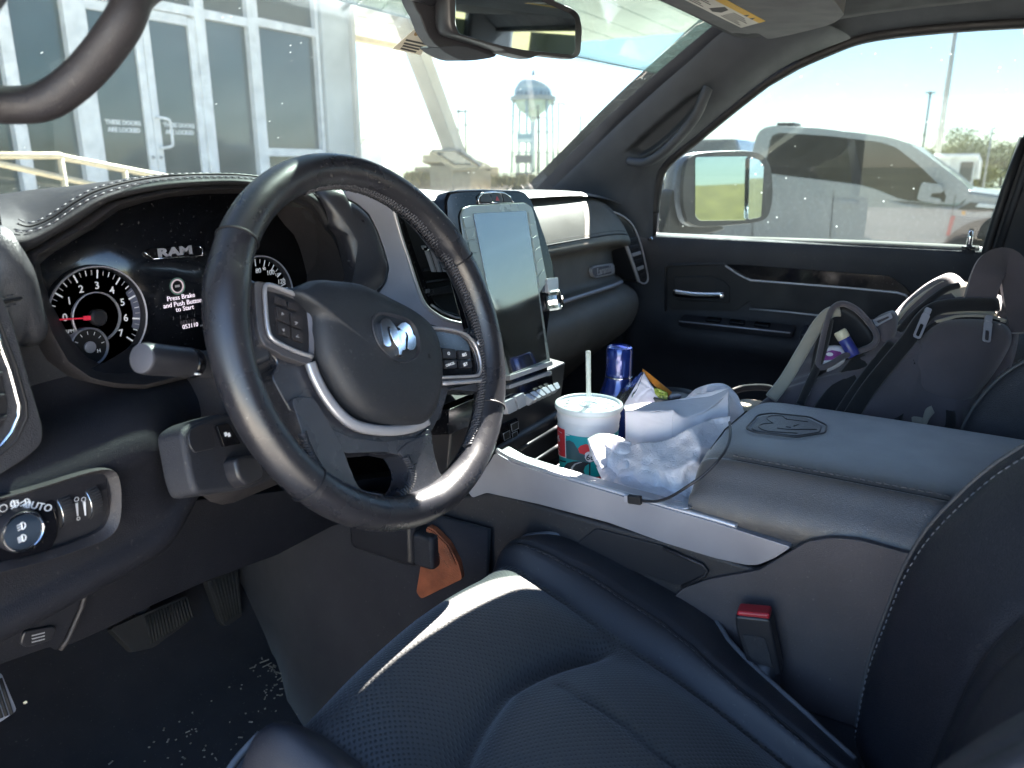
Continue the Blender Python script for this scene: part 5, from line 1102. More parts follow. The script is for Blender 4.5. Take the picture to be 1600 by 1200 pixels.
# hub shell and spokes
def wl_(pts, w): return WF.trace(pts, w)
W0 = -.008
shell = rnd(wl_([(394, 438), (440, 449), (480, 450), (520, 442), (600, 464), (660, 502), (700, 514), (738, 524), (757, 548), (765, 582), (752, 598), (702, 606), (692, 640), (676, 672), (650, 700), (600, 706), (540, 708), (505, 692), (470, 668), (445, 628), (424, 588), (436, 566), (408, 540), (398, 490)], W0), .006)
plate('hub_shell', WF, shell, -.05, W0, M['spoke'], sw_, bev=.006, seg=3)
def spoke(pts, w0=-.026, w1=-.001, b=.009, m='spoke'): return plate('spoke', WF, rnd(wl_(pts, w1), .006), w0, w1, M[m], sw_, bev=b, seg=4)
spoke([(362, 430), (404, 437), (416, 470), (420, 520), (428, 560), (404, 572), (372, 560), (360, 500)], -.028, -.004)
spoke([(735, 520), (752, 505), (770, 508), (778, 560), (772, 610), (746, 612), (700, 608), (758, 596), (762, 570), (752, 540)], -.028, -.003)
spoke([(455, 622), (470, 668), (478, 700), (490, 724), (506, 745), (540, 776), (590, 796), (600, 790), (574, 776), (557, 756), (544, 724), (532, 690), (514, 660), (490, 620)], -.030, -.002)
spoke([(622, 706), (632, 716), (642, 736), (640, 756), (622, 778), (640, 790), (690, 778), (712, 752), (698, 752), (686, 738), (678, 708), (674, 676), (640, 690)], -.030, -.002)
for P_, s in (([(472, 676), (480, 698), (492, 722), (506, 743)], 1), ([(634, 714), (644, 736), (641, 756), (626, 774)], 1)):
    pts = spl([WF.pt(*WF.uv(px, py, 0), .0015) for px, py in P_], 6, False); mb = MB(); P2 = [V(p) for p in pts]
    for i in range(len(P2)-1):
        d = (P2[i+1]-P2[i]).normalized(); sd = WF.n.cross(d)*.0042; mb.add(*g_tube([P2[i]-sd+WF.n*-.003, P2[i]+d*.002+WF.n*.001, P2[i]+sd+WF.n*-.0008], .0008, 5))
    mb.build('spoke_stitching', M['darkthread'], sw_, kind='stuff')
plate('lower_shell', WF, rnd(wl_([(516, 668), (548, 684), (600, 690), (650, 684), (672, 668), (676, 684), (640, 702), (628, 712), (600, 706), (540, 708), (530, 700)], -.004), .004), -.03, -.004, M['spoke'], sw_, bev=.005, seg=3)
# airbag cover
hub = wl_([(455, 457), (470, 446), (488, 438), (515, 439), (560, 445), (605, 466), (644, 487), (671, 511), (684, 544), (688, 590), (681, 632), (668, 656), (650, 665), (605, 664), (566, 652), (536, 626), (512, 590), (495, 557), (488, 520), (484, 490)], .0)
hub = spl(hub, 4); hcx, hcy = WF.uv(588, 553, .012)
pillow('airbag_cover', WF, hub, -.03, [(1.0, -.002), (.985, .004), (.94, .0095), (.85, .0135), (.7, .0165), (.4, .0185), (.15, .019)], mat('airbag_vinyl', (.017, .019, .024), .45, grain=.45, gscale=850, dust=.12), sw_, c=(hcx, hcy), sharp=70)
EW = .0185
er = spl(wl_([(582, 498), (590, 488), (603, 488), (625, 493.5), (640, 500), (650, 512), (655, 527), (656.5, 546), (652, 558), (640, 565), (626, 567), (610, 559.5), (596, 546), (587, 531), (582, 514)], EW), 3)
ecx = sum(p[0] for p in er)/len(er); ecy = sum(p[1] for p in er)/len(er)
ei = [(ecx+(x-ecx)*.86, ecy+(y-ecy)*.86) for x, y in er]
ring('emblem_surround', WF, er, ei, .010, EW+.0015, M['leather_soft'], sw_, wi1=EW-.0015, bev=.001)
em = plate('emblem_plate', WF, ei, .010, EW-.001, M['hard'], sw_, bev=0)
def zz(L): return [(580+a/13.33, 480+b/13.33) for a, b in L]
def emb(name, L, w1, m='chrome', b=.0016): return plate(name, WF, rnd(wl_(zz(L), EW+.003), .0012), EW-.001, w1, M[m], em, bev=b, seg=2)
emb('emblem_horn', [(165, 320), (200, 268), (270, 235), (350, 250), (450, 370), (520, 480), (440, 450), (340, 400), (310, 440), (345, 600), (392, 780), (370, 820), (300, 830), (240, 780), (205, 560)], EW+.0050)
emb('emblem_horn', [(520, 420), (600, 335), (680, 320), (770, 380), (830, 500), (845, 575), (900, 620), (912, 800), (860, 890), (762, 902), (728, 860), (745, 600), (710, 530), (650, 520)], EW+.0050)
emb('emblem_muzzle', [(345, 425), (440, 455), (525, 490), (640, 525), (668, 640), (684, 780), (672, 905), (598, 905), (520, 860), (420, 700), (362, 540)], EW+.0058)
emb('emblem_brow', [(525, 490), (640, 525), (668, 640), (600, 800), (560, 640)], EW+.0075)
emb('emblem_snout', [(520, 860), (585, 775), (602, 900), (580, 1015), (545, 1000)], EW+.0062)
emb('emblem_nose', [(602, 908), (676, 905), (668, 1035), (590, 1040)], EW+.0048, 'hard')
u, v_ = WF.uv(629, 584, .0165)
text('embossed_text', 'AIRBAG', WF, u, v_, .0085, M['black'], sw_, w=.0168, sx=1.1, rot=-3); text('embossed_text', 'SRS', WF, u-.002, v_+.010, .006, M['black'], sw_, w=.0172, sx=1.1, rot=-3)
for px, py in ((668, 557), (571, 538)):
    u, v_ = WF.uv(px, py, .0155); plate('horn_mark', WF, [(u-.003, v_-.001), (u+.003, v_-.003), (u+.003, v_+.003), (u-.003, v_+.001)], .013, .0168, M['black'], sw_, bev=0)
# button pods
def podring(name, outer, inner, w, m): 
    n_ = 60; c = (sum(p[0] for p in inner)/len(inner), sum(p[1] for p in inner)/len(inner))
    return ring(name, WF, polar(rnd(wl_(outer, w), .004), WF.uv(*c, w), n_), polar(rnd(wl_(inner, w), .003), WF.uv(*c, w), n_), -.02, w, mat('pod_grey', (.13, .125, .135), .36, metal=.4), sw_, wi1=w-.003, bev=.0012)
podring('pod_trim', [(397, 437), (420, 443), (448, 452), (478, 464), (486, 478), (492, 520), (492, 562), (480, 570), (446, 558), (411, 538), (403, 515), (399, 470)], [(416, 452), (446, 459), (472, 470), (482, 480), (486, 520), (486, 552), (466, 545), (442, 534), (425, 525), (420, 512), (417, 480)], .001, 'silver')
tube('chrome_line', spl([WF.pt(*WF.uv(*p, .001), .0006) for p in ((484, 470), (472, 464), (446, 453.5), (421, 445), (414, 451), (415, 477), (418, 508), (424, 527), (442, 539), (466, 550), (488, 557))], 3, False), .0021, M['silver'], sw_, n=8)
lpd = plate('button_panel', WF, rnd(wl_([(414, 450), (446, 458), (474, 469), (486, 480), (488, 556), (466, 549), (442, 537), (422, 527), (417, 505)], -.002), .003), -.02, -.0025, M['hard'], sw_, bev=.001)
for q in ([(428.6, 461.5), (445.5, 468.5), (447.3, 480), (429.3, 474)], [(449, 470), (465, 477), (465, 487), (450, 481.5)], [(431.3, 479), (450, 486.5), (452.3, 508), (433, 499.5)], [(453.3, 488.5), (472, 496), (472, 516), (455, 509)], [(433.2, 501.5), (452.3, 510.5), (452.8, 528), (435, 521)], [(455, 512), (472.3, 519), (473.5, 536), (456.3, 529.5)]):
    plate('button', WF, rnd(wl_(q, .0), .0015), -.004, .0008, M['plastic2'], lpd, bev=.0012, seg=3)
for px, py, s in ((442, 492, '^'), (443, 515, 'v'), (463, 505, '>'), (465, 526, '<')): text('button_mark', s, WF, *WF.uv(px, py, .001), .006, M['dimwhite'], lpd, w=.0009)
podring('pod_trim', [(672, 510), (697, 512), (724, 517), (745, 531), (760, 556), (765, 581), (760, 592), (746, 596), (690, 600), (683, 580), (680, 550)], [(678, 517), (697, 518), (720, 523), (735, 532), (745, 550), (750, 572), (748, 582), (742, 585), (692, 588), (688, 575), (684, 550)], .001, 'silver')
tube('chrome_line', spl([WF.pt(*WF.uv(*p, .001), .0006) for p in ((673, 512), (697, 513.5), (722, 519), (737, 530), (747, 548), (752, 572), (750, 583), (743, 587), (715, 588.5), (690, 589.5))], 3, False), .0019, M['silver'], sw_, n=8)
tube('chrome_line', spl([WF.pt(*WF.uv(*p, .001), .0002) for p in ((746, 533), (759, 555), (763.5, 581), (758, 591), (744, 595), (692, 599))], 3, False), .0026, M['silver'], sw_, n=8)
rpd = plate('button_panel', WF, rnd(wl_([(676, 516), (697, 517), (721, 522), (736, 531), (746, 549), (751, 572), (748, 584), (690, 589), (686, 560)], -.002), .003), -.02, -.0025, M['gloss'], sw_, bev=.001)
for i, q in enumerate(([(690, 543.5), (711.5, 546), (713, 560), (692, 560)], [(716.5, 546.5), (734, 549), (736, 560.5), (717.5, 560.5)], [(693, 563), (713, 563), (714, 575), (695.5, 576)], [(718, 563.5), (736, 564), (738, 574), (719, 575)])):
    plate('button', WF, rnd(wl_(q, .0), .0015), -.004, .0005, M['hard'], rpd, bev=.001, seg=3)
    s = ('O', 'RES', 'CANCEL', 'SET')[i]; text('button_mark', s, WF, *WF.uv(sum(p[0] for p in q)/4, sum(p[1] for p in q)/4, .001), .0052 if i != 2 else .0042, M['white'], rpd, w=.0007, bold=.0001)
lt = [(486, 566), (494, 588), (510, 618), (532, 646), (556, 664), (585, 671), (615, 672.5), (645, 668), (669, 657)]
tube('silver_trim', spl([WF.pt(*WF.uv(*p, .0), -.001) for p in lt], 5, False), .0052, M['silver'], sw_, sec=[(1.0, -.5), (1, .3), (.6, .6), (-.6, .6), (-1.0, .3), (-1, -.5)], up=tuple(WF.n))
gs_ = plate('gear_switch', WF, rnd(wl_([(682, 606), (697, 604), (686, 655), (664, 666), (672, 650)], -.012), .003), -.03, -.010, M['hard'], sw_, bev=.002)
for s, px, py in (('+', 691, 612), ('GEAR', 686, 628), ('LIMIT', 684, 634), ('-', 679, 648)): text('switch_text', s, WF, *WF.uv(px, py, -.009), .0045, M['white'], gs_, w=-.0098)
# ------------------------------------------------------------------ console
con = thing('center_console', 'dark centre console with a wide silver side rail between the front seats', 'console', (0, .2, .62))
CX = Frame((-.186, 0, 0), (0, -1, 0), (0, 0, 1))
rail = CX.trace([(728, 765), (752, 742), (774, 707), (801, 723), (865, 744), (977, 777), (1104, 813), (1237, 855), (1209, 873), (1184, 883), (1166, 883), (1120, 873), (1040, 849), (952, 817), (842, 788), (760, 770), (738, 778)])
plate('side_rail', CX, rnd(rail, .004), -.03, .0, mat('rail_grey', (.34, .335, .37), .36, metal=.4, grain=.07, gscale=800, gkind='noise', dust=.05), con, bev=.005, seg=3)
tube('rail_edge', spl([CX.pt(*CX.uv(*p), -.006) for p in ((772, 706), (801, 722), (865, 743.5), (977, 776.5), (1104, 812), (1150, 826))], 4, False), .0038, M['silver'], con, n=8)
for sx, nm in ((-1, 'side_panel'), (1, 'side_panel')):
    FX = CX if sx < 0 else Frame((.17, 0, 0), (0, -1, 0), (0, 0, 1))
    plate(nm, FX, [(-.62, .60), (-.62, 1.03), (-.50, 1.068), (-.22, 1.06), (-.13, 1.052), (-.10, 1.09), (-.04, 1.098), (.5, 1.09), (.6, .60)], -.025, -.004, M['plastic2'], con, bev=.006)
plate('rear_panel', CX, rnd(CX.trace([(1186, 890), (1208, 877), (1240, 858), (1262, 845), (1300, 839), (1345, 843), (1420, 864), (1700, 930), (1700, 1300), (1240, 1300), (1150, 1040), (1062, 960), (1040, 946), (1066, 919), (1108, 904)]), .006), -.006, .002, mat('warm_leather_grain', (.074, .064, .068), .5, grain=.45, gscale=640, dust=.15), con, bev=.003)
plate('side_recess', CX, rnd(CX.trace([(930, 826), (1040, 855), (1098, 882), (1105, 892), (1101, 899), (1065, 917), (980, 890), (900, 850)]), .006), -.004, -.001, M['hard'], con, bev=.002)
tube('recess_lip', [CX.pt(*CX.uv(*p), .0) for p in ((1036, 856), (1098, 883), (1105, 892), (1101, 900), (1066, 917))], .0022, M['plastic2'], con, n=8)
box('tray_floor', (-.005, .36, .985), (.33, .54, .03), M['hard'], con, bev=.004)
box('tray_wall', (.155, .36, 1.03), (.03, .54, .10), M['hard'], con, bev=.008)
box('tray_front', (-.005, .60, 1.02), (.33, .06, .12), M['hard'], con, bev=.012)
for k in range(3): tube('tray_step', [V((-.15, .555-.018*k, 1.066-.02*k)), V((.15, .555-.018*k, 1.066-.02*k))], .003, M['hard'], con, n=8)
box('under_dash_module', (-.2, .66, .985), (.06, .12, .075), M['hard'], con, bev=.012, seg=3); box('connector', (-.205, .585, .98), (.05, .035, .05), M['plastic'], con, bev=.006)
SWF2 = Frame((-.205, 0, 0), (0, -1, 0), (0, 0, 1))
loft('tunnel_side', [[(tx_+(bx_-tx_)*(k/5)**1.5, y, z) for k, z in enumerate((1.02, .95, .88, .8, .7, .60))] for y, tx_, bx_ in ((.50, -.19, -.24), (.60, -.19, -.245), (.70, -.19, -.25), (.80, -.185, -.245), (.88, -.17, -.22), (.96, -.14, -.17), (1.08, -.12, -.13), (1.26, -.1, -.1))], M['carpet'], con, solid=.01)
# armrest lid
arm_p = [(-.156, 1.078), (-.170, 1.082), (-.178, 1.093), (-.180, 1.108), (-.176, 1.122), (-.169, 1.133), (-.1635, 1.1405), (-.159, 1.1475), (-.154, 1.155), (-.149, 1.1605), (-.1455, 1.1622), (-.1435, 1.1608), (-.139, 1.1640), (-.125, 1.1685), (-.09, 1.171), (-.02, 1.172), (.06, 1.169), (.12, 1.160), (.155, 1.146), (.168, 1.12), (.168, 1.085)]
rows = []
for y, s, dz in ((.243, .80, -.03), (.242, .88, -.018), (.237, .94, -.009), (.228, .98, -.003), (.21, 1, 0), (.19, 1, 0), (.14, 1, 0), (.08, 1, .0), (.02, 1, -.001), (-.1, 1, -.004), (-.25, 1, -.01), (-.45, 1, -.02)):
    ym = 1.125; rows.append([(x*(.93+.07*s) if s < 1 else x, y, ym+(z-ym)*s+(dz if z > ym else 0)*.5) for x, z in arm_p])
arm = thing('armrest', 'black leather armrest lid with an embossed ram head in a shield', 'armrest', (0, .1, 1.08))
loft('lid', rows, mat('armrest_leather', (.042, .037, .036), .40, sheen=.5, spec=1.0, grain=.40, gscale=640, dust=.12, rvar=.2, coat=.18, croughv=.32), arm, caps=True, sub=2)
stitches('stitching', [V((-.1395, y, 1.1650)) for y in (.205, .1, 0)]+[V((-.1395, -.1, 1.162)), V((-.1395, -.25, 1.156))], M['thread'], arm, .005, .0028, .0007)
tube('seam', [V((-.1437, y, z)) for y, z in ((.225, 1.158), (.2, 1.1612), (.1, 1.1618), (0, 1.161), (-.1, 1.158), (-.25, 1.152))], .0011, M['black'], arm, n=5)
tube('seam', [V((-.1437, .225, 1.158)), V((-.12, .2365, 1.1605)), V((-.05, .240, 1.163)), V((.05, .239, 1.16))], .0010, M['black'], arm, n=5)
AT = Frame((0, .1, 1.1725), (1, 0, 0), (0, 1, 0))
def tz(P): return AT.trace(P)
shield = tz([(1165, 670), (1184, 649), (1206, 646), (1265, 652), (1292, 665), (1289, 677), (1245, 684), (1178, 676)])
tube('emblem_outline', [AT.pt(*p, .0006) for p in rnd(shield, .006)], .0011, M['leather'], arm, n=6, closed=True)
s2 = [(sum(p[0] for p in shield)/8*.12+x*.88, sum(p[1] for p in shield)/8*.12+y*.88) for x, y in shield]
plate('emblem_plate', AT, rnd(s2, .006), -.003, .0008, M['leather_soft'], arm, bev=.0008)
for L in ([(1207, 662), (1198, 655), (1204, 651), (1222, 651), (1230, 656), (1262, 660)], [(1208, 662), (1190, 664), (1186, 669), (1196, 674), (1212, 676), (1246, 678)], [(1214, 670), (1232, 672), (1250, 672), (1276, 672)], [(1228, 656), (1262, 660)], [(1240, 667), (1248, 664)], [(1228, 668), (1236, 669)]):
    tube('emblem_line', spl([AT.pt(*p, .0008) for p in tz(L)], 3, False), .0008, M['hard'], arm, n=5)
# ------------------------------------------------------------------ seats
def seat_pt(px, py, h=0):
    d = ray(px, py); t = (1.48-.9175-h)/(.25*d.y-d.z); return CAM+d*t
def cur(L, h): return [seat_pt(x, y, h) for x, y in L]
def atY(C, y):
    C = sorted(C, key=lambda p: p.y)
    if y <= C[0].y: a, b = C[0], C[1]
    elif y >= C[-1].y: a, b = C[-2], C[-1]
    else: a, b = next((p, q) for p, q in zip(C, C[1:]) if p.y <= y <= q.y)
    return a.x+(b.x-a.x)*(y-a.y)/(b.y-a.y)
RP = cur([(864, 835), (900, 841), (960, 858), (1020, 890), (1080, 927), (1116, 966), (1140, 1005), (1168, 1034), (1262, 1120)], .012)
RG = cur([(815, 848), (870, 869), (960, 924), (1040, 972), (1120, 1032), (1200, 1092), (1256, 1180)], .032)
RS_ = cur([(776, 864), (829, 901), (885, 939), (960, 992), (1060, 1060), (1120, 1104), (1215, 1180)], .0)
seat = thing('driver_seat', 'black perforated leather driver seat with stitched bolsters in the foreground', 'seat', (-.4, .1, .62))
def g(x, s): return math.exp(-(x/s)**2)
YF_ = .455
NY = 90
rows = []
XL, xl_ = -.645, -.585
for j in range(NY+1):
    v = j/NY; y = YF_-.50*v; yc = min(y, .43)
    xp, xs = atY(RP, yc), atY(RS_, yc); xr = xs+max(.30, min(.62, (atY(RG, yc)-xs)/max(xp-xs, .01)))*(xp-xs); r = []
    X_ = [(XL+(xl_-XL)*k/14, 0, k/14) for k in range(14)]+[(xl_+(xs-xl_)*k/56, 1, k/56) for k in range(56)]+[(xs+(xp-xs)*k/24, 2, k/24) for k in range(25)]
    for x, part, t in X_:
        base = 1.03-.25*(.45-y); h = 0
        if part == 2:
            tr_ = (xr-xs)/(xp-xs)
            h = .024*math.sin(t/tr_*math.pi/2)**1.2 if t < tr_ else .024-.012*((t-tr_)/(1-tr_))**2
            h -= .004*g(t-tr_, .05)
        elif part == 0:
            q = 1-t; h = .030*math.sin(min(q*1.6, 1)*math.pi/2)**1.3-.025*max(0, q-.6)**2/.16
        if part == 1:
            ys_ = .300+.030*math.sin(t*math.pi)-.030*(t > .5)*(t-.5)*2; ed = min(t, 1-t)
            h += .010*math.sin(t*math.pi)-.007*math.exp(-(ed/.02)**2)
            dy = y-ys_
            ef = 1-math.exp(-(ed/.10)**2)
            h -= (.016*g(dy, .011)+.010*g(dy, .045))*ef
            if dy < 0: h += .012*math.sin(min(-dy/.10, 1)*math.pi/2)*ef
            else: h += .012*math.sin(min(dy/.15, 1)*math.pi)*ef
            if dy < -.03: h -= .004*g(t-.58-(.25*(y-.2)), .012)
        fr_ = max(0, (y-(YF_-.05))/.05); z = base+h-.020*fr_**2.5-.006*(1-math.sqrt(max(0, 1-fr_**2)))*3
        r.append((x, y, z))
    rows.append(r)
front = [(x, y+.010, z-.03) for x, y, z in rows[0]]; front2 = [(x, y-.01, z-.10) for x, y, z in rows[0]]; front3 = [(x, y-.05, z-.16) for x, y, z in rows[0]]
rows = [front3, front2, front]+rows
full = []
for r in rows:
    a, b = V(r[0]), V(r[-1]); full.append([a+V((.0, 0, -.14)), a+V((-.008, 0, -.04)), a+V((-.003, 0, -.008))]+r+[b+V((.004, 0, -.006)), b+V((.012, 0, -.03)), b+V((.004, 0, -.13))])
cush = loft('cushion', full, [leather_perf('perforated_leather', (.040, .040, .042)), mat('bolster_leather', (.026, .027, .034), .40, grain=.3, gscale=700, dust=.1)], seat)
n_ = len(full[0])
for i_, p in enumerate(cush.data.polygons):
    k = i_ % (n_-1); p.material_index = 0 if 17 <= k < 73 else 1
pip = [V((p.x, p.y, p.z)) for p in RP]
def zat(x, y):
    j = min(range(len(rows)-3), key=lambda k: abs(rows[k+3][0][1]-y))+3; r = rows[j]; i = min(range(len(r)), key=lambda k: abs(r[k][0]-x)); return r[i][2]
ys_l = [.452-.012*k for k in range(36)]
tube('piping', [V((atY(RP, min(y, .43)), y, zat(atY(RP, min(y, .43)), y)+.001)) for y in ys_l], .0032, mat('grey_piping', (.13, .13, .14), .5), seat, n=8)
def rgx(y):
    yc = min(y, .43); xp, xs = atY(RP, yc), atY(RS_, yc); return xs+max(.30, min(.62, (atY(RG, yc)-xs)/max(xp-xs, .01)))*(xp-xs)
stitches('stitching', [V((rgx(y)-.006, y, zat(rgx(y)-.006, y)+.0012)) for y in ys_l[3:]], M['darkthread'], seat, .005, .003, .0007)
tube('seam', [V((rgx(y), y, zat(rgx(y), y)+.0006)) for y in ys_l[2:]], .0012, M['black'], seat, n=5)
# left front corner shield
LC = [(-.655, .40), (-.655, .452), (-.62, .470), (-.585, .468), (-.575, .45), (-.60, .40)]
rows = [[V((x, y, z)) for x, y in spl(LC, 3)] for z in (.86, .97, 1.0)]+[[V((-.615+(x+.615)*.9, .43+(y-.43)*.9, 1.008)) for x, y in spl(LC, 3)]]
loft('corner_shield', rows, mat('grey_suede', (.06, .06, .067), .8, grain=.3, gscale=900, gkind='noise'), seat, cu_=True, caps=True, sharp=50)
tube('corner_piping', spl([(-.658, .395, .995), (-.660, .445, 1.0), (-.64, .470, 1.0), (-.60, .478, 1.004)], 5, False), .003, mat('light_piping', (.24, .24, .25), .5), seat, n=8)
box('seat_base', (-.4, .15, .80), (.44, .52, .22), M['plastic'], seat, bev=.02)
# backrest
crest = [U(px, py, X=-.19) for px, py in ((1340, 1210), (1338, 1150), (1347, 1085), (1362, 1020), (1388, 950), (1412, 890), (1448, 830), (1498, 776), (1548, 732), (1600, 698), (1660, 665))]
crest += [V((-.19, -.13, 1.32)), V((-.19, -.18, 1.40)), V((-.19, -.21, 1.48))]
crest = [V(p) for p in spl([tuple(p) for p in [V((-.19, .02, .80))]+crest], 3, False)]
bprof = [(-.163, .10), (-.172, .03), (-.180, .010), (-.186, .002), (-.19, 0), (-.197, 0), (-.2025, .0012), (-.2055, .0036), (-.2085, .0015), (-.218, .002), (-.235, .007), (-.255, .017), (-.275, .030), (-.295, .043), (-.310, .053), (-.317, .0595), (-.321, .066), (-.325, .0635), (-.335, .064), (-.352, .0652), (-.356, .0695), (-.360, .0652), (-.38, .064), (-.40, .0635)]
bprof = bprof+[(-.80-x, d) for x, d in reversed(bprof[:-1])]
rows = []; nrm_ = []
for i, p in enumerate(crest):
    t = (crest[min(i+1, len(crest)-1)]-crest[max(i-1, 0)]).normalized(); nn_ = V((0, t.z, -t.y)); nrm_.append(nn_)
    rows.append([V((x, p.y, p.z))-nn_*d for x, d in bprof])
loft('backrest', rows, mat('backrest_leather', (.017, .018, .026), .46, grain=.5, gscale=520, dust=.12, spec=.6), seat, sub=1)
obj('back_panel', [rows[0][0]+V((-.01, -.06, 0)), rows[0][-1]+V((.01, -.06, 0)), rows[-1][-1]+V((.01, -.08, 0)), rows[-1][0]+V((-.01, -.08, 0))], [(0, 1, 2, 3)], M['plastic'], seat, solid=.02)
K0, K1 = 3, len(crest)-3
tube('seam', [rows[i][7]+nrm_[i]*.0006 for i in range(K0, K1)], .0011, M['black'], seat, n=5)
stitches('stitching', [rows[i][9]+nrm_[i]*.0010+V((.004, 0, 0)) for i in range(K0, K1)], mat('light_stitch', (.20, .20, .22), .6), seat, .0045, .003, .0007)
tube('seam', [rows[i][16]+nrm_[i]*.0012 for i in range(K0, K1)], .0012, M['black'], seat, n=5)
tube('seam', [rows[i][20]+nrm_[i]*.0012 for i in range(K0, K1)], .0010, M['black'], seat, n=5)
tube('side_piping', [rows[i][4]+nrm_[i]*.0008+V((.001, 0, 0)) for i in range(K0, K1)], .0022, mat('edge_piping', (.085, .085, .09), .5), seat, n=6)
# buckle
bk = thing('seat_belt_buckle', 'black seat belt buckle with a red release button between seat and console', 'buckle', (-.16, .16, .86))
BKF = Frame((-.222, 0, 0), (.10, -1, 0), (0, .10, 1))
bo_ = BKF.trace([(1148, 962), (1203, 968), (1221, 1056), (1212, 1058), (1168, 1040), (1150, 985)])
plate('body', BKF, rnd(bo_, .004), -.024, .0, M['hard'], bk, bev=.004, seg=3)
plate('face_panel', BKF, rnd(BKF.trace([(1160, 990), (1196, 996), (1208, 1042), (1172, 1028)]), .003), 0, .0012, M['plastic'], bk, bev=.0008)
p0, p1 = BKF.uv(1150, 963), BKF.uv(1202, 968)
plate('release_button', BKF, [(p0[0], p0[1]-.005), (p1[0], p1[1]-.005), (p1[0], p1[1]+.005), (p0[0], p0[1]+.005)], -.022, -.002, M['red'], bk, bev=.003, seg=3)
tube('stalk', [BKF.pt(*BKF.uv(1195, 1040), -.012), V((-.215, .13, .80)), V((-.215, .11, .68))], .016, M['hard'], bk, n=8)
# passenger seat
ps_ = thing('passenger_seat', 'black leather passenger seat behind the backpack with double stitching', 'seat', (.42, .1, .62))
loft('cushion', [[(x, y, 1.0-.22*(.45-y)+.03*(abs(x-.42)/.26)**4+(-.06 if y > .46 else 0)-.10*(abs(x-.42) > .26)) for x in (.15, .165, .19, .25, .33, .42, .51, .6, .65, .68, .69)] for y in (.49, .475, .45, .35, .2, .1, 0, -.05)], M['leather'], ps_, sub=1)
pe = [U(px, py, X=.19) for px, py in ((1478, 720), (1505, 668), (1520, 640), (1545, 608), (1572, 584), (1600, 566), (1640, 545))]
pcr = [V((.19, .03, .86)), V((.19, .03, .95)), V((.19, .02, 1.04))]+[p for p in pe if p.z > 1.06]
pcr += [V((.19, pcr[-1].y-.05, pcr[-1].z+.08)), V((.19, pcr[-1].y-.09, pcr[-1].z+.17)), V((.19, pcr[-1].y-.12, pcr[-1].z+.25))]
pcr = [V(p) for p in spl([tuple(p) for p in pcr], 3, False)]; rows = []; pn_ = []
for i, p in enumerate(pcr):
    t = (pcr[min(i+1, len(pcr)-1)]-pcr[max(i-1, 0)]).normalized(); nn_ = V((0, t.z, -t.y)); pn_.append(nn_)
    rows.append([V((.80+x, p.y, p.z))-nn_*d for x, d in bprof])
loft('backrest', rows, bpy.data.materials['backrest_leather'], ps_, sub=1)
obj('back_panel', [rows[0][0]+V((-.01, -.06, 0)), rows[0][-1]+V((.01, -.06, 0)), rows[-1][-1]+V((.01, -.08, 0)), rows[-1][0]+V((-.01, -.08, 0))], [(0, 1, 2, 3)], M['plastic'], ps_, solid=.02)
K1 = len(pcr)-3
for j, du in ((39, -.004), (37, .004)): stitches('stitching', [rows[i][j]+pn_[i]*.001+V((du, 0, 0)) for i in range(4, K1)], M['thread'], ps_, .0055, .003, .0007)
tube('seam', [rows[i][39]+pn_[i]*.0006 for i in range(3, K1)], .001, M['black'], ps_, n=5)
tube('side_piping', [rows[i][42]+pn_[i]*.0006 for i in range(3, K1)], .0022, bpy.data.materials['edge_piping'], ps_, n=6)
box('seat_base', (.42, .15, .78), (.44, .5, .24), M['plastic'], ps_, bev=.02)
# ------------------------------------------------------------------ pedals and floor
PB = Frame(U(240, 975, Y=1.04), (1, 0, 0), (0, .42, .9))
bpd = thing('brake_pedal', 'wide ribbed rubber brake pedal under the dashboard', 'pedal', PB.pt(0, 0, 0))
bq = rnd(PB.trace([(172, 982), (228, 957), (292, 930), (298, 940), (297, 970), (240, 1012), (208, 1019), (200, 1010)]), .006)
plate('pad', PB, bq, -.016, .0, M['rubber'], bpd, bev=.004, seg=3)
for k in range(15):
    a = (228+k*4.6, 962-k*2.0); b = (236+k*4.6, 1006-k*2.9); tube('rib', [PB.pt(*PB.uv(*a), .001), PB.pt(*PB.uv(*b), .001)], .0018, M['rubber'], bpd, n=5)
tube('arm', [PB.pt(0, .02, -.015), PB.pt(.0, .12, -.06), PB.pt(.02, .3, -.1)], .012, M['hard'], bpd, n=8)
PA = Frame(U(355, 935, Y=1.05), (1, 0, 0), (0, .35, .93))
acc = thing('accelerator_pedal', 'narrow ribbed accelerator pedal right of the brake pedal', 'pedal', PA.pt(0, 0, 0))
plate('pad', PA, rnd(PA.trace([(323, 908), (372, 888), (379, 962), (354, 979), (346, 972)]), .005), -.014, 0, M['rubber'], acc, bev=.003, seg=3)
for k in range(8):
    a = (330+k*5.4, 908-k*2.2); b = (350+k*3.6, 972-k*2.0); tube('rib', [PA.pt(*PA.uv(*a), .001), PA.pt(*PA.uv(*b), .001)], .0016, M['rubber'], acc, n=5)
tube('arm', [PA.pt(0, .02, -.012), PA.pt(.0, .1, -.05), PA.pt(0, .25, -.09)], .012, M['hard'], acc, n=8)
PK = Frame(U(10, 1095, Y=.86), (1, 0, 0), (0, .5, .86))
pkb = thing('parking_brake_pedal', 'ribbed grey parking brake pedal cut by the left picture edge', 'pedal', PK.pt(0, 0, 0))
plate('pad', PK, rnd(PK.trace([(-60, 1075), (2, 1050), (27, 1110), (-2, 1130), (-60, 1150)]), .004), -.014, 0, M['steel'], pkb, bev=.003, seg=3)
for k in range(4): tube('rib', [PK.pt(*PK.uv(0-k*8, 1060+k*3), .001), PK.pt(*PK.uv(18-k*8, 1116+k*3), .001)], .002, M['rubber'], pkb, n=5)
tube('arm', [PK.pt(-.01, .0, -.012), PK.pt(-.03, .15, -.06)], .01, M['hard'], pkb, n=8)
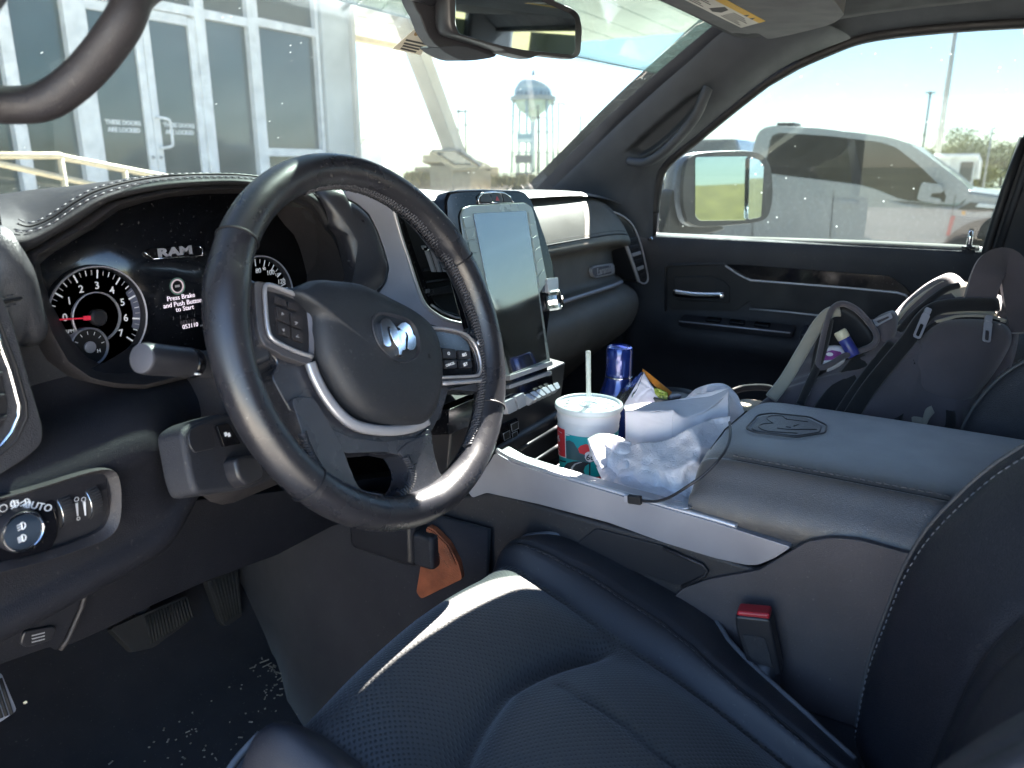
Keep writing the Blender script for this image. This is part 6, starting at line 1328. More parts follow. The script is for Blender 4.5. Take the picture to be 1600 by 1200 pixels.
mt = thing('floor_mat', 'dark ribbed floor mat in the driver footwell', 'floor mat', (-.45, .75, .61))
mp_ = rnd([(-.72, .42), (-.24, .42), (-.235, .72), (-.26, .80), (-.40, .80), (-.43, .98), (-.74, .98)], .04, 5)
plate('mat', Frame((0, 0, .612), (1, 0, 0), (0, 1, 0)), mp_, -.008, .004, mat('mat_carpet', (.010, .011, .016), .95, grain=1, gscale=500, gkind='noise', dust=.1), mt, bev=.004)
def floorz(y):
    for (a, za), (b, zb) in zip(fp, fp[1:]):
        if a <= y <= b: return za+(zb-za)*(y-a)/(b-a)
    return .62
mb = MB(); rg = random.Random(11)
def bit(px, py, ln):
    p = U(px, py, Z=.618)
    for _ in range(4): p = U(px, py, Z=max(floorz(p.y)+.004, .617))
    a = rg.random()*6.28; mb.add(*g_box(p, (ln, .0014+.0012*rg.random(), .0012), rotm(rg.uniform(-10, 10), rg.uniform(-10, 10), math.degrees(a))))
for cxp, cyp, sx, sy, nn in ((315, 1015, 34, 20, 26), (350, 995, 55, 26, 30), (432, 1090, 22, 26, 26), (400, 1035, 22, 28, 28), (285, 1165, 70, 24, 26), (200, 1120, 130, 60, 26), (270, 1185, 60, 16, 14)):
    for _ in range(nn): bit(rg.gauss(cxp, sx), rg.gauss(cyp, sy), rg.choice((.0014, .002, .0026, .007)))
for k in range(12): bit(400+k*4.3, 1020+k*4.2+rg.uniform(-3, 3), .016)
tag(mb.build('floor_debris', mat('straw_bits', (.30, .26, .21), .8, var=.4, vscale=200), smooth=False), kind='stuff')
# ------------------------------------------------------------------ leather pouch
LPF = Frame((-.215, .58, .95), (.06, -1, 0), (.0, 0, 1))
lpm = mat('brown_leather', (.30, .085, .035), .6, grain=.4, gscale=300, var=.35, vscale=40)
pch = thing('leather_pouch', 'reddish brown leather flap hanging by the console under the steering wheel', 'pouch', LPF.pt(0, 0, 0))
plate('flap', LPF, rnd(LPF.trace([(667, 822), (678, 828), (700, 850), (716, 880), (722, 905), (658, 936), (650, 926), (656, 890)]), .004), -.010, .0, lpm, pch, bev=.003, seg=3)
plate('top_band', LPF, rnd(LPF.trace([(667, 824), (678, 830), (700, 852), (714, 882), (706, 888), (690, 866), (668, 846)]), .002), .0, .0022, lpm, pch, bev=.001)
lth = mat('light_thread', (.42, .2, .12), .7)
stitches('stitching', [LPF.pt(*LPF.uv(*p), .003) for p in ((669, 828), (680, 836), (698, 856), (710, 880))], lth, pch, .003, .0015, .0005)
stitches('stitching', [LPF.pt(*LPF.uv(*p), .001) for p in ((668, 850), (690, 870), (704, 890))], lth, pch, .003, .0015, .0005)
# ------------------------------------------------------------------ cup
cupc = U(920, 631, Z=1.150); CX0, CY0, CZ0 = cupc.x, cupc.y, .985
cup = thing('drink_cup', 'large white foam cup with a teal desert road print and a lid', 'cup', (CX0, CY0, CZ0))
foam = mat('white_foam', (.72, .71, .74), .6, grain=.25, gscale=900, gkind='noise', var=.04)
def crad(z): return .0365+(.0455-.0365)*(z-CZ0)/(1.14-CZ0)
lathe('body', [(.0355, CZ0), (crad(CZ0+.004), CZ0+.003)]+[(crad(z), z) for z in (1.02, 1.06, 1.10, 1.115)]+[(crad(1.118)+.0005, 1.1175), (crad(1.12)+.0005, 1.1195), (crad(1.122), 1.122), (crad(1.132)+.0008, 1.131), (crad(1.134)+.0012, 1.1335), (crad(1.136), 1.137), (.0462, 1.142), (.0478, 1.1435), (.0480, 1.1465), (.0466, 1.1485)], (CX0, CY0, 0), foam, cup, n=64)
lid = lathe('lid', [(.0475, 1.1435), (.0492, 1.1455), (.0495, 1.1485), (.0485, 1.1515), (.0468, 1.1525), (.0448, 1.1515), (.0438, 1.148), (.040, 1.1475), (.030, 1.148), (.015, 1.1485), (.0135, 1.150), (.012, 1.1505), (.011, 1.149)], (CX0, CY0, 0), mat('lid_plastic', (.66, .70, .71), .3, spec=.6, var=.05), cup, n=64)
rgl = random.Random(2)
for k in range(14):
    a = k*.449+.1; r = .031+.004*(k % 2); box('lid_button' if k % 2 else 'lid_bump', (CX0+r*math.cos(a), CY0+r*math.sin(a), 1.1487), (.006, .004, .002), mat('lid_plastic_b', (.66, .70, .71), .3) if k == 0 else bpy.data.materials['lid_plastic_b'], cup, rot=rotm(0, 0, math.degrees(a)), bev=.001)
hc = V((CX0-CAM.x, CY0-CAM.y, 0)).normalized(); hr = V((hc.y, -hc.x, 0))
def oncup(px, py, dr=.0):
    d = ray(px, py); R0 = .0425
    for _ in range(5):
        a = d.x*d.x+d.y*d.y; ox, oy = CAM.x-CX0, CAM.y-CY0; b = ox*d.x+oy*d.y; c = ox*ox+oy*oy-R0*R0; D = b*b-a*c
        t = (-b-math.sqrt(max(D, 0)))/a; q = CAM+d*t; R0 = crad(q.z)
    dx = V((q.x-CX0, q.y-CY0, 0)); return math.atan2(dx.dot(hr), -dx.dot(hc)), q.z
def cuppatch(name, uv, m, layer, step=.12):
    "printed patch wrapped on the cup wall: polygon in (angle, height)"
    b = bmesh.new(); vs = [b.verts.new((a, z*25, 0)) for a, z in uv]; b.faces.new(vs)
    a0 = min(u for u, _ in uv); a1 = max(u for u, _ in uv); k = a0+step
    while k < a1:
        bmesh.ops.bisect_plane(b, geom=b.verts[:]+b.edges[:]+b.faces[:], plane_co=(k, 0, 0), plane_no=(1, 0, 0)); k += step
    bmesh.ops.triangulate(b, faces=b.faces)
    b.verts.ensure_lookup_table(); P = []
    for q in b.verts:
        z = q.co.y/25; r = crad(z)+.00025+.00022*layer; dd = hr*math.sin(q.co.x)-hc*math.cos(q.co.x); P.append(V((CX0, CY0, z))+dd*r)
    F = [tuple(v.index for v in f.verts) for f in b.faces]; b.free()
    return obj(name, P, F, m, cup)
PC = dict(teal=mat('teal_print', (.006, .33, .36), .45, var=.05), slate=mat('slate_print', (.05, .11, .13), .5, var=.05), redp=mat('red_print', (.70, .04, .05), .45, var=.05), dkred=mat('dark_red_print', (.42, .03, .05), .5, var=.05), ink=mat('black_print', (.012, .018, .028), .5, var=.05), wht=mat('white_print', (.75, .75, .77), .5, var=.03), grey=mat('grey_print_b', (.42, .44, .48), .5, var=.03))
zt_ = 1.1145
cuppatch('print_sky', [(-2.2, CZ0+.012), (2.2, CZ0+.012), (2.2, zt_), (-2.2, zt_)], PC['teal'], 0)
def cp_(name, pts, m, l): cuppatch(name, [oncup(*p) for p in pts], PC[m], l)
def zz9(L): return [(860+a/9.23, 630+b/9.23) for a, b in L]
zr = oncup(905, 744)[1]
cuppatch('print_ground', [(-2.2, CZ0+.006), (2.2, CZ0+.006), (2.2, zr), (-2.2, zr)], PC['dkred'], 1)
cuppatch('print_base', [(-2.2, CZ0+.001), (2.2, CZ0+.001), (2.2, CZ0+.011), (-2.2, CZ0+.011)], PC['ink'], 2)
cp_('print_hill', zz9([(225, 545), (280, 535), (340, 570), (380, 640), (420, 700), (520, 740), (700, 770), (720, 830), (560, 850), (380, 825), (225, 790)]), 'slate', 1)
cp_('print_mountain', zz9([(400, 650), (440, 610), (520, 585), (560, 610), (590, 690), (500, 740), (420, 715)]), 'redp', 2)
cp_('print_cloud', zz9([(350, 400), (390, 388), (410, 372), (450, 375), (500, 395), (550, 412), (500, 418), (420, 408)]), 'wht', 2)
cp_('print_cloud', zz9([(225, 440), (250, 445), (290, 470), (225, 462)]), 'wht', 2)
cp_('print_road', zz9([(215, 900), (250, 860), (340, 835), (440, 835), (540, 850), (560, 865), (500, 910), (480, 970), (500, 1020), (530, 1070), (540, 1130), (180, 1060), (190, 980)]), 'ink', 3)
cp_('road_line', zz9([(430, 842), (350, 870), (305, 920), (305, 965), (335, 1000), (330, 1090), (365, 1095), (370, 1010), (335, 965), (330, 930), (370, 880), (470, 845)]), 'grey', 4)
cp_('print_band', zz9([(120, 790), (235, 835), (225, 855), (120, 812)]), 'ink', 3)
cp_('label', zz9([(70, 290), (225, 370), (235, 790), (95, 735)]), 'wht', 3)
cp_('label', zz9([(76, 302), (215, 380), (225, 775), (100, 725)]), 'redp', 4)
cp_('sign_shield', zz9([(500, 720), (530, 700), (570, 690), (620, 700), (650, 730), (655, 780), (630, 820), (570, 848), (520, 825), (498, 780)]), 'wht', 5)
cp_('sign_post', zz9([(556, 850), (578, 850), (574, 1050), (556, 1050)]), 'ink', 4)
def cuptext(s, px, py, size, m, l, rot=0, sx=1.0):
    a, z = oncup(px, py); r = crad(z)+.0003+.00025*l; dd = hr*math.sin(a)-hc*math.cos(a); ex = hr*math.cos(a)+hc*math.sin(a)
    o = text('print_text', s, Frame(V((CX0, CY0, z))+dd*r, ex, (0, 0, 1)), 0, 0, size, m, cup, w=.0004, ext=.0002, bold=.0002, rot=rot, sx=sx)
    for v in o.data.vertices:
        p = v.co; e = V((p.x-CX0, p.y-CY0, 0)); rr = crad(p.z)+.0005+.00022*l; e = e.normalized()*rr; v.co = (CX0+e.x, CY0+e.y, p.z)
    return o
cuptext('66', 922, 714.5, .0125, PC['ink'], 5, 0, .95); cuptext('66', 873, 683, .014, PC['wht'], 4, 0, 1.6)
for k, y in enumerate((697, 703, 708)): cuptext(('to Go', 'REFILL', 'ROAD')[k] if 0 else '-----', 874, y, .006, PC['wht'], 4, 0, 1.6)
cuptext('----', 876, 674, .006, PC['wht'], 4, 0, 1.6)
sp0 = V((CX0, CY0, 1.02)); sp1 = U(919, 549, X=CX0-.012)
straw = tube('drinking_straw', [V((CX0, CY0, 1.147)), V((CX0, CY0, 1.15)).lerp(sp1, .5), sp1], .0036, glass('straw_plastic', (.80, .82, .82), .35, dcol=(.8, .8, .82), specks=0), None, n=14); tag(straw, 'clear plastic straw standing in the foam cup lid', 'straw')
# ------------------------------------------------------------------ bottle
bc = U(968, 600, X=.13); BX, BY = .13, U(968, 560, X=.13).y
btl = thing('water_bottle', 'shiny dark blue metal water bottle standing behind the foam cup', 'bottle', (BX, BY, 1.0))
zb = U(968, 541, X=.13).z
blue = mat('blue_enamel', (.010, .026, .17), .16, metal=.35, coat=.8, var=.05)
lathe('body', [(.034, 1.0), (.036, 1.004), (.036, 1.085), (.0355, 1.10), (.0325, 1.12), (.0275, 1.138), (.0232, 1.150), (.0212, zb-.048), (.0212, zb-.046)], (BX, BY, 0), blue, btl, n=48, sharp=70)
lathe('cap', [(.0205, zb-.047), (.0216, zb-.046), (.0218, zb-.042), (.0212, zb-.040), (.0214, zb-.020), (.0214, zb-.006), (.0196, zb-.001), (.0168, zb+.0005), (.015, zb-.002), (.0, zb-.002)], (BX, BY, 0), blue, btl, n=48, sharp=40)
lathe('steel_ring', [(.0214, zb-.049), (.0219, zb-.0485), (.0219, zb-.0475), (.0214, zb-.047)], (BX, BY, 0), M['chrome'], btl, n=40)
# ------------------------------------------------------------------ wrappers and bags
def nz(p, s, k=0): return mnoise.noise((p[0]*s+k*7.3, p[1]*s+k*3.1, p[2]*s-k*5.7))
def crease(p, s, k=0): return 1-2*abs(nz(p, s, k))
def translucent(name, col, rough=.35, tl=.45, bump=.6, scale=38):
    m, nt, b, N, L = _mat(name); b.inputs['Base Color'].default_value = (*col, 1); b.inputs['Roughness'].default_value = rough; b.inputs['Specular IOR Level'].default_value = .55
    t = N.new('ShaderNodeBsdfTranslucent'); t.inputs[0].default_value = (*col, 1); mx = N.new('ShaderNodeMixShader'); mx.inputs[0].default_value = tl
    L.new(b.outputs[0], mx.inputs[1]); L.new(t.outputs[0], mx.inputs[2]); L.new(mx.outputs[0], N['Material Output'].inputs['Surface'])
    tc = N.new('ShaderNodeTexCoord'); n0 = N.new('ShaderNodeTexNoise'); n0.inputs['Scale'].default_value = scale*.6; L.new(tc.outputs['Object'], n0.inputs['Vector'])
    ad = N.new('ShaderNodeVectorMath'); ad.operation = 'MULTIPLY_ADD'; ad.inputs[1].default_value = (.03,)*3; L.new(n0.outputs['Color'], ad.inputs[0]); L.new(tc.outputs['Object'], ad.inputs[2])
    v = N.new('ShaderNodeTexVoronoi'); v.feature = 'DISTANCE_TO_EDGE'; v.inputs['Scale'].default_value = scale; L.new(ad.outputs[0], v.inputs['Vector'])
    mr = N.new('ShaderNodeMapRange'); mr.inputs[1].default_value = 0; mr.inputs[2].default_value = .12; L.new(v.outputs['Distance'], mr.inputs[0])
    n2 = N.new('ShaderNodeTexNoise'); n2.inputs['Scale'].default_value = scale*2.2; n2.inputs['Detail'].default_value = 5; L.new(tc.outputs['Object'], n2.inputs['Vector'])
    sm = N.new('ShaderNodeMath'); sm.operation = 'MULTIPLY_ADD'; sm.inputs[1].default_value = .5; L.new(mr.outputs[0], sm.inputs[0]); L.new(n2.outputs['Fac'], sm.inputs[2])
    bp = N.new('ShaderNodeBump'); bp.inputs['Strength'].default_value = bump; bp.inputs['Distance'].default_value = .004; L.new(sm.outputs[0], bp.inputs['Height']); L.new(bp.outputs[0], b.inputs['Normal']); L.new(bp.outputs[0], t.inputs['Normal'])
    return m
bagm = translucent('white_bag_plastic', (.85, .84, .88), .30, .35, .28, 90)
papm = translucent('white_paper', (.84, .82, .86), .6, .25, .12, 30)
bag = thing('plastic_bag', 'crumpled white plastic bag spilling over the console rail beside the armrest', 'plastic bag', (-.03, .33, 1.0))
def patch(name, A, B, n, m, m_, parent, amp=.006, k=0, sag=0, nu=4):
    "crumpled sheet between two guide curves"
    A = [V(p) for p in spl([tuple(p) for p in A], n, False)]; B = [V(p) for p in spl([tuple(p) for p in B], n, False)]; rows = []
    cam_dir = None
    for j in range(m+1):
        t = j/m; r = []
        for a, b in zip(A, B):
            p = a.lerp(b, t); tocam = (CAM-p).normalized(); q = (p.x, p.y, p.z)
            d = amp*(crease(q, 16, k)*.9+crease(q, 37, k+2)*.45+nz(q, 90, k+3)*.25)
            p = p+tocam*(d+sag*math.sin(math.pi*t)); r.append(p)
        rows.append(r)
    return loft(name, rows, m_, parent, solid=.0006)
def W_(L): return [U(px, py, X=X) for px, py, X in L]
# back wall and right side of the bag
patch('back_sheet', W_([(1000, 640, .08), (1060, 628, .085), (1090, 606, .09), (1128, 599, .09), (1150, 615, .08), (1162, 642, .06)]), W_([(1000, 720, .07), (1060, 725, .07), (1095, 730, .07), (1130, 730, .06), (1150, 725, .05), (1165, 720, .03)]), 7, 22, bagm, bag, .010, 1)
# front pouch body
patch('front_sheet', W_([(978, 700, -.055), (1000, 692, -.06), (1040, 688, -.065), (1080, 668, -.06), (1110, 655, -.04), (1142, 650, -.02)]), W_([(960, 770, -.10), (1000, 785, -.11), (1050, 792, -.12), (1085, 794, -.12), (1100, 785, -.10), (1112, 770, -.09)]), 10, 44, bagm, bag, .015, 4, .020)
# side flap draped towards the cup and over the rail
patch('draped_flap', W_([(985, 690, -.05), (995, 715, -.07), (1020, 745, -.09), (1060, 770, -.12), (1092, 792, -.15)]), W_([(918, 686, -.075), (926, 716, -.085), (948, 745, -.10), (1000, 778, -.15), (1062, 797, -.187)]), 10, 34, bagm, bag, .012, 7, .008)
patch('draped_flap', W_([(918, 686, -.075), (935, 678, -.06), (958, 680, -.05), (985, 690, -.045)]), W_([(940, 735, -.11), (955, 725, -.09), (970, 722, -.08), (990, 724, -.07)]), 8, 16, bagm, bag, .006, 9, .012)
patch('inner_fold', W_([(932, 730, -.10), (944, 755, -.12), (962, 772, -.13)]), W_([(960, 715, -.07), (990, 750, -.09), (1010, 780, -.11)]), 8, 14, bagm, bag, .006, 12, .01)
# folded paper sack standing in the bag
sack = thing('paper_sack', 'upright white paper sack with a folded top standing in the plastic bag', 'paper bag', (-.0, .34, 1.0))
patch('front_panel', W_([(977, 640, -.02), (1000, 642, -.025), (1030, 643, -.03), (1052, 640, -.03)]), W_([(978, 716, -.03), (1000, 716, -.035), (1028, 714, -.04), (1050, 712, -.04)]), 8, 18, papm, sack, .0016, 15)
patch('side_panel', W_([(1052, 640, -.03), (1065, 650, -.025), (1090, 648, -.01), (1120, 632, .01), (1139, 610, .03)]), W_([(1050, 716, -.04), (1070, 720, -.035), (1095, 716, -.03), (1120, 700, -.02), (1136, 688, -.01)]), 8, 18, papm, sack, .005, 17)
patch('top_fold', W_([(976, 634, .02), (1000, 631, .025), (1040, 627, .03), (1075, 622, .035), (1110, 618, .04), (1139, 608, .04)]), W_([(977, 641, -.02), (1003, 643, -.025), (1040, 643, -.03), (1070, 654, -.025), (1110, 638, .0), (1139, 612, .03)]), 7, 10, papm, sack, .003, 19)
patch('back_panel', W_([(976, 634, .02), (1010, 631, .025), (1060, 624, .03), (1139, 606, .04)]), W_([(980, 700, .03), (1010, 700, .035), (1060, 700, .04), (1139, 690, .04)]), 8, 10, papm, sack, .003, 21)
# chip bag
chips = thing('snack_bag', 'open snack bag with silver foil inside and an orange corner beside the bottle', 'snack bag', U(1005, 620, X=.09))
foil = mat('silver_foil', (.72, .73, .75), .16, metal=1, grain=.9, gscale=60, gkind='noise')
cpr = translucent('snack_print', (.60, .58, .66), .3, .1, .4, 30)
orp = translucent('orange_print', (.62, .22, .03), .3, .1, .3, 30); grp = translucent('green_print', (.20, .26, .03), .35, .1, .5, 60)
patch('foil_inside', W_([(962, 622, .10), (975, 606, .105), (990, 592, .11), (1003, 581, .11)]), W_([(970, 634, .08), (984, 626, .08), (994, 612, .085), (1006, 582, .10)]), 8, 14, foil, chips, .007, 23)
patch('front_print', W_([(1006, 581, .10), (1012, 592, .095), (1022, 606, .09), (1040, 618, .09)]), W_([(972, 638, .07), (990, 640, .07), (1012, 640, .07), (1040, 640, .075)]), 8, 16, cpr, chips, .005, 25)
patch('orange_edge', W_([(1004, 576, .105), (1020, 588, .10), (1034, 600, .10), (1050, 613, .10)]), W_([(1005, 586, .097), (1018, 598, .093), (1030, 610, .09), (1044, 621, .09)]), 8, 6, orp, chips, .002, 27)
patch('green_leaf', W_([(1022, 606, .086), (1032, 608, .086), (1044, 614, .087)]), W_([(1020, 622, .083), (1030, 626, .083), (1043, 626, .084)]), 7, 8, grp, chips, .003, 29)
# dark lid of a travel mug
lc_ = U(1052, 616, X=.11)
mug = thing('travel_mug', 'travel mug with a round black lid between the snack bag and the white sack', 'mug', (lc_.x, lc_.y, 1.0))
lathe('body', [(.030, 1.0), (.033, 1.004), (.036, lc_.z-.02), (.036, lc_.z-.014)], (lc_.x, lc_.y, 0), M['hard'], mug, n=32)
lathe('lid', [(.0365, lc_.z-.014), (.038, lc_.z-.012), (.038, lc_.z-.001), (.036, lc_.z+.001), (.033, lc_.z-.001), (.031, lc_.z-.004), (.0, lc_.z-.003)], (lc_.x, lc_.y, 0), mat('lid_black', (.05, .052, .055), .3), mug, n=40)
box('drink_tab', (lc_.x-.006, lc_.y-.004, lc_.z-.001), (.022, .010, .005), M['steel'], mug, rot=rotm(0, 0, -30), bev=.002)
np_ = thing('paper_napkin', 'pale crumpled napkin lying on the tray under the foam cup', 'napkin', (-.11, .48, 1.0))
patch('sheet', [V((-.155, .54, 1.012)), V((-.11, .55, 1.01)), V((-.06, .53, 1.012))], [V((-.16, .44, 1.012)), V((-.11, .43, 1.02)), V((-.07, .44, 1.012))], 8, 14, papm, np_, .006, 31, .012)
# cable
cb_ = thing('charging_cable', 'black charging cable with a small plug draped from the armrest onto the silver rail', 'cable', U(986, 780, X=-.187))
cpth = [U(*p) if False else U(p[0], p[1], X=p[2]) for p in ((1140, 660, -.06), (1141, 672, -.10), (1139, 690, -.135), (1128, 712, -.172), (1104, 738, -.186), (1080, 756, -.195), (1050, 775, -.196), (1026, 783, -.194), (1002, 782, -.191))]
tube('cord', spl([tuple(p) for p in cpth], 6, False), .0017, M['hard'], cb_, n=8)
pa, pb = U(1002, 782, X=-.191), U(980, 779, X=-.191); dx = (pb-pa).normalized()
Rm = Matrix((dx, V((-1, 0, 0)).cross(dx).normalized()*-1, V((-1, 0, 0)))).transposed()
v, f = g_box(pa.lerp(pb, .45), ((pb-pa).length*.95, .0105, .0065), Rm); obj('plug', v, f, M['black'], cb_, bev=.0015)
v, f = g_box(pa.lerp(pb, 1.08), (.004, .008, .003), Rm); obj('plug_tip', v, f, M['steel'], cb_, bev=.0004)
# ------------------------------------------------------------------ backpack
fab = mat('grey_canvas', (.085, .072, .082), .92, grain=1.0, gscale=850, gkind='noise', sheen=.35, dust=.08, var=.2)
fab2 = mat('dark_canvas', (.008, .008, .010), .9, grain=.8, gscale=850, gkind='noise', sheen=.2)
lin = mat('sunlit_tan_lining', (.34, .31, .25), .95, grain=.8, gscale=700, gkind='noise', sheen=.4)  # lining paled so the bag's sunlit edges are in the colour
NB = V((-.72, -.30, .60)).normalized()
BPk = nframe(U(1420, 560, X=.34), NB)
bpk = thing('backpack', 'dark grey backpack with open side pocket lying on the passenger seat', 'backpack', BPk.pt(0, 0, -.2))
bout = BPk.trace([(1188, 640), (1206, 612), (1228, 590), (1258, 540), (1285, 500), (1330, 498), (1362, 508), (1392, 492), (1424, 462), (1455, 440), (1482, 434), (1510, 447), (1540, 452), (1570, 462), (1592, 470), (1600, 510), (1592, 560), (1560, 610), (1524, 650), (1490, 700), (1400, 720), (1250, 720)], .03)
bo = spl(bout, 8); n = len(bo); bcx, bcy = BPk.uv(1430, 570, .03)
rows = []
for s, w in ((.90, -.20), (1.0, -.17), (1.04, -.10), (1.03, -.03), (1.0, .005), (.95, .026), (.86, .040), (.72, .048), (.5, .053), (.25, .055), (.05, .056)):
    r = []
    for x, y in bo:
        X_, Y_ = bcx+(x-bcx)*s, bcy+(y-bcy)*s; q = BPk.pt(X_, Y_, w); a = .010*crease((q.x, q.y, q.z), 8, 3)+.007*crease((q.x, q.y, q.z), 19, 5)+.003*crease((q.x, q.y, q.z), 41, 6)
        r.append(q+BPk.n*a*(1 if w > -.05 else .3))
    rows.append(r)
loft('body', rows, fab, bpk, cu_=True, caps=True, sub=1)
def bl(pts, w): return [BPk.pt(*BPk.uv(*p, w), w) for p in pts]
def bsp(pts, w, n=5): return spl([tuple(p) for p in bl(pts, w)], n, False)
# front pocket with its zip
fpk = spl(BPk.trace([(1424, 545), (1440, 520), (1466, 502), (1500, 498), (1545, 500), (1574, 510), (1582, 530), (1572, 555), (1548, 592), (1516, 624), (1480, 628), (1440, 612), (1424, 585)], .06), 4)
pillow('front_pocket', BPk, fpk, .03, [(1.0, .056), (.95, .066), (.8, .075), (.5, .080), (.2, .081)], fab, bpk)
tube('pocket_zip', bsp([(1428, 570), (1424, 548), (1442, 520), (1468, 503), (1500, 497), (1542, 498), (1562, 502)], .066), .0032, fab2, bpk, n=8)
tube('pocket_piping', bsp([(1462, 503), (1500, 494), (1545, 495), (1572, 502)], .068), .0028, lin, bpk, n=8)
tube('pocket_piping', bsp([(1468, 488), (1520, 487), (1556, 492)], .062), .004, lin, bpk, n=8)
def pull(px, py, px2, py2, w, parent):
    a, b = BPk.uv(px, py, w), BPk.uv(px2, py2, w); d = (V(b)-V(a)); L = d.length; d.normalize(); s = V((-d.y, d.x))
    f2 = Frame(BPk.pt(*a, w), BPk.ex*d.x+BPk.ey*d.y, BPk.ex*s.x+BPk.ey*s.y)
    z = plate('zip_slider', f2, rrect(.010, .009, .002), 0, .006, M['steel'], parent, bev=.001)
    ring('zip_pull', f2, resamp(rrect(L, .011, .003, cx=L/2+.004), 32), resamp(rrect(L*.5, .005, .002, cx=L*.68+.004), 32), .002, .0045, M['steel'], parent, bev=.0006)
# long main zip and strap bands
tube('main_zip', bsp([(1560, 476), (1500, 476), (1462, 482), (1440, 500), (1420, 530), (1390, 566), (1355, 610), (1322, 662)], .072), .0085, fab2, bpk, n=8, sec=[(1.3*math.cos(R(a)), .5*math.sin(R(a))) for a in range(0, 360, 36)], up=tuple(BPk.n))
tube('zip_band', bsp([(1400, 540), (1372, 575), (1335, 625), (1310, 668)], .068), .012, fab2, bpk, n=8, sec=[(1.2*math.cos(R(a)), .3*math.sin(R(a))) for a in range(0, 360, 36)], up=tuple(BPk.n))
tube('zip_band', bsp([(1352, 556), (1318, 600), (1288, 640), (1272, 675)], .064), .012, fab2, bpk, n=8, sec=[(1.2*math.cos(R(a)), .3*math.sin(R(a))) for a in range(0, 360, 36)], up=tuple(BPk.n))
tube('piping', bsp([(1330, 535), (1375, 522), (1415, 506), (1440, 486), (1470, 462), (1500, 452)], .052), .0035, lin, bpk, n=8)
pull(1448, 488, 1432, 526, .082, bpk); pull(1543, 500, 1540, 532, .088, bpk); pull(1272, 580, 1258, 616, .07, bpk)
tcp = spl(BPk.trace([(1388, 532), (1398, 490), (1428, 458), (1460, 438), (1482, 432), (1500, 443), (1512, 466), (1486, 482), (1452, 498), (1420, 532)], .02), 4)
pillow('top_compartment', BPk, tcp, -.12, [(1.0, -.04), (1.02, -.01), (1.0, .02), (.92, .038), (.75, .048), (.4, .054)], fab, bpk)
tube('top_zip', bsp([(1404, 520), (1424, 494), (1452, 470), (1478, 452), (1498, 446)], .058), .005, fab2, bpk, n=8)
tube('top_piping', bsp([(1398, 505), (1420, 478), (1448, 456), (1474, 441)], .050), .003, lin, bpk, n=8)
# side pocket: shallow black dish that paints in the dark of an open inside
rimp = [(1272, 584), (1276, 556), (1284, 520), (1294, 494), (1310, 487), (1330, 496), (1346, 512), (1360, 532), (1358, 548), (1340, 558), (1310, 568), (1290, 580)]
sp_ = BPk.trace(rimp, .055); spc = (sum(p[0] for p in sp_)/len(sp_), sum(p[1] for p in sp_)/len(sp_)); sps = spl(sp_, 4)
pk = loft('side_pocket', [[BPk.pt(spc[0]+(x-spc[0])*s, spc[1]+(y-spc[1])*s, w) for x, y in sps] for s, w in ((1.12, .045), (1.03, .080), (.97, .080), (.93, .071), (.85, .069), (.5, .068), (.05, .068))], M['black'], bpk, cu_=True, sub=1)
tube('pocket_rim', [BPk.pt(x, y, .081) for x, y in sps], .0045, fab, bpk, n=8, closed=True)
tube('pocket_edge', bsp([(1205, 622), (1228, 592), (1256, 545), (1278, 508), (1296, 489), (1312, 486)], .072), .007, lin, bpk, n=8, sec=[(1.3*math.cos(R(a)), .6*math.sin(R(a))) for a in range(0, 360, 36)], up=tuple(BPk.n))
tube('pocket_zip', bsp([(1296, 500), (1290, 530), (1278, 570), (1262, 605), (1250, 632)], .078), .006, fab2, bpk, n=8)
gum = thing('gum_tub', 'white and purple tub of gum standing in the open backpack pocket', 'gum tub', BPk.pt(*BPk.uv(1298, 560, .05), .045))
gf = BPk.off(.066)
g0 = spl(gf.trace([(1279, 572), (1281, 552), (1286, 544), (1300, 541), (1314, 543), (1320, 552), (1319, 566), (1296, 578)]), 3)
pillow('tub', gf, g0, -.01, [(1.0, .0), (.94, .006), (.75, .010), (.4, .012)], mat('tub_white', (.70, .68, .72), .35, var=.05), gum)
plate('purple_label', gf, rnd(gf.trace([(1283, 563), (1285, 552), (1300, 547), (1314, 550), (1316, 558), (1300, 562)], .012), .002), .010, .0128, mat('purple_print', (.22, .05, .22), .4, var=.4, vscale=60), gum, bev=.0006)
plate('white_mark', gf, circ(.005, 14, *gf.uv(1296, 554, .012), ry=.003), .0126, .0132, PC['wht'], gum, bev=0)
a = gf.uv(1297, 566, .012); text('label_text', 'ICE BREAKERS', gf, a[0], a[1], .0062, PC['wht'], gum, w=.0128, rot=9, bold=.0002); a = gf.uv(1291, 572, .012); text('label_text', 'ICE CUBES', gf, a[0], a[1], .0062, PC['wht'], gum, w=.0128, rot=9, bold=.0002)
tb = thing('lip_balm', 'small blue and yellow tube beside the gum tub in the backpack pocket', 'tube', BPk.pt(*BPk.uv(1325, 540, .05), .04))
t0, t1 = BPk.pt(*BPk.uv(1335, 556, .078), .078), BPk.pt(*BPk.uv(1316, 524, .088), .088)
tx = (t1-t0).normalized(); lathe('tube_body', [(.0085, 0), (.009, .001), (.009, .028), (.0085, .029)], t0, mat('blue_print', (.03, .04, .22), .35), tb, ax=tuple(tx), n=24); lathe('cap', [(.0085, .029), (.0092, .030), (.0092, .040), (.008, .042)], t0, mat('cream_cap', (.62, .58, .42), .4), tb, ax=tuple(tx), n=24)
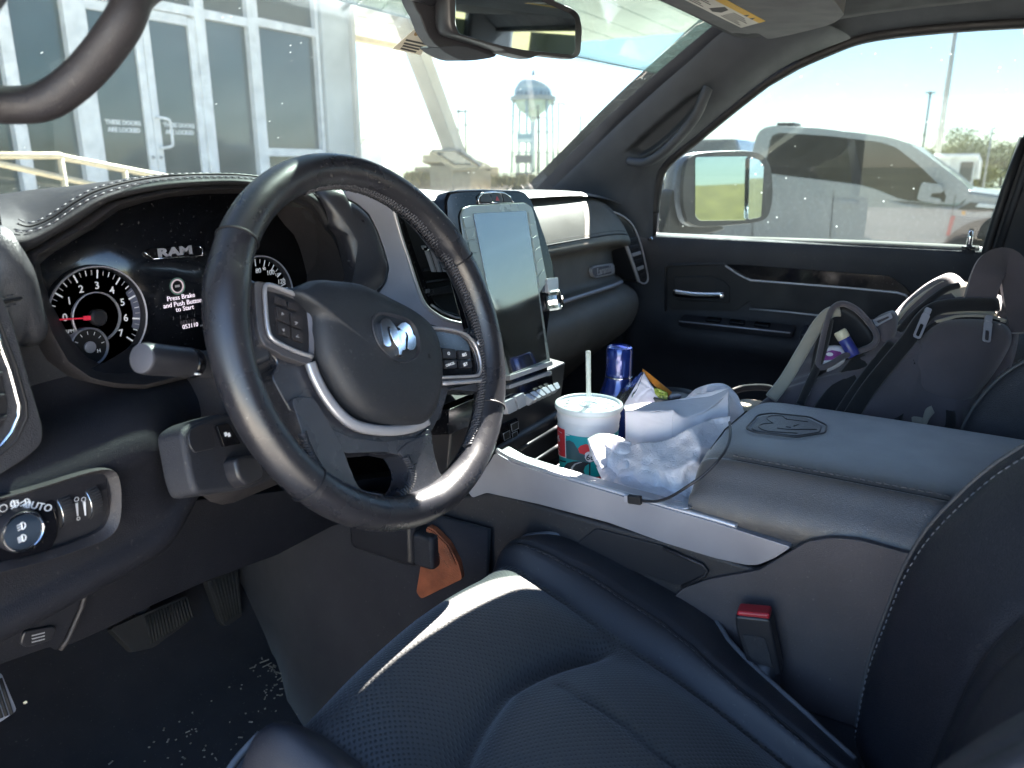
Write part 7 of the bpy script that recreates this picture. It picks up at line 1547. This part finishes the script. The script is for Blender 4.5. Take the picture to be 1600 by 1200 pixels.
# top handle loop, shoulder strap, buckle bits
def band(name, pts, ww, th, m, n=5): return tube(name, spl([tuple(U(px, py, X=X)) for px, py, X in pts], n, False), 1, m, bpk, sec=[(-ww, -th), (ww, -th), (ww, th), (-ww, th)], up=(-.83, -.3, .35), sharp=40)
band('carry_handle', [(1524, 500, .36), (1530, 470, .37), (1540, 436, .37), (1552, 414, .385), (1572, 410, .40), (1584, 428, .40), (1592, 470, .39), (1600, 520, .37)], .021, .004, fab)
band('shoulder_strap', [(1590, 470, .42), (1560, 462, .43), (1520, 458, .43), (1492, 456, .42), (1470, 470, .40)], .018, .006, fab2)
tube('strap_patch', bsp([(1488, 462), (1510, 455), (1530, 462)], .052), .012, lin, bpk, n=8, sec=[(1.3*math.cos(R(a)), .35*math.sin(R(a))) for a in range(0, 360, 36)], up=tuple(BPk.n))
pl_ = spl(BPk.trace([(1362, 500), (1392, 486), (1402, 498), (1398, 530), (1386, 548), (1370, 540), (1356, 520)], .055), 3)
pillow('compression_tab', BPk, pl_, .02, [(1.0, .05), (.9, .064), (.5, .072)], fab, bpk)
ring('ring_buckle', BPk.off(.07), resamp(BPk.trace([(1362, 502), (1390, 490), (1394, 498), (1368, 512)], .07), 24), resamp(BPk.trace([(1368, 503), (1387, 495), (1389, 498), (1371, 507)], .07), 24), 0, .004, M['steel'], bpk, bev=.0008)
lb2 = spl(BPk.trace([(1398, 640), (1440, 615), (1474, 618), (1488, 640), (1486, 676), (1440, 690), (1400, 680)], .055), 3)
loft('strap_loop', [[BPk.pt(x, y, w) for x, y in lb2] for w in (.05, .062)]+[[BPk.pt(BPk.uv(1445, 655, .06)[0]+(x-BPk.uv(1445, 655, .06)[0])*.72, BPk.uv(1445, 655, .06)[1]+(y-BPk.uv(1445, 655, .06)[1])*.72, w) for x, y in lb2] for w in (.062, .045)], fab2, bpk, cu_=True)
patch('loose_webbing', bl([(1392, 652), (1420, 642), (1444, 648)], .055), bl([(1390, 664), (1425, 660), (1446, 664)], .055), 6, 6, lin, bpk, .004, 41)
patch('loose_webbing', bl([(1440, 660), (1446, 640), (1455, 634)], .060), bl([(1446, 668), (1452, 655), (1460, 645)], .060), 6, 6, lin, bpk, .003, 43)
tube('bottom_strap', spl([tuple(U(px, py, X=X)) for px, py, X in ((1145, 612, .30), (1165, 606, .31), (1200, 606, .32), (1226, 618, .32))], 5, False), .006, fab2, bpk, n=8)
cl2 = thing('folded_cloth', 'pale folded cloth on the passenger seat between white bag and backpack', 'cloth', U(1175, 632, X=.2))
patch('cloth', W_([(1140, 632, .22), (1165, 624, .23), (1195, 628, .24), (1225, 634, .25)]), W_([(1120, 652, .18), (1160, 652, .18), (1195, 652, .18), (1230, 654, .18)]), 8, 10, mat('cream_cloth', (.50, .46, .36), .9, grain=.6, gscale=600, gkind='noise'), cl2, .008, 45, .012)
